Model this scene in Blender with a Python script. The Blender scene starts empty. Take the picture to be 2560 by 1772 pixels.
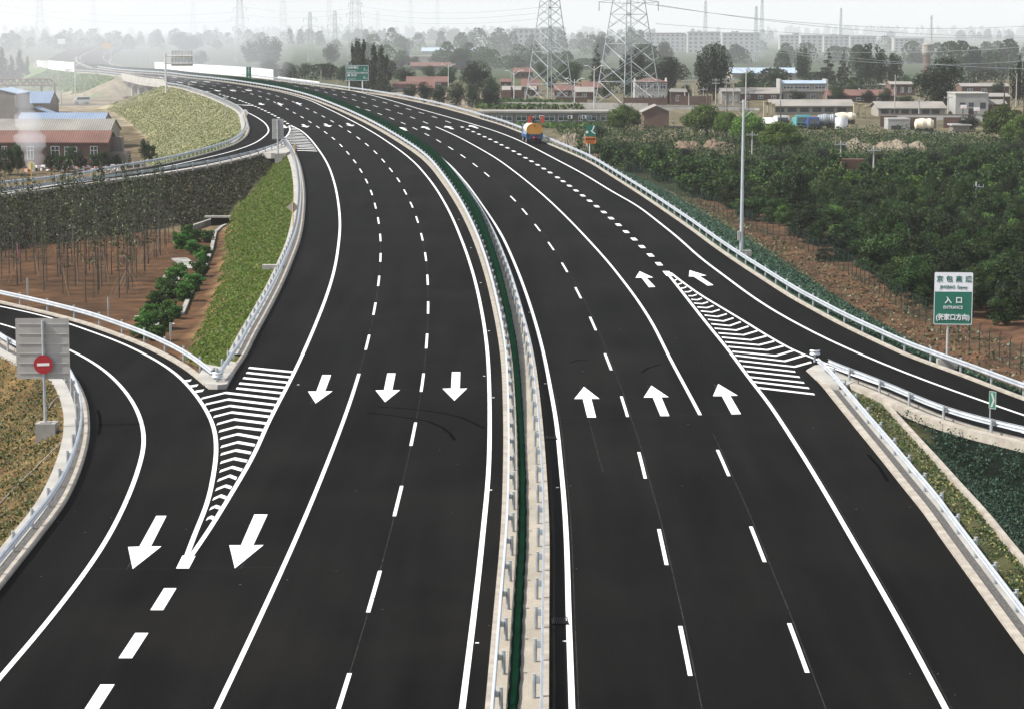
import bpy, math, random
import numpy as np
from mathutils import Vector, Matrix
random.seed(7); RNG = np.random.default_rng(7)
SC = bpy.context.scene
COL = SC.collection
R = math.radians

# ------------------------------------------------------------------ camera, sky, sun, exposure
F = 5856.0            # focal length in photo pixels (photo 2560 x 1772)
YH = 64.0             # row of the true horizon
CH = 23.915           # camera height over the datum
TH = math.atan((886 - YH) / F)
cam = bpy.data.cameras.new('camera'); co = bpy.data.objects.new('camera', cam); COL.objects.link(co)
cam.sensor_width = 36.0; cam.sensor_fit = 'HORIZONTAL'; cam.lens = 36.0 * F / 2560.0
cam.clip_start = 1.0; cam.clip_end = 20000.0
co.location = (0, 0, CH); co.rotation_euler = (math.pi / 2 - TH, 0, 0)
SC.camera = co

SUN_EL, SUN_AZ = R(47), R(191)      # azimuth measured from +X anticlockwise: the sun stands to the left, a little behind
sd = Vector((math.cos(SUN_EL) * math.cos(SUN_AZ), math.cos(SUN_EL) * math.sin(SUN_AZ), math.sin(SUN_EL)))
W = bpy.data.worlds.new('World'); SC.world = W; W.use_nodes = True
wn = W.node_tree; wn.nodes.clear()
wo = wn.nodes.new('ShaderNodeOutputWorld'); wb = wn.nodes.new('ShaderNodeBackground'); ws = wn.nodes.new('ShaderNodeTexSky')
ws.sky_type = 'NISHITA'; ws.sun_disc = False; ws.sun_elevation = SUN_EL
ws.sun_rotation = math.atan2(sd.x, sd.y)
ws.air_density = 1.0; ws.dust_density = 1.0; ws.ozone_density = 1.0
wb.inputs[1].default_value = 0.15
wh = wn.nodes.new('ShaderNodeHueSaturation'); wh.inputs['Saturation'].default_value = .38   # milky summer sky
wn.links.new(ws.outputs[0], wh.inputs['Color']); wn.links.new(wh.outputs[0], wb.inputs[0]); wn.links.new(wb.outputs[0], wo.inputs[0])
sl = bpy.data.lights.new('sun', 'SUN'); sl.energy = 5.0; sl.angle = R(0.6); sl.color = (1.0, 0.95, 0.87)
so = bpy.data.objects.new('sun', sl); COL.objects.link(so); so.rotation_euler = sd.to_track_quat('Z', 'Y').to_euler()
so.location = (-60, -20, 80)
SC.view_settings.view_transform = 'Standard'; SC.view_settings.look = 'None'
SC.view_settings.exposure = 0.5; SC.view_settings.gamma = 1.0; SC.view_settings.use_curve_mapping = False
SC.cycles.volume_bounces = 1; SC.cycles.max_bounces = 6; SC.cycles.diffuse_bounces = 2; SC.cycles.glossy_bounces = 2
SC.cycles.transparent_max_bounces = 6; SC.cycles.transmission_bounces = 3
SC.cycles.use_denoising = True; SC.cycles.caustics_reflective = False; SC.cycles.caustics_refractive = False
SC.cycles.volume_step_rate = 4.0; SC.cycles.volume_max_steps = 128

# ------------------------------------------------------------------ ground profile and pixel -> place
_zk = np.array([850, 1000, 1200, 1400, 1700, 2500, 9000.]); _zv = np.array([8.46, 6.0, 3.2, 2.0, 1.7, 1.2, 0.9])
def zroad(y):
    y = np.asarray(y, float)
    p = .0307347 * y - .233605e-4 * y ** 2 - .00124e-6 * y ** 3
    return np.where(y <= 850, np.where(y < 0, .0307 * y, p), np.interp(y, _zk, _zv))
_gk = np.array([-100, 240, 570, 800, 1000, 1200, 1500, 9000.]); _gv = np.array([1.5, 1.5, 4.3, 4.0, 2.4, 1.0, .6, .3])
def zg(y): return np.interp(y, _gk, _gv)
def row_of(y, z):
    zc = y * math.cos(TH) - (z - CH) * math.sin(TH); up = y * math.sin(TH) + (z - CH) * math.cos(TH)
    return 886 - F * up / zc
def depth(y, z): return y * math.cos(TH) - (z - CH) * math.sin(TH)
_YS = np.concatenate([np.arange(30, 300, .25), np.arange(300, 1200, 1.), np.arange(1200, 7000, 10.)])
_RT = np.minimum.accumulate(row_of(_YS, zroad(_YS)) - np.arange(len(_YS)) * 1e-7)
_GT = np.minimum.accumulate(row_of(_YS, zg(_YS)) - np.arange(len(_YS)) * 1e-7)
def P(px, py):                       # a point of the road surface
    y = float(np.interp(-py, -_RT, _YS)); z = float(zroad(y))
    return Vector(((px - 1280) * depth(y, z) / F, y, z))
def G(px, py):                       # a point of the open land
    y = float(np.interp(-py, -_GT, _YS)); z = float(zg(y))
    return Vector(((px - 1280) * depth(y, z) / F, y, z))
def AT(px, py, y):                   # the point seen at that pixel at that distance
    t = math.tan(TH + math.atan((py - 886) / F)); z = CH - t * y
    return Vector(((px - 1280) * depth(y, z) / F, y, z))
def m_px(y): return y / F            # metres per photo pixel
def PX(v):                           # back to the photo
    zc = depth(v[1], v[2]); return 1280 + F * v[0] / zc, row_of(v[1], v[2])
def T(c, r, *p): return [(640 * c + x / 3.603125, 443 * r + y / 3.603125) for x, y in p]
def Z(ox, oy, s, *p): return [(ox + x / s, oy + y / s) for x, y in p]
Z1 = lambda *p: Z(0, 90, 7.206, *p)
Z2 = lambda *p: Z(200, 60, 7.206, *p)
Z3 = lambda *p: Z(400, 90, 7.206, *p)
Z4 = lambda *p: Z(600, 200, 7.206, *p)
Z5 = lambda *p: Z(0, 270, 7.206, *p)
Z6 = lambda *p: Z(300, 250, 4.804, *p)

class Curve:                         # a line of the road as x(Y)
    def __init__(s, px=None, fn=None, sig=.018, y0=None, y1=None):
        if px is not None:
            pts = sorted([P(*q) for q in px], key=lambda v: v.y)
            ys = np.array([v.y for v in pts]); xs = np.array([v.x for v in pts])
            keep = np.concatenate([[True], np.diff(ys) > .25]); ys = ys[keep]; xs = xs[keep]
            t = np.log(ys); dt = .003
            tt = np.arange(t[0], t[-1], dt)
            h = np.diff(t); d = np.diff(xs) / h                       # pchip slopes
            m = np.zeros(len(t)); m[0], m[-1] = d[0], d[-1]
            for i in range(1, len(t) - 1):
                w = h[i - 1] / (h[i - 1] + h[i]); m[i] = d[i - 1] * (1 - w) + d[i] * w
            i = np.clip(np.searchsorted(t, tt, 'right') - 1, 0, len(h) - 1); u = (tt - t[i]) / h[i]
            x = ((1 + 2 * u) * (1 - u) ** 2) * xs[i] + u * (1 - u) ** 2 * h[i] * m[i] + u * u * (3 - 2 * u) * xs[i + 1] + u * u * (u - 1) * h[i] * m[i + 1]
            n = int(3 * sig / dt) + 1
            k = np.exp(-.5 * (np.arange(-n, n + 1) * dt / sig) ** 2); k /= k.sum()
            a = x[0] - (x[min(8, len(x) - 1)] - x[0]) / 8 * np.arange(n, 0, -1); b = x[-1] + (x[-1] - x[-9 if len(x) > 9 else 0]) / 8 * np.arange(1, n + 1)
            x = np.convolve(np.concatenate([a, x, b]), k, 'valid')
            s.Y, s.X = np.exp(tt), x
        else: s.Y, s.X = fn
        s.y0, s.y1 = (y0 or s.Y[0]), (y1 or s.Y[-1])
    def x(s, y):
        y = np.asarray(y, float); v = np.interp(y, s.Y, s.X)
        sl0 = (s.X[3] - s.X[0]) / (s.Y[3] - s.Y[0]); sl1 = (s.X[-1] - s.X[-4]) / (s.Y[-1] - s.Y[-4])
        return np.where(y < s.Y[0], s.X[0] + sl0 * (y - s.Y[0]), np.where(y > s.Y[-1], s.X[-1] + sl1 * (y - s.Y[-1]), v))
    def line(s, y0, y1, step=2., off=0., dz=0.):   # polyline, moved sideways by off (+ = towards +X side)
        n = max(2, int((y1 - y0) / step) + 1); y = np.linspace(y0, y1, n); x = s.x(y)
        dx = np.gradient(x, y); L = np.sqrt(1 + dx * dx)
        X, Y = x + off / L, y - off * dx / L
        return np.c_[X, Y, zroad(y) + dz]
    def shift(s, off):
        q = s.line(s.Y[0], s.Y[-1], 1.5, off); o = np.argsort(q[:, 1]); return Curve(fn=(q[o, 1], q[o, 0]))

# ------------------------------------------------------------------ materials
MATS = {}
def mat(name, c1, c2=None, scale=1.0, rough=.7, metal=0., bump=0., detail=4., spec=.5, contrast=(.35, .65), stretch=None, coat=0.):
    if name in MATS: return MATS[name]
    m = bpy.data.materials.new(name); m.use_nodes = True; nt = m.node_tree; b = nt.nodes['Principled BSDF']
    b.inputs['Roughness'].default_value = rough; b.inputs['Metallic'].default_value = metal
    b.inputs['Specular IOR Level'].default_value = spec; b.inputs['Coat Weight'].default_value = coat
    c1 = (*c1, 1)
    if c2 is None: c2 = tuple(x * .8 for x in c1[:3])
    tc = nt.nodes.new('ShaderNodeTexCoord'); mp = nt.nodes.new('ShaderNodeMapping'); no = nt.nodes.new('ShaderNodeTexNoise'); rp = nt.nodes.new('ShaderNodeValToRGB')
    if stretch: mp.inputs['Scale'].default_value = stretch
    no.inputs['Scale'].default_value = scale; no.inputs['Detail'].default_value = detail
    rp.color_ramp.elements[0].color = c1; rp.color_ramp.elements[1].color = (*c2, 1)
    rp.color_ramp.elements[0].position, rp.color_ramp.elements[1].position = contrast
    L = nt.links.new
    L(tc.outputs['Object'], mp.inputs[0]); L(mp.outputs[0], no.inputs['Vector']); L(no.outputs[0], rp.inputs[0]); L(rp.outputs[0], b.inputs['Base Color'])
    if bump:
        bp = nt.nodes.new('ShaderNodeBump'); bp.inputs['Strength'].default_value = bump; bp.inputs['Distance'].default_value = .05
        L(no.outputs[0], bp.inputs['Height']); L(bp.outputs[0], b.inputs['Normal'])
    MATS[name] = m; return m
def leafmat(name, c1, c2, trans=.25, rough=.6):
    if name in MATS: return MATS[name]
    m = mat(name, c1, c2, scale=.9, rough=rough, spec=.25)
    nt = m.node_tree; b = nt.nodes['Principled BSDF']
    oi = nt.nodes.new('ShaderNodeObjectInfo'); hs = nt.nodes.new('ShaderNodeHueSaturation')
    src = b.inputs['Base Color'].links[0].from_socket
    mr = nt.nodes.new('ShaderNodeMapRange'); mr.inputs['To Min'].default_value = .55; mr.inputs['To Max'].default_value = 1.6
    mh = nt.nodes.new('ShaderNodeMapRange'); mh.inputs['To Min'].default_value = .482; mh.inputs['To Max'].default_value = .515
    nt.links.new(oi.outputs['Random'], mr.inputs[0]); nt.links.new(mr.outputs[0], hs.inputs['Value'])
    nt.links.new(oi.outputs['Random'], mh.inputs[0]); nt.links.new(mh.outputs[0], hs.inputs['Hue'])
    nt.links.new(src, hs.inputs['Color']); nt.links.new(hs.outputs[0], b.inputs['Base Color'])
    tr = nt.nodes.new('ShaderNodeBsdfTranslucent'); mx = nt.nodes.new('ShaderNodeMixShader'); mx.inputs[0].default_value = trans
    nt.links.new(hs.outputs[0], tr.inputs[0]); nt.links.new(b.outputs[0], mx.inputs[1]); nt.links.new(tr.outputs[0], mx.inputs[2])
    nt.links.new(mx.outputs[0], nt.nodes['Material Output'].inputs[0])
    return m
def brick(name, c1, c2, mortar, sc=4.0, rough=.85):
    if name in MATS: return MATS[name]
    m = mat(name, c1, c2, scale=.35, rough=rough, detail=6)
    nt = m.node_tree; b = nt.nodes['Principled BSDF']; src = b.inputs['Base Color'].links[0].from_socket
    bt = nt.nodes.new('ShaderNodeTexBrick'); bt.inputs['Scale'].default_value = sc; bt.inputs['Mortar Size'].default_value = .012
    bt.inputs['Color1'].default_value = (1, 1, 1, 1); bt.inputs['Color2'].default_value = (.78, .78, .78, 1); bt.inputs['Mortar'].default_value = (*mortar, 1)
    mp = nt.nodes.new('ShaderNodeMapping'); mp.inputs['Rotation'].default_value = (R(90), 0, 0)
    tc = nt.nodes.new('ShaderNodeTexCoord'); nt.links.new(tc.outputs['Object'], mp.inputs[0]); nt.links.new(mp.outputs[0], bt.inputs['Vector'])
    mx = nt.nodes.new('ShaderNodeMixRGB'); mx.blend_type = 'MULTIPLY'; mx.inputs[0].default_value = .7
    nt.links.new(src, mx.inputs[1]); nt.links.new(bt.outputs[0], mx.inputs[2]); nt.links.new(mx.outputs[0], b.inputs['Base Color'])
    return m
def corrug(name, c1, c2, rough=.45, per=3.2, axis='x'):
    if name in MATS: return MATS[name]
    m = mat(name, c1, c2, scale=.25, rough=rough)
    nt = m.node_tree; b = nt.nodes['Principled BSDF']
    wv = nt.nodes.new('ShaderNodeTexWave'); wv.inputs['Scale'].default_value = per; wv.bands_direction = 'X'
    tc = nt.nodes.new('ShaderNodeTexCoord'); nt.links.new(tc.outputs['Object'], wv.inputs[0])
    bp = nt.nodes.new('ShaderNodeBump'); bp.inputs['Strength'].default_value = .6; bp.inputs['Distance'].default_value = .08
    nt.links.new(wv.outputs['Fac'], bp.inputs['Height']); nt.links.new(bp.outputs[0], b.inputs['Normal'])
    return m

M_WHITE = mat('road_paint', (.80, .80, .79), (.58, .58, .57), scale=1.1, rough=.6, detail=10, contrast=(.5, .78))
M_KERB = mat('kerb_concrete', (.38, .345, .295), (.27, .24, .20), scale=1.6, rough=.9, bump=.3, detail=8)
M_CONC = mat('concrete', (.33, .32, .29), (.235, .228, .21), scale=.9, rough=.9, bump=.2, detail=8)
M_CONCW = mat('pale_concrete', (.38, .365, .335), (.28, .27, .25), scale=.5, rough=.9, detail=8)
M_GALV = mat('galvanised_steel', (.60, .63, .66), (.48, .51, .55), scale=1.5, rough=.38, metal=.55, spec=.6)
M_POST = mat('post_steel', (.42, .45, .46), (.33, .35, .37), scale=2., rough=.5, metal=.4)
M_ALU = mat('sign_back_aluminium', (.40, .39, .37), (.33, .32, .30), scale=1.2, rough=.6, metal=.2)
M_RIB = mat('sign_rib', (.62, .62, .62), rough=.4, metal=.4)
M_GREENSIGN = mat('green_sign', (.012, .13, .085), (.014, .14, .09), rough=.4)
M_WSIGN = mat('white_sign', (.78, .77, .80), (.74, .73, .76), rough=.4)
M_RED = mat('red_sign', (.36, .012, .02), (.33, .01, .018), rough=.4)
M_ORANGE = mat('orange_sign', (.72, .20, .03), (.62, .16, .025), rough=.5)
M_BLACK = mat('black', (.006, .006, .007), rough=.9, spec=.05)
M_DGREY = mat('dark_grey', (.022, .022, .023), rough=.8, spec=.15)
M_YPOST = mat('yellow_post', (.62, .36, .03), (.5, .28, .03), rough=.5)
M_NET = mat('green_screen', (.0028, .021, .011), (.0018, .014, .007), scale=.9, rough=.9, spec=.0)
M_WALLP = corrug('white_panel', (.80, .80, .79), (.74, .74, .73), per=.35)
M_STEELF = mat('pylon_steel', (.36, .39, .41), (.26, .29, .31), scale=.3, rough=.6, metal=.2)
M_WOOD = mat('bark', (.10, .085, .065), (.06, .05, .04), scale=3., rough=.9)
M_STAKE = mat('wood_stake', (.24, .19, .125), (.18, .14, .09), scale=3., rough=.8)
M_GLASS = mat('window_glass', (.03, .04, .05), (.05, .06, .07), scale=.7, rough=.15, spec=.7)
M_FRAME = mat('window_frame', (.70, .71, .70), rough=.5)
M_TYRE = mat('tyre', (.015, .015, .016), rough=.8)
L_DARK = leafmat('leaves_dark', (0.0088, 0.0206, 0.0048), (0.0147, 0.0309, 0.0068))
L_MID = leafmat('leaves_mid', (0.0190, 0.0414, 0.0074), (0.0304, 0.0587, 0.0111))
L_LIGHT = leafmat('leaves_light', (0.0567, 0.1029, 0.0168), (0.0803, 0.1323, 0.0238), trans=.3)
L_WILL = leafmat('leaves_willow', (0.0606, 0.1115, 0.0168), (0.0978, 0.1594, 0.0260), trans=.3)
L_WILLD = leafmat('leaves_willow_shade', (0.0281, 0.0571, 0.0114), (0.0449, 0.0816, 0.0168), trans=.25)  # darker copy of the willow leaves, shade painted into the lower crown
L_POP = leafmat('leaves_poplar', (0.0125, 0.0225, 0.0112), (0.0200, 0.0312, 0.0150))
L_SAP = leafmat('leaves_sapling', (.036, .046, .016), (.062, .072, .026))
L_SAPW = leafmat('leaves_pale_back', (0.1760, 0.2080, 0.1360), (0.2400, 0.2640, 0.1760))
L_CON = leafmat('needles', (0.0088, 0.0203, 0.0076), (0.0142, 0.0298, 0.0113))
L_DITCH = leafmat('leaves_ditch', (0.0408, 0.1105, 0.0153), (0.0664, 0.1658, 0.0238), trans=.3)
L_GRASS = leafmat('grass_bright', (0.0632, 0.1071, 0.0101), (0.1042, 0.1428, 0.0167), trans=.35)
L_GRASSD = leafmat('grass_dry', (0.1860, 0.1550, 0.0682), (0.1364, 0.1178, 0.0496), trans=.3)
L_GRASSK = leafmat('grass_dark', (0.0420, 0.0525, 0.0210), (0.0595, 0.0665, 0.0315), trans=.3)
L_GRASSG = leafmat('grass_green', (0.0483, 0.0919, 0.0095), (0.0684, 0.1137, 0.0131), trans=.3)
L_STRAW = leafmat('straw', (0.1728, 0.1548, 0.0720), (0.1224, 0.1152, 0.0504), trans=.3)
L_PALE = leafmat('hazed_straw', (.40, .40, .25), (.30, .31, .18), trans=.3)  # lightened so the haze over the bend slope sits in its colour
L_DRYK = leafmat('dry_dark', (0.0320, 0.0368, 0.0208), (0.0480, 0.0512, 0.0288), trans=.2)
L_SLOPE = leafmat('slope_shrub', (0.0136, 0.0374, 0.0221), (0.0238, 0.0561, 0.0340), trans=.2)
L_SLOPEP = leafmat('slope_shrub_pale', (0.0338, 0.0713, 0.0465), (0.0525, 0.0938, 0.0638), trans=.2)

# ------------------------------------------------------------------ mesh builder and tagging
class MB:
    def __init__(s): s.v, s.f, s.m = [], [], []
    def add(s, v, f, m=0):
        n = len(s.v); s.v += [tuple(q) for q in v]; s.f += [tuple(i + n for i in q) for q in f]; s.m += [m] * len(f); return s
    def box(s, c, d, m=0, yaw=0., M=None):
        x, y, z = d[0] / 2, d[1] / 2, d[2] / 2
        p = [Vector((a * x, b * y, e * z)) for a in (-1, 1) for b in (-1, 1) for e in (-1, 1)]
        q = M or Matrix.Rotation(yaw, 3, 'Z'); p = [q @ t + Vector(c) for t in p]
        return s.add(p, [(0, 1, 3, 2), (4, 6, 7, 5), (0, 4, 5, 1), (2, 3, 7, 6), (0, 2, 6, 4), (1, 5, 7, 3)], m)
    def tube(s, a, b, r, m=0, n=8, r2=None, cap=True):
        a, b = Vector(a), Vector(b); d = (b - a)
        if d.length < 1e-6: return s
        q = d.to_track_quat('Z', 'Y'); r2 = r if r2 is None else r2
        p = [a + q @ Vector((r * math.cos(t), r * math.sin(t), 0)) for t in [2 * math.pi * i / n for i in range(n)]]
        p += [b + q @ Vector((r2 * math.cos(t), r2 * math.sin(t), 0)) for t in [2 * math.pi * i / n for i in range(n)]]
        f = [(i, (i + 1) % n, n + (i + 1) % n, n + i) for i in range(n)]
        if cap: f += [tuple(range(n - 1, -1, -1)), tuple(range(n, 2 * n))]
        return s.add(p, f, m)
    def bar(s, a, b, w, m=0): return s.tube(a, b, w * .7, m, 4, cap=False)
    def prism(s, poly, z0, z1, m=0):
        n = len(poly); p = [(x, y, z0) for x, y in poly] + [(x, y, z1) for x, y in poly]
        return s.add(p, [(i, (i + 1) % n, n + (i + 1) % n, n + i) for i in range(n)] + [tuple(range(n - 1, -1, -1)), tuple(range(n, 2 * n))], m)
    def plate(s, poly, y0, y1, m=0):      # outline in x,z with thickness along y
        n = len(poly); p = [(x, y0, z) for x, z in poly] + [(x, y1, z) for x, z in poly]
        return s.add(p, [(i, (i + 1) % n, n + (i + 1) % n, n + i) for i in range(n)] + [tuple(range(n - 1, -1, -1)), tuple(range(n, 2 * n))], m)
    def sweep(s, path, prof, m=0, closed=True, cap=True):   # prof (sideways, up); sideways = towards right of travel
        path = np.asarray(path); t = np.gradient(path[:, :2], axis=0); t /= np.linalg.norm(t, axis=1)[:, None] + 1e-9
        nrm = np.c_[t[:, 1], -t[:, 0]]; k = len(prof); V = []
        for p, nn in zip(path, nrm):
            for u, w in prof: V.append((p[0] + nn[0] * u, p[1] + nn[1] * u, p[2] + w))
        fs = []; kk = k if closed else k - 1
        for i in range(len(path) - 1):
            for j in range(kk): fs.append((i * k + j, i * k + (j + 1) % k, (i + 1) * k + (j + 1) % k, (i + 1) * k + j))
        if closed and cap: fs += [tuple(range(k - 1, -1, -1)), tuple((len(path) - 1) * k + j for j in range(k))]
        return s.add(V, fs, m)
    def lathe(s, c, prof, n=16, m=0):
        k = len(prof); V = [(c[0] + r * math.cos(2 * math.pi * i / n), c[1] + r * math.sin(2 * math.pi * i / n), c[2] + z) for i in range(n) for r, z in prof]
        return s.add(V, [(i * k + j, ((i + 1) % n) * k + j, ((i + 1) % n) * k + j + 1, i * k + j + 1) for i in range(n) for j in range(k - 1)], m)
    def mesh(s, name, mats, base=(0, 0, 0), smooth=False):
        me = bpy.data.meshes.new(name); b = np.array(base)
        me.from_pydata((np.array(s.v) - b).tolist() if s.v else [], [], s.f)
        for q in (mats if isinstance(mats, (list, tuple)) else [mats]): me.materials.append(q)
        if len(s.m): me.polygons.foreach_set('material_index', s.m)
        if smooth: me.polygons.foreach_set('use_smooth', [True] * len(s.f))
        me.update(); return me
    def build(s, name, mats, parent=None, base=None, smooth=False):
        b = base if base is not None else (tuple(parent.location) if parent and not parent.parent else (0, 0, 0))
        o = bpy.data.objects.new(name, s.mesh(name, mats, b, smooth)); COL.objects.link(o)
        if parent: o.parent = parent
        elif base is not None: o.location = base
        return o
def tag(o, label=None, cat=None, group=None, kind=None):
    if label: o['label'] = label
    if cat: o['category'] = cat
    if group: o['group'] = group
    if kind: o['kind'] = kind
    return o
def thing(name, label, cat, loc=(0, 0, 0), rz=0., group=None):
    o = bpy.data.objects.new(name, None); COL.objects.link(o); o.location = loc; o.rotation_euler = (0, 0, rz)
    o.empty_display_size = .2
    return tag(o, label, cat, group)
def part(name, mb, mats, parent, smooth=False):       # coordinates local to the parent
    return mb.build(name, mats, parent, base=(0, 0, 0), smooth=smooth)
def copy_tree(o, parent=None):
    c = o.copy(); COL.objects.link(c)
    if parent: c.parent = parent
    for ch in list(o.children): copy_tree(ch, c)
    return c
def inst(name, me, loc, rz=0., sc=1., parent=None):
    o = bpy.data.objects.new(name, me); COL.objects.link(o); o.location = loc; o.rotation_euler = (0, 0, rz)
    o.scale = (sc, sc, sc) if not isinstance(sc, tuple) else sc
    if parent: o.parent = parent
    return o
def quads_mesh(name, V, mats, mi=None):               # V (N,4,3) loose quads
    N = len(V); me = bpy.data.meshes.new(name)
    me.vertices.add(N * 4); me.vertices.foreach_set('co', V.reshape(-1).astype(np.float32))
    me.loops.add(N * 4); me.loops.foreach_set('vertex_index', np.arange(N * 4, dtype=np.int32))
    me.polygons.add(N); me.polygons.foreach_set('loop_start', np.arange(N, dtype=np.int32) * 4)
    me.polygons.foreach_set('loop_total', np.full(N, 4, dtype=np.int32))
    for q in mats: me.materials.append(q)
    if mi is not None: me.polygons.foreach_set('material_index', np.asarray(mi, np.int32))
    me.update(calc_edges=True); return me
def leaf_quads(C, size, rng, N=None, asp=1.6, droop=0.):
    n = len(C); d = rng.normal(size=(n, 3))
    if N is not None: d = d * .75 + N
    d /= np.linalg.norm(d, axis=1)[:, None] + 1e-9
    a = rng.normal(size=(n, 3)); a[:, 2] -= droop; a -= (a * d).sum(1)[:, None] * d; a /= np.linalg.norm(a, axis=1)[:, None] + 1e-9
    b = np.cross(d, a); s = size * (.6 + .8 * rng.random(n))[:, None] if np.isscalar(size) else size[:, None]
    a = a * s * .5 * asp ** .5; b = b * s * .5 / asp ** .5
    return np.stack([C - a - b * .55, C - a * .2 + b, C + a + b * .3, C + a * .3 - b], 1)

# ------------------------------------------------------------------ the lines of the road
M1 = Curve(T(1,3,(2065,1590),(2135,800),(2205,0)) + T(1,2,(2215,1596),(2226,1000),(2225,500),(2200,0)) + T(1,1,(2130,1180),(2050,850),(1960,580),(1830,300),(1680,60))
    + T(1,0,(1500,1440),(1250,1265),(1000,1120),(700,980),(400,870),(200,820)) + [(640,217.5),(600,211),(520,200.5),(464,195),(416,188),(370,185),(330,182.5),(290,179),(255,174),(215,166),(190,150),(203,136),(232,124),(252,117),(283,112),(325,109)])
M2 = M1.shift(2.05)
LI = Curve(T(1,3,(1857,1590),(2045,0)) + T(1,2,(2095,1050),(2105,550),(2100,250),(2087,0)) + T(1,1,(2030,1190),(1950,850),(1850,560),(1720,270),(1560,20))
    + T(1,0,(1400,1440),(1200,1290),(1000,1170),(800,1075),(600,990),(400,922),(200,862)))
LIo = M1.shift(-.75)
def join(a, b, ya, yb):               # a up to ya, b from yb, blended between
    y = np.exp(np.arange(math.log(a.Y[0]), math.log(b.Y[-1]), .003)); w = np.clip((y - ya) / (yb - ya), 0, 1)
    return Curve(fn=(y, a.x(y) * (1 - w) + b.x(y) * w))
LI = join(LI, LIo, 330, 460)
D2 = Curve(T(1,3,(765,1520),(905,1070),(1066,530),(1120,338)) + T(1,2,(1280,1315),(1418,712),(1500,250)) + T(1,1,(1538,1475),(1551,1176),(1546,926),(1529,718),(1495,540),(1452,384),(1402,252),(1344,136),(1284,27))
    + T(1,0,(1215,1533),(1147,1450),(1077,1375),(1000,1306),(922,1247),(840,1190),(758,1141),(680,1096),(595,1053),(510,1016),(425,982),(340,950)))
D2 = join(D2, M1.shift(-4.6), 330, 460)
D1 = Curve(T(0,3,(1950,1596)) + T(1,3,(0,845),(385,0)) + T(1,2,(560,1180),(928,172)) + T(1,1,(1005,1487),(1068,1186),(1106,936),(1122,725),(1121,546),(1103,393),(1075,260),(1041,141),(997,38))
    + T(1,0,(945,1540),(890,1457),(828,1381),(767,1314),(698,1250),(628,1197),(555,1147),(482,1101),(405,1059),(325,1020),(247,985),(167,954)))
D1 = join(D1, M1.shift(-8.35), 340, 460)
D0 = M1.shift(-12.1)
LC = Curve(T(0,3,(1640,330),(1870,0)) + T(0,2,(2060,1290),(2306,862)) + T(1,2,(110,612),(210,420),(330,190),(420,0)) + T(1,1,(560,1270),(640,1060),(705,840),(742,620),(757,430),(745,260),(705,50))
    + T(1,0,(640,1470),(560,1345),(470,1235),(380,1162),(305,1128)))
LA = Curve(T(0,3,(1640,330),(1762,0)) + T(0,2,(1870,1330),(1920,1100),(1950,850),(1925,640),(1860,500),(1740,330),(1560,150),(1380,35),(1310,0)) + T(0,1,(1100,1490),(850,1400),(640,1325),(300,1220),(0,1165)))
LB = Curve(T(0,3,(0,1310),(480,740),(1000,0)) + T(0,2,(1150,1290),(1240,1050),(1300,770),(1280,620),(1200,430),(1080,270),(900,110),(720,0)) + T(0,1,(640,1560),(160,1362),(0,1322)))
RI = Curve(T(2,3,(540,1590),(512,800),(487,0)) + T(2,2,(468,1300),(440,1000),(398,600),(345,300),(285,0)) + T(2,1,(170,1180),(60,870),(0,725)) + T(1,1,(2200,500),(1990,205),(1820,0)))
RI = join(RI, M2.shift(.62), 200, 260)
RA = Curve(T(2,3,(1605,1290),(1512,828),(1385,262)) + T(2,2,(1314,1527),(1200,1113),(1142,870),(1040,558),(985,371),(890,130)) + T(2,1,(730,1320),(596,1043),(475,815),(352,623),(230,457),(114,313),(10,196))
    + T(1,0,(2080,1575),(1975,1490),(1865,1410),(1755,1338),(1647,1273),(1540,1215),(1433,1161),(1328,1113),(1224,1071),(1117,1031),(1013,995),(910,966),(807,936)))
RA = join(RA, M2.shift(4.4), 440, 600)
RB = Curve(T(3,3,(355,1268),(184,803)) + T(2,3,(2262,235)) + T(2,2,(2135,1505),(1953,1092),(1849,850),(1695,543),(1405,0)) + T(2,1,(1260,1310),(1130,1108),(1000,933),(870,770),(700,580),(500,370),(300,180),(85,0))
    + T(1,0,(2150,1420),(2000,1332),(1800,1225),(1620,1145),(1528,1107),(1413,1063),(1300,1025),(1190,992),(1080,960),(972,932),(867,904),(765,880)))
RB = join(RB, M2.shift(8.15), 440, 600)
RC = Curve(T(3,3,(1600,1590),(1160,770),(720,0)) + T(3,2,(712,1590),(540,1285),(360,985),(180,700),(0,430)) + T(2,2,(2130,205),(1980,0)) + T(2,1,(1720,1275),(1540,1045),(1400,870),(1325,783),(1248,704),(1172,628),(1100,560),(1028,494),(960,431),(893,372),(828,317),(763,265),(700,215),(638,168),(577,123),(519,80),(460,40))
    + T(2,0,(395,1590),(343,1557),(287,1522),(232,1488),(178,1456),(120,1425),(68,1393)) + T(1,0,(2265,1335),(2163,1283),(2060,1235),(1958,1189),(1860,1148),(1730,1101),(1610,1058),(1490,1020),(1374,987),(1258,957),(1145,927),(1033,901),(925,878),(820,857)))
RC = join(RC, M2.shift(11.9), 420, 600)
RV = Curve(T(3,2,(400,30),(310,-4)) + T(3,1,(320,1596),(0,1430)) + T(2,1,(2100,1303),(1900,1183),(1700,1062),(1530,942),(1412,850)), sig=.008)
RS = Curve(T(3,2,(2306,545),(2000,440),(1600,300),(1200,150),(840,0)) + T(3,1,(600,1490),(300,1340),(0,1170)) + T(2,1,(2100,1030),(1900,880),(1700,730),(1500,550),(1300,390),(1130,260),(900,130),(690,0))
    + T(2,0,(600,1545),(400,1440),(200,1335),(0,1240)) + T(1,0,(2100,1165),(1900,1105),(1600,1020),(1300,938),(1000,865),(600,790),(300,748)))
RS = join(RS, M2.shift(16.0), 430, 620)
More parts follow.
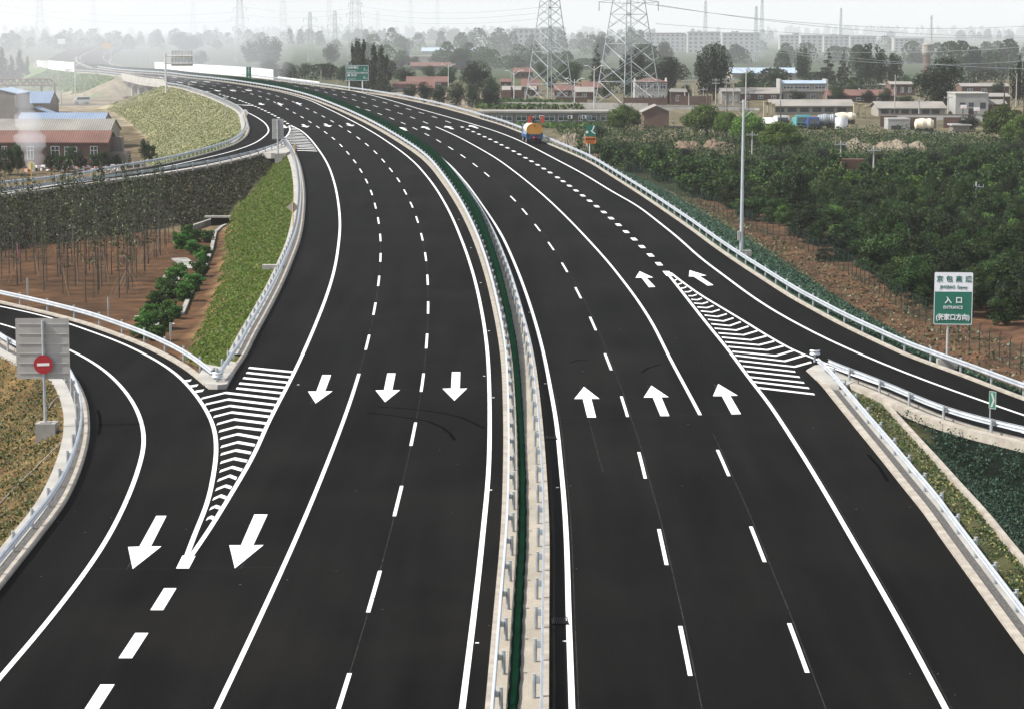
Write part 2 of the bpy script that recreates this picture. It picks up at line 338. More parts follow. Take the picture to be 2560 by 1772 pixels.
RL = Curve(T(3,2,(2306,705),(2000,620),(1600,490),(1200,340),(800,200),(500,90)))
HL = Curve(Z6((1780,340),(1788,370),(1760,420),(1700,470),(1640,510),(1500,570),(1300,632),(1000,705),(690,775),(400,832)) + [(300,436.5),(170,458)] + Z6((1740,280),(1640,210),(1500,140),(1350,75),(1200,10)) + Z3((800,1040),(560,960)), sig=.010)
HR = Curve(Z6((2030,310),(2042,350),(2030,400),(1990,450),(1930,500),(1850,560),(1700,622),(1300,725),(1000,790),(690,845),(400,888),(0,940)) + [(188,456),(83,470)], sig=.010)
# kerb lines (edge of the asphalt)
E1 = Curve(T(0,2,(2035,320),(2110,180),(2230,0)) + T(1,1,(0,1440),(120,1220),(250,960),(330,770),(405,560),(442,330),(442,100),(428,0)) + T(1,0,(390,1450),(335,1345),(290,1295),(250,1275)), sig=.010)
E2 = Curve(T(0,2,(1900,325),(1860,300),(1780,228),(1640,120),(1450,10)) + T(0,1,(1200,1490),(960,1400),(700,1310),(500,1258),(250,1195),(0,1140)), sig=.010)
E3 = Curve(T(0,3,(0,525),(200,270),(410,0)) + T(0,2,(590,1350),(720,1080),(790,850),(812,720),(810,600),(795,460),(735,310),(650,180)) + T(0,1,(160,1568),(0,1458)), sig=.012)
E4 = Curve(T(3,2,(2306,415),(2100,340),(1800,220),(1500,110),(1190,0)) + T(3,1,(1000,1500),(800,1410),(600,1310),(400,1200),(200,1090),(0,960)) + T(2,1,(2000,760),(1800,620),(1600,470),(1400,330),(1150,160),(900,0))
    + Z(1180,150,6.383,(1770,1590),(1500,1470),(1205,1345),(820,1185),(600,1098),(300,992),(0,900)) + Z(840,60,6.383,(2298,1525),(2000,1430),(1700,1345),(1300,1255),(900,1175),(500,1110),(0,1040))
    + [(760,212),(694,203),(600,192),(520,186),(440,180),(390,176),(340,172.5),(289,167.5),(272,158),(281,143),(296,134),(311,124),(335,117)])
E5 = Curve(T(3,3,(2306,1100),(2100,820),(1900,540),(1700,260),(1515,0)) + T(3,2,(1400,1430),(1200,1180),(1000,925),(800,680),(600,430),(420,215),(350,150)), sig=.008)
E6 = Curve(T(3,2,(2306,765),(2000,695),(1640,585),(1260,425),(1000,315),(760,225),(560,140),(480,100)), sig=.010)
E9 = Curve(Z6((1500,470),(1552,400),(1562,360),(1558,330),(1545,290)) + Z6((1350,560),(1100,640),(800,722),(650,757),(400,805),(0,868)) + [(167,456),(83,465),(0,474)] + Z3((1470,1345),(1280,1245),(1100,1165),(900,1085),(700,1020),(500,962),(300,915),(110,880)) + [(408,213),(360,203),(311,192),(275,187),(242,183.5),(215,182),(184,180),(140,176),(110,171),(88,165),(92,157),(114,150),(153,130),(208,116),(255,111),(330,107.5)], sig=.012)
E8 = Curve(T(1,0,(232,1280)) + Z6((1900,560),(1700,640),(1300,745),(1000,808),(690,858),(400,902),(0,958)) + [(188,464.5),(83,479),(6,488)], sig=.010)
E8 = Curve(fn=(E8.Y, np.maximum(E8.X, E9.x(E8.Y) + 3.4)))
N1 = P(*T(0,2,(1960,312))[0]).y; N2 = P(*T(1,0,(238,1275))[0]).y; N3 = P(*T(3,2,(345,130))[0]).y
RAMP_L1, RAMP_L0 = 182., 226.        # where the slip roads leave the picture
BR0, BR1 = P(408, 214).y, P(311, 192).y      # the bridge

# ------------------------------------------------------------------ terrain: one sheet, banked up to the roads
def inside_road(x, y):
    a = np.where(y < N1, E3.x(y), np.where(y < N2, E1.x(y), E9.x(y))); b = M1.x(y)
    r = (x > a) & (x < b)
    a = M2.x(y); b = np.where(y < N3, E5.x(y), E4.x(y)); r |= (x > a) & (x < b)
    r |= (x >= M1.x(y)) & (x <= M2.x(y))
    r |= (y > N1) & (y < RAMP_L1 + 20) & (x > E3.x(y)) & (x < E2.x(y))
    r |= (y > RAMP_L0 - 30) & (y < N2) & (x > E9.x(y)) & (x < E8.x(y))
    r |= (y < N3) & (y > 60) & (x > E6.x(y)) & (x < E4.x(y))
    return r
EDGES = [  # name, polyline, verge, slope
    ('E3', E3.line(0, RAMP_L1 + 20, 1.5), 1.5, 1.9), ('E2', E2.line(N1, RAMP_L1 + 20, 1.5), 1.0, 1.6), ('E1', E1.line(N1, N2, 1.5), 1.5, 1.6),
    ('E8', E8.line(RAMP_L0 - 30, N2, 1.5), .9, 1.75), ('E9', E9.line(RAMP_L0 - 30, BR0, 1.5), 1.3, 2.7), ('E9b', E9.line(BR1, 2600, 4), 1.3, 2.2),
    ('E4', E4.line(60, 640, 1.5), 1.0, 2.5), ('E4b', E4.line(640, 2600, 5), 1.0, 2.2), ('E6', E6.line(60, N3, 1.5), 1.0, 1.5), ('E5', E5.line(0, N3, 1.5), 2.6, 1.6)]
def terrain(x, y):
    x = np.asarray(x, float); y = np.asarray(y, float)
    base = zg(y); best = base.copy(); who = np.full(x.shape, -1); dist = np.full(x.shape, 1e9)
    for k, (nm, ln, verge, slope) in enumerate(EDGES):
        pad = 45
        sel = np.where((x > ln[:, 0].min() - pad) & (x < ln[:, 0].max() + pad) & (y > ln[:, 1].min() - pad) & (y < ln[:, 1].max() + pad))[0]
        sd_ = {'E3': (E3, -1), 'E2': (E2, 1), 'E1': (E1, -1), 'E8': (E8, 1), 'E9': (E9, -1), 'E4': (E4, 1), 'E6': (E6, -1), 'E5': (E5, 1)}.get(nm)
        if sd_: sel = sel[(x[sel] - sd_[0].x(y[sel])) * sd_[1] > -2.5]
        for s0 in range(0, len(sel), 4000):
            ii = sel[s0:s0 + 4000]; q = np.c_[x[ii], y[ii]]
            d2 = (q[:, 0][:, None] - ln[:, 0]) ** 2 + (q[:, 1][:, None] - ln[:, 1]) ** 2
            j = d2.argmin(1); d = np.sqrt(d2[np.arange(len(ii)), j])
            z = ln[j, 2] - .06 - np.maximum(0, d - verge) / slope - np.minimum(d, verge) * .05
            up = z > best[ii]; best[ii] = np.where(up, z, best[ii]); who[ii] = np.where(up, k, who[ii])
            dist[ii] = np.minimum(dist[ii], d)
    ins = inside_road(x, y)
    br = ins & (y > BR0 + 2) & (y < BR1 - 2) & (y < 900)
    best = np.where(ins, zroad(y) - .35, best); best = np.where(br, base, best); who = np.where(ins, 99, who)
    return best, who, dist
def tz(x, y): return float(terrain(np.array([x]), np.array([y]))[0][0])
def spread(a, b, n, p): t = np.linspace(0, 1, n); return a + (b - a) * t ** p
xs = np.concatenate([-95 - spread(0, 330, 66, 1.)[::-1], np.arange(-94, 62, 1.0), 62 + spread(0, 330, 60, 1.25)])
xs = np.unique(np.concatenate([xs[0] - spread(20, 4000, 30, 2.2)[::-1], xs, xs[-1] + spread(20, 4000, 30, 2.2)]))
ys = np.unique(np.concatenate([np.arange(-40, 70, 10.), np.arange(70, 360, 1.25), np.arange(360, 700, 3.), np.arange(700, 1300, 9.), 1300 + spread(0, 5600, 60, 1.8)]))
GX, GY = np.meshgrid(xs, ys); gx, gy = GX.ravel(), GY.ravel()
gz, gw, gd = terrain(gx, gy)
rough = RNG.normal(size=gx.shape) * .05; gz = gz + np.where((gw != 99), rough, 0)
C = np.tile(np.array([.07, .075, .04]), (len(gx), 1))
def paint(selm, c, jit=.12):
    C[selm] = np.array(c) * (1 + RNG.normal(size=(selm.sum(), 1)) * jit)
gpx = 1280 + F * gx / depth(gy, gz); gpy = row_of(gy, gz)
paint((gx < -5) & (gy < 260) & (gy > 60), (.085, .046, .024))
paint((gx < -10) & (gy >= 255) & (gy < 480), (.11, .088, .055))
paint((gx < 0) & (gy >= 480) & (gy < 700), (.20, .175, .135))
paint((gx > 5) & (gy < 480), (.030, .036, .017))
paint((gx > 5) & (gy > 420) & (gy < 900), (.11, .10, .065))
paint((gy > 900), (.05, .068, .040))
nmidx = {e[0]: i for i, e in enumerate(EDGES)}; nmidx['base'] = -1
def w(n): return gw == nmidx[n]
slope = gz > zg(gy) + .25
paint(w('E1'), (.060, .075, .016)); paint(w('E1') & (gy > 296), (.10, .08, .045)); paint(w('E1') & (gz < zg(gy) + .8), (.15, .095, .05))
paint(w('E8'), (.055, .055, .040)); paint(w('E9'), (.26, .245, .16)); paint(w('E9') & (gy < 345), (.11, .125, .04)); paint(w('E9b'), (.09, .14, .06))
paint(w('E3'), (.125, .082, .036), .3); paint(w('E2'), (.09, .052, .028))
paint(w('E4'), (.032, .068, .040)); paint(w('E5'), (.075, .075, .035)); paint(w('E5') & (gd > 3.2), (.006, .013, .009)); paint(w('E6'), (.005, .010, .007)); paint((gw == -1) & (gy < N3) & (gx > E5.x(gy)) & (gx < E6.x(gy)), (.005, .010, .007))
strip = (gx > E4.x(np.maximum(gy, 100))) & (gy < 300) & (~slope) & (gx < E4.x(np.maximum(gy, 100)) + 20)
paint(strip, (.082, .046, .028), .3)
paint((gx < -5) & (gy > BR0 - 45) & (gy < BR1 + 25) & (gx > E9.x(gy) - 26) & slope & ((gy > BR1 - 12)), (.25, .22, .17))
br = (gw == 99) & (gy > BR0) & (gy < BR1); paint(br, (.24, .22, .185))
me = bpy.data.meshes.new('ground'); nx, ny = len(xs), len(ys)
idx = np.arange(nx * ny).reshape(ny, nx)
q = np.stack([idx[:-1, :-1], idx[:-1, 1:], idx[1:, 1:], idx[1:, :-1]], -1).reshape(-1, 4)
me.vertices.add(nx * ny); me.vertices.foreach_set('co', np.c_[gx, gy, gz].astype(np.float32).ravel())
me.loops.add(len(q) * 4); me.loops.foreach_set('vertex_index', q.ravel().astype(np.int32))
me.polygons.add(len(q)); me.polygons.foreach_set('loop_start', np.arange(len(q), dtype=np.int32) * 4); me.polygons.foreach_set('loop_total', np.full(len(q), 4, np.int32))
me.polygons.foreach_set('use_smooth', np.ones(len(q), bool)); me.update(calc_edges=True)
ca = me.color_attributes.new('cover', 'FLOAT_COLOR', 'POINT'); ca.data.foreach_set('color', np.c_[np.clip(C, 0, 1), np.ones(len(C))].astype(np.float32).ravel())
m = mat('earth', (.6, .6, .6), (1.35, 1.3, 1.25), scale=.55, rough=.95, spec=.1, detail=10, contrast=(.3, .7), bump=.6)
nt = m.node_tree; b = nt.nodes['Principled BSDF']; src = b.inputs['Base Color'].links[0].from_socket
at = nt.nodes.new('ShaderNodeAttribute'); at.attribute_name = 'cover'
n2 = nt.nodes.new('ShaderNodeTexNoise'); n2.inputs['Scale'].default_value = .07; n2.inputs['Detail'].default_value = 4
r2 = nt.nodes.new('ShaderNodeValToRGB'); r2.color_ramp.elements[0].color = (.72, .74, .7, 1); r2.color_ramp.elements[1].color = (1.25, 1.2, 1.15, 1)
r2.color_ramp.elements[0].position = .35; r2.color_ramp.elements[1].position = .65
tcn = next(n for n in nt.nodes if n.bl_idname == 'ShaderNodeTexCoord'); nt.links.new(tcn.outputs['Object'], n2.inputs['Vector']); nt.links.new(n2.outputs[0], r2.inputs[0])
x1 = nt.nodes.new('ShaderNodeMixRGB'); x1.blend_type = 'MULTIPLY'; x1.inputs[0].default_value = 1
x2 = nt.nodes.new('ShaderNodeMixRGB'); x2.blend_type = 'MULTIPLY'; x2.inputs[0].default_value = 1
nt.links.new(at.outputs['Color'], x1.inputs[1]); nt.links.new(src, x1.inputs[2]); nt.links.new(x1.outputs[0], x2.inputs[1]); nt.links.new(r2.outputs[0], x2.inputs[2]); nt.links.new(x2.outputs[0], b.inputs['Base Color'])
me.materials.append(m)
ground = bpy.data.objects.new('ground', me); COL.objects.link(ground); tag(ground, kind='structure')

# ------------------------------------------------------------------ asphalt
M_ASPH = mat('asphalt', (.0030, .0029, .0028), (.0076, .0073, .0069), scale=.55, rough=.82, spec=.025, detail=9, bump=0, contrast=(.3, .72), stretch=(1.3, .10, 1))
nt = M_ASPH.node_tree; b = nt.nodes['Principled BSDF']; src = b.inputs['Base Color'].links[0].from_socket
n2 = nt.nodes.new('ShaderNodeTexNoise'); n2.inputs['Scale'].default_value = 9; n2.inputs['Detail'].default_value = 8
r2 = nt.nodes.new('ShaderNodeValToRGB'); r2.color_ramp.elements[0].color = (.72, .72, .72, 1); r2.color_ramp.elements[1].color = (1.3, 1.3, 1.28, 1); r2.color_ramp.elements[0].position = .3; r2.color_ramp.elements[1].position = .7
tcn = next(n for n in nt.nodes if n.bl_idname == 'ShaderNodeTexCoord'); nt.links.new(tcn.outputs['Object'], n2.inputs['Vector']); nt.links.new(n2.outputs[0], r2.inputs[0])
x1 = nt.nodes.new('ShaderNodeMixRGB'); x1.blend_type = 'MULTIPLY'; x1.inputs[0].default_value = 1; nt.links.new(src, x1.inputs[1]); nt.links.new(r2.outputs[0], x1.inputs[2])
# scuffs and dusty patches
n3 = nt.nodes.new('ShaderNodeTexNoise'); n3.inputs['Scale'].default_value = .12; n3.inputs['Detail'].default_value = 6
r3 = nt.nodes.new('ShaderNodeValToRGB'); r3.color_ramp.elements[0].position = .46; r3.color_ramp.elements[1].position = .80; r3.color_ramp.elements[0].color = (0, 0, 0, 1); r3.color_ramp.elements[1].color = (.5, .5, .5, 1)
nt.links.new(tcn.outputs['Object'], n3.inputs['Vector']); nt.links.new(n3.outputs[0], r3.inputs[0])
x2 = nt.nodes.new('ShaderNodeMixRGB'); x2.inputs[2].default_value = (.0150, .0138, .0120, 1); nt.links.new(r3.outputs[0], x2.inputs[0]); nt.links.new(x1.outputs[0], x2.inputs[1]); nt.links.new(x2.outputs[0], b.inputs['Base Color'])
def strip(mb, a, b, y0, y1, dz=0., m=0):
    n = int((y1 - y0) / (1.0 if y0 < 300 else 3.0)) + 2
    y = np.linspace(y0, y1, n) if y1 < 600 else np.unique(np.concatenate([np.arange(y0, min(y1, 350), 1.2), np.arange(max(y0, 350), y1, 5.), [y1]]))
    xa, xb = a.x(y), b.x(y); z = zroad(y) + dz; xb = np.maximum(xb, xa + .01)
    V = [(p, q_, r) for p, q_, r in zip(xa, y, z)] + [(p, q_, r) for p, q_, r in zip(xb, y, z)]; n = len(y)
    mb.add(V, [(i, n + i, n + i + 1, i + 1) for i in range(n - 1)], m)
YEND = 2600.
mb = MB(); strip(mb, E3, M1, -20, N1); strip(mb, E1, M1, N1, N2); strip(mb, E9, M1, N2, YEND)
strip(mb, E3, E2, N1, RAMP_L1); strip(mb, E9, E8, RAMP_L0 - 25, N2)
tag(mb.build('highway_left_carriageway', M_ASPH), kind='structure')
mb = MB(); strip(mb, M2, E5, -20, N3); strip(mb, M2, E4, N3, YEND); strip(mb, E6, E4, 70, N3)
tag(mb.build('highway_right_carriageway', M_ASPH), kind='structure')

# ------------------------------------------------------------------ painted markings
mk = MB(); DZ = .005
def ribbon(c, y0, y1, wd, off=0., dz=DZ, step=None, mb_=None):
    st = step or (1.0 if y1 < 420 else 3.0); a = c.line(y0, y1, st, off - wd / 2, dz); b_ = c.line(y0, y1, st, off + wd / 2, dz); n = len(a)
    (mb_ or mk).add(list(a) + list(b_), [(i, n + i, n + i + 1, i + 1) for i in range(n - 1)])
def yp(p): return P(*p).y
ribbon(LI, 0, 2500, .21); ribbon(RI, 0, 300, .21); ribbon(RI, 300, 2500, .2)
ribbon(LB, 0, RAMP_L1, .21)
tip = P(*T(0,3,(1640,330))[0]); ytip = tip.y
ribbon(LA, ytip + 1.2, RAMP_L1, .21); ribbon(LC, ytip + 1.2, yp(T(1,0,(303,1130))[0]), .21)
ribbon(D1, 0, yp(T(1,2,(928,172))[0]), .19)
def ppoly(pts, dz=DZ): mk.add([Vector((q.x, q.y, q.z + dz)) for q in (P(*p) for p in pts)], [tuple(range(len(pts)))])
ppoly(T(0,3,(1586,328),(1702,328),(1762,215),(1644,210)))
# wide short blocks below the left tip, and along the right-hand merge and the far exit
for a in ([(1478,505),(1590,505),(1470,703),(1354,703)], [(1218,908),(1337,908),(1190,1136),(1067,1136)], [(905,1372),(1033,1372),(890,1596),(760,1596)]): ppoly(T(0,3,*a))
def blocks(c, ys, ln=2.0, wd=.45):
    for y in ys: ribbon(c, y - ln / 2, y + ln / 2, wd, step=1.)
yb = [yp(p) for p in T(2,1,(1325,783),(1248,704),(1172,628),(1100,560),(1028,494),(960,431),(893,372),(828,317),(763,265),(700,215),(638,168),(577,123),(519,80),(460,40),(408,5)) + T(2,0,(343,1557),(287,1522),(232,1488),(178,1456),(120,1425),(68,1393),(20,1365)) + T(1,0,(2265,1335),(2213,1308),(2163,1283),(2110,1258),(2060,1235),(2008,1212),(1958,1189),(1908,1168),(1860,1148))]
blocks(RC, yb, 2.1)
HB = Curve(T(1,0,(300,1128)) + Z4((860,790),(815,752),(690,687),(635,653),(580,625),(520,593),(460,563),(400,535),(340,508),(285,483),(225,460),(165,438),(110,415),(50,392),(5,373)) + Z3((1360,1135),(1220,1095),(1080,1055)))
blocks(HB, [yp(p) for p in Z4((860,790),(815,752),(750,720),(690,687),(635,653),(580,625),(520,593),(460,563),(400,535),(340,508),(285,483),(225,460),(165,438),(110,415),(50,392),(5,373)) + Z3((1360,1135),(1300,1120),(1220,1095),(1150,1075),(1080,1055))], 2.2)
def dashes(c, ys, ln=6.0, wd=.155):
    for y in ys:
        sl_ = float(np.hypot(1, (c.x(y + 2) - c.x(y - 2)) / 4)); l = ln / sl_; ribbon(c, y - l / 2, y + l / 2, wd, step=2.)
def rows(c, near, y1):               # the near ones where the photo has them, then every 15 m along the line
    ys_ = sorted(near); out = list(ys_); y = ys_[-1]
    while y < y1:
        sl_ = float(np.hypot(1, (c.x(y + 8) - c.x(y)) / 8)); y += 15 / sl_; out.append(y)
    return out
mid = lambda *q: [yp(p) for p in q]
dashes(D2, rows(D2, mid(*(T(1,3,(765,1520),(1066,530)) + T(1,2,(1280,1313),(1418,712),(1500,249)) + T(1,1,(1538,1476),(1551,1176),(1546,926),(1529,718),(1495,540),(1452,384),(1402,251),(1344,136),(1284,27)) + T(1,0,(1215,1533),(1147,1450),(1077,1375),(1000,1306),(922,1247),(840,1190),(758,1141),(680,1096),(595,1053),(510,1016),(425,982),(340,950)))), 760))
dashes(D1, rows(D1, mid(*(T(1,1,(1005,1487),(1068,1186),(1106,936),(1122,725),(1121,546),(1103,393),(1075,260),(1041,141),(997,38)) + T(1,0,(945,1540),(890,1457),(828,1381),(767,1314),(698,1250),(628,1197),(555,1147),(482,1101),(405,1059),(325,1020),(247,985),(167,954)))), 760))
y0_ = yp(Z3((1000,950))[0]); dashes(D0, rows(D0, [y0_], 740))
dashes(RA, rows(RA, mid(*(T(2,3,(1605,1290),(1560,1062),(1345,130)) + T(2,2,(1172,992),(1015,465),(872,64)) + T(2,1,(730,1320),(596,1043),(475,815),(352,623),(230,457),(114,313),(10,196)) + T(1,0,(2080,1575),(1975,1490),(1865,1410),(1755,1338),(1647,1273),(1540,1215),(1433,1161),(1328,1113),(1224,1071),(1117,1031),(1013,995),(910,966),(807,936))))[1:], 760))
dashes(RB, mid(*(T(3,3,(270,1036),) + T(2,3,(2205,105),) + T(2,2,(1901,971),))) + rows(RB, mid(*T(1,0,(1528,1107),(1413,1063),(1300,1025),(1190,992),(1080,960),(972,932),(867,904),(765,880))), 760))
ribbon(RB, yp(T(2,2,(1695,543))[0]), yp(T(1,0,(1615,1145))[0]), .19)
dashes(RC, rows(RC, mid(*T(1,0,(1730,1101),(1610,1058),(1490,1020),(1374,987),(1258,957),(1145,927),(1033,901),(925,878),(820,857))), 760))
vt = yp(T(2,1,(1390,862))[0])
ribbon(RC, 0, vt, .21); ribbon(RV, N3 + 1.5, vt, .21); ppoly(T(2,1,(1355,848),(1415,848),(1445,885),(1392,892)))
ribbon(RS, 70, 2500, .22); ribbon(RL, 70, yp(T(3,2,(520,98))[0]), .18)
ribbon(HL, RAMP_L0 - 20, HL.Y[-1], .20); ribbon(HR, RAMP_L0 - 20, yp(Z6((2028,312))[0]), .2)
def stroke(pts, wy=.42, dz=DZ):      # a painted band given by its middle line, width measured along the road
    q = [P(*p) for p in pts]; n = len(q)
    mk.add([(v.x, v.y - wy / 2, float(zroad(v.y - wy / 2)) + dz) for v in q] + [(v.x, v.y + wy / 2, float(zroad(v.y + wy / 2)) + dz) for v in q], [(i, i + 1, n + i + 1, n + i) for i in range(n - 1)])
ax = [(2030,343),(2055,402),(2070,460),(2085,519),(2110,582),(2130,650),(2140,715),(2140,788),(2125,860),(2110,935),(2090,1012),(2068,1090),(2030,1180),(1985,1270),(1940,1365),(1895,1462)]
lx = [(1815,395),(1850,448),(1890,503),(1925,560),(1955,625),(1975,690),(1985,755),(1990,830),(1990,897),(1987,972),(1980,1050),(1962,1132),(1944,1215),(1919,1300),(1892,1388),(1862,1480)]
rx = T(1,2,(218,400),(193,455),(165,510),(133,560),(103,620),(70,680),(30,750)) + T(0,2,(2295,815),(2260,885),(2225,958),(2180,1038),(2130,1115),(2085,1198),(2035,1288),(1980,1378),(1922,1470))
for a, b_, c_ in zip(lx, ax, rx): stroke(T(0,2,a,b_) + [c_], .62)
for a, b_ in zip([(2240,118),(2220,163),(2190,210),(2155,258),(2130,302)], [(335,158),(315,205),(292,252),(268,298),(240,347)]): stroke(T(0,2,a) + T(1,2,b_), .62)
for a in ([(1650,242),(1720,232)], [(1705,288),(1780,276)], [(1755,334),(1832,322)]): stroke(T(0,2,*a), .75)
for a in ([(1437,892),(1452,884)], [(1460,935),(1487,922)], [(1488,970),(1530,957)], [(1522,1003),(1545,1000),(1572,990)], [(1555,1035),(1590,1035),(1620,1022)], [(1590,1070),(1625,1072),(1665,1058)], [(1615,1103),(1670,1107),(1712,1092)], [(1640,1137),(1715,1142),(1765,1126)], [(1670,1172),(1755,1178),(1815,1160)],
          [(1700,1208),(1800,1217),(1870,1195)], [(1735,1245),(1850,1258),(1935,1233)], [(1765,1283),(1905,1298),(1995,1270)], [(1795,1323),(1960,1340),(2060,1305)], [(1825,1363),(2020,1380),(2130,1345)], [(1860,1405),(2085,1422),(2210,1385)], [(1890,1443),(2150,1467),(2290,1432)], [(1920,1485),(2225,1512),(2361,1478)], [(1950,1527),(2300,1557),(2446,1520)]): stroke(T(2,1,*a), .55)
stroke(T(2,1,(1985,1570)) + T(3,2,(70,12)) + T(3,1,(240,1558)), .55)
for a, b_ in (((2010,8),[(150,60),(330,8)]), ((2045,55),[(240,110),(390,68)]), ((2080,103),[(245,155)]), ((2115,150),[(285,202)]), ((2145,202),[(325,253)]), ((2180,245),[(370,302)]), ((2215,298),[(418,357)])): stroke(T(2,2,a) + T(3,2,*b_), .55)
for y in (850,880,905,935,965,990,1020,1045,1072,1100,1130,1160,1190,1215,1245,1280):
    xl = np.interp(y, [830,870,920,1000,1070,1110,1180,1245,1290], [905,905,900,870,812,860,935,1005,1035]); xr = np.interp(y, [830,890,970,1060,1150,1260,1290], [940,1040,1130,1220,1300,1380,1400])
    xm = xl + (xr - xl) * .3; stroke(Z4((xl, y - (4 if y > 1000 else 0)), (xm, y - 5), (xr, y + 8)), .8)
for a in (T(2,2,(648,288),(790,398),(715,396),(758,565),(678,565),(637,398),(560,398)), T(2,2,(1255,277),(1412,382),(1346,382),(1418,552),(1337,552),(1268,385),(1186,385)), T(2,2,(1858,263),(2035,368),(1967,370),(2063,535),(1978,537),(1890,373),(1810,373)),
          T(2,1,(1150,850),(1272,906),(1212,909),(1290,990),(1233,994),(1167,909),(1112,909)), T(2,1,(1600,840),(1752,888),(1690,892),(1815,975),(1762,979),(1636,898),(1593,897)),
          T(1,2,(598,183),(677,183),(622,328),(690,328),(537,438),(468,330),(543,330)), T(1,2,(1183,168),(1258,168),(1228,318),(1298,318),(1163,427),(1076,320),(1152,318)), T(1,2,(1765,156),(1841,156),(1836,305),(1903,303),(1787,414),(1679,305),(1756,303)),
          T(0,2,(1408,1450),(1500,1450)) + T(0,3,(1360,128),(1455,128),(1195,333),(1153,134),(1255,130)), T(1,2,(-15,1437),(105,1437)) + T(0,3,(2282,118),(2374,116),(2115,328),(2065,118),(2170,118))): ppoly(a)
AR = [(-.19, -4.5), (.19, -4.5), (.19, .9), (.62, .9), (0, 4.5), (-.62, .9), (-.19, .9)]
def arrow(px, c, fwd, side=0., turn=0.):
    q = P(*px); h = math.atan2(float(c.x(q.y + 3) - c.x(q.y - 3)), 6.) + turn
    f = Vector((math.sin(h), math.cos(h))) * fwd; r = Vector((f.y, -f.x)); o = []
    for a, b_ in AR:
        v = Vector((q.x, q.y)) + r * a * 1.15 + f * b_; o.append((v.x, v.y, float(zroad(v.y)) + DZ))
    mk.add(o, [tuple(range(7))])
for p in Z4((1165,832),(1570,822),(1975,812),(380,438),(715,436),(1050,428)): arrow(p, D1, -1)
for p in Z3((1030,990),(1310,990),(1590,985),(350,840),(600,835),(840,830)) + Z2((1620,1068),(1470,968),(1690,965)): arrow(p, M1, -1)
for p in Z3((1480,1248),(750,1003)): arrow(p, HL, -1, turn=-.42)
arrow(Z4((800,845))[0], HL, -1)
for p in T(1,0,(1325,1163),(1530,1155),(1740,1152),(1960,1145)): arrow(p, RA, 1)
tag(mk.build('road_markings', M_WHITE), kind='structure')
# pale construction joints in the asphalt beside the lane lines, chalk lines across
sm = MB()
ribbon(RA, 0, 330, .035, .17, .004, mb_=sm); ribbon(RB, 0, 118, .035, .17, .004, mb_=sm); ribbon(RI, 0, 130, .03, .22, .004, mb_=sm); ribbon(RC, 0, 130, .03, .2, .004, mb_=sm)
ribbon(D2, 0, 330, .03, .0, .0035, mb_=sm); ribbon(D1, 100, 260, .03, .0, .0035, mb_=sm)
def thin(pts, wd=.03):
    q = [P(*p) for p in pts]
    for a, b_ in zip(q[:-1], q[1:]):
        t = (b_ - a); n = Vector((-t.y, t.x, 0)).normalized() * wd / 2
        v = [a - n, b_ - n, b_ + n, a + n]; sm.add([(k.x, k.y, float(zroad(k.y)) + .0045) for k in v], [(0, 1, 2, 3)])
for a in (T(0,3,(820,335),(2306,320)), T(1,2,(280,440),(1300,425)), T(2,2,(400,567),(1700,543)), T(2,2,(1720,540),(2306,530)), T(2,2,(390,400),(1600,378)), T(0,2,(800,360),(1650,310)), T(1,2,(980,325),(2040,298)), T(1,3,(0,320),(230,316)), T(2,2,(690,580),(820,1060))): thin(a)
for a in (T(0,3,(1140,340),(1175,275)), T(0,3,(2168,330),(2200,265)), T(1,2,(495,440),(512,405)), T(2,2,(605,275),(622,310)), T(2,2,(1218,280),(1230,305)), T(2,2,(1820,265),(1840,300))): thin(a, .05)
tag(sm.build('asphalt_joints', mat('joint_grey', (.045, .045, .043), (.018, .018, .017), scale=2., rough=.9, spec=.03)), kind='structure')

tm = MB(); sm, _sm = tm, sm
for a in (T(1,2,(1100,470),(1300,482),(1500,500),(1700,530),(1850,565),(1970,620),(2060,665)), T(1,2,(1000,525),(1200,545),(1400,572),(1550,600),(1680,655),(1750,710),(1790,770)), T(2,2,(520,75),(600,50),(680,48)), T(2,2,(1165,165),(1230,120),(1340,90)), T(0,2,(880,500),(900,560),(905,640),(890,720)), T(3,2,(900,900),(1000,1010),(1080,1140))): thin(a, .16)  # the stroke on the left slip road is the guardrail's shadow, painted dark
tag(tm.build('tyre_and_shadow_marks', mat('rubber_and_shadow', (.0016, .0016, .0016), (.0032, .0032, .0032), scale=2., rough=.95, spec=.0)), kind='structure')
gr = MB(); rgg = random.Random(9)
for i in range(46):
    q = P(rgg.uniform(60, 2400), rgg.triangular(620, 1770, 1300))
    if inside_road(np.array([q.x]), np.array([q.y]))[0]: gr.box((q.x, q.y, q.z + .012), (rgg.uniform(.02, .09), rgg.uniform(.02, .10), .02), 0, rgg.uniform(0, 3))
tag(gr.build('grit', mat('grit', (.12, .11, .095), (.06, .055, .05), scale=3., spec=.1)), 'pale grit and chalk scraps scattered on the asphalt', 'grit', kind='stuff')

# ------------------------------------------------------------------ kerbs, median paving, aprons
kb = MB()
KP = lambda s, w=.30, h=.12: [(0, -.3), (0, h), (s * w, h), (s * w, -.3)]
def kerb(c, y0, y1, s, off=0., w=.30, h=.12, st=1.5): kb.sweep(c.line(y0, y1, st, off), KP(s, w, h))
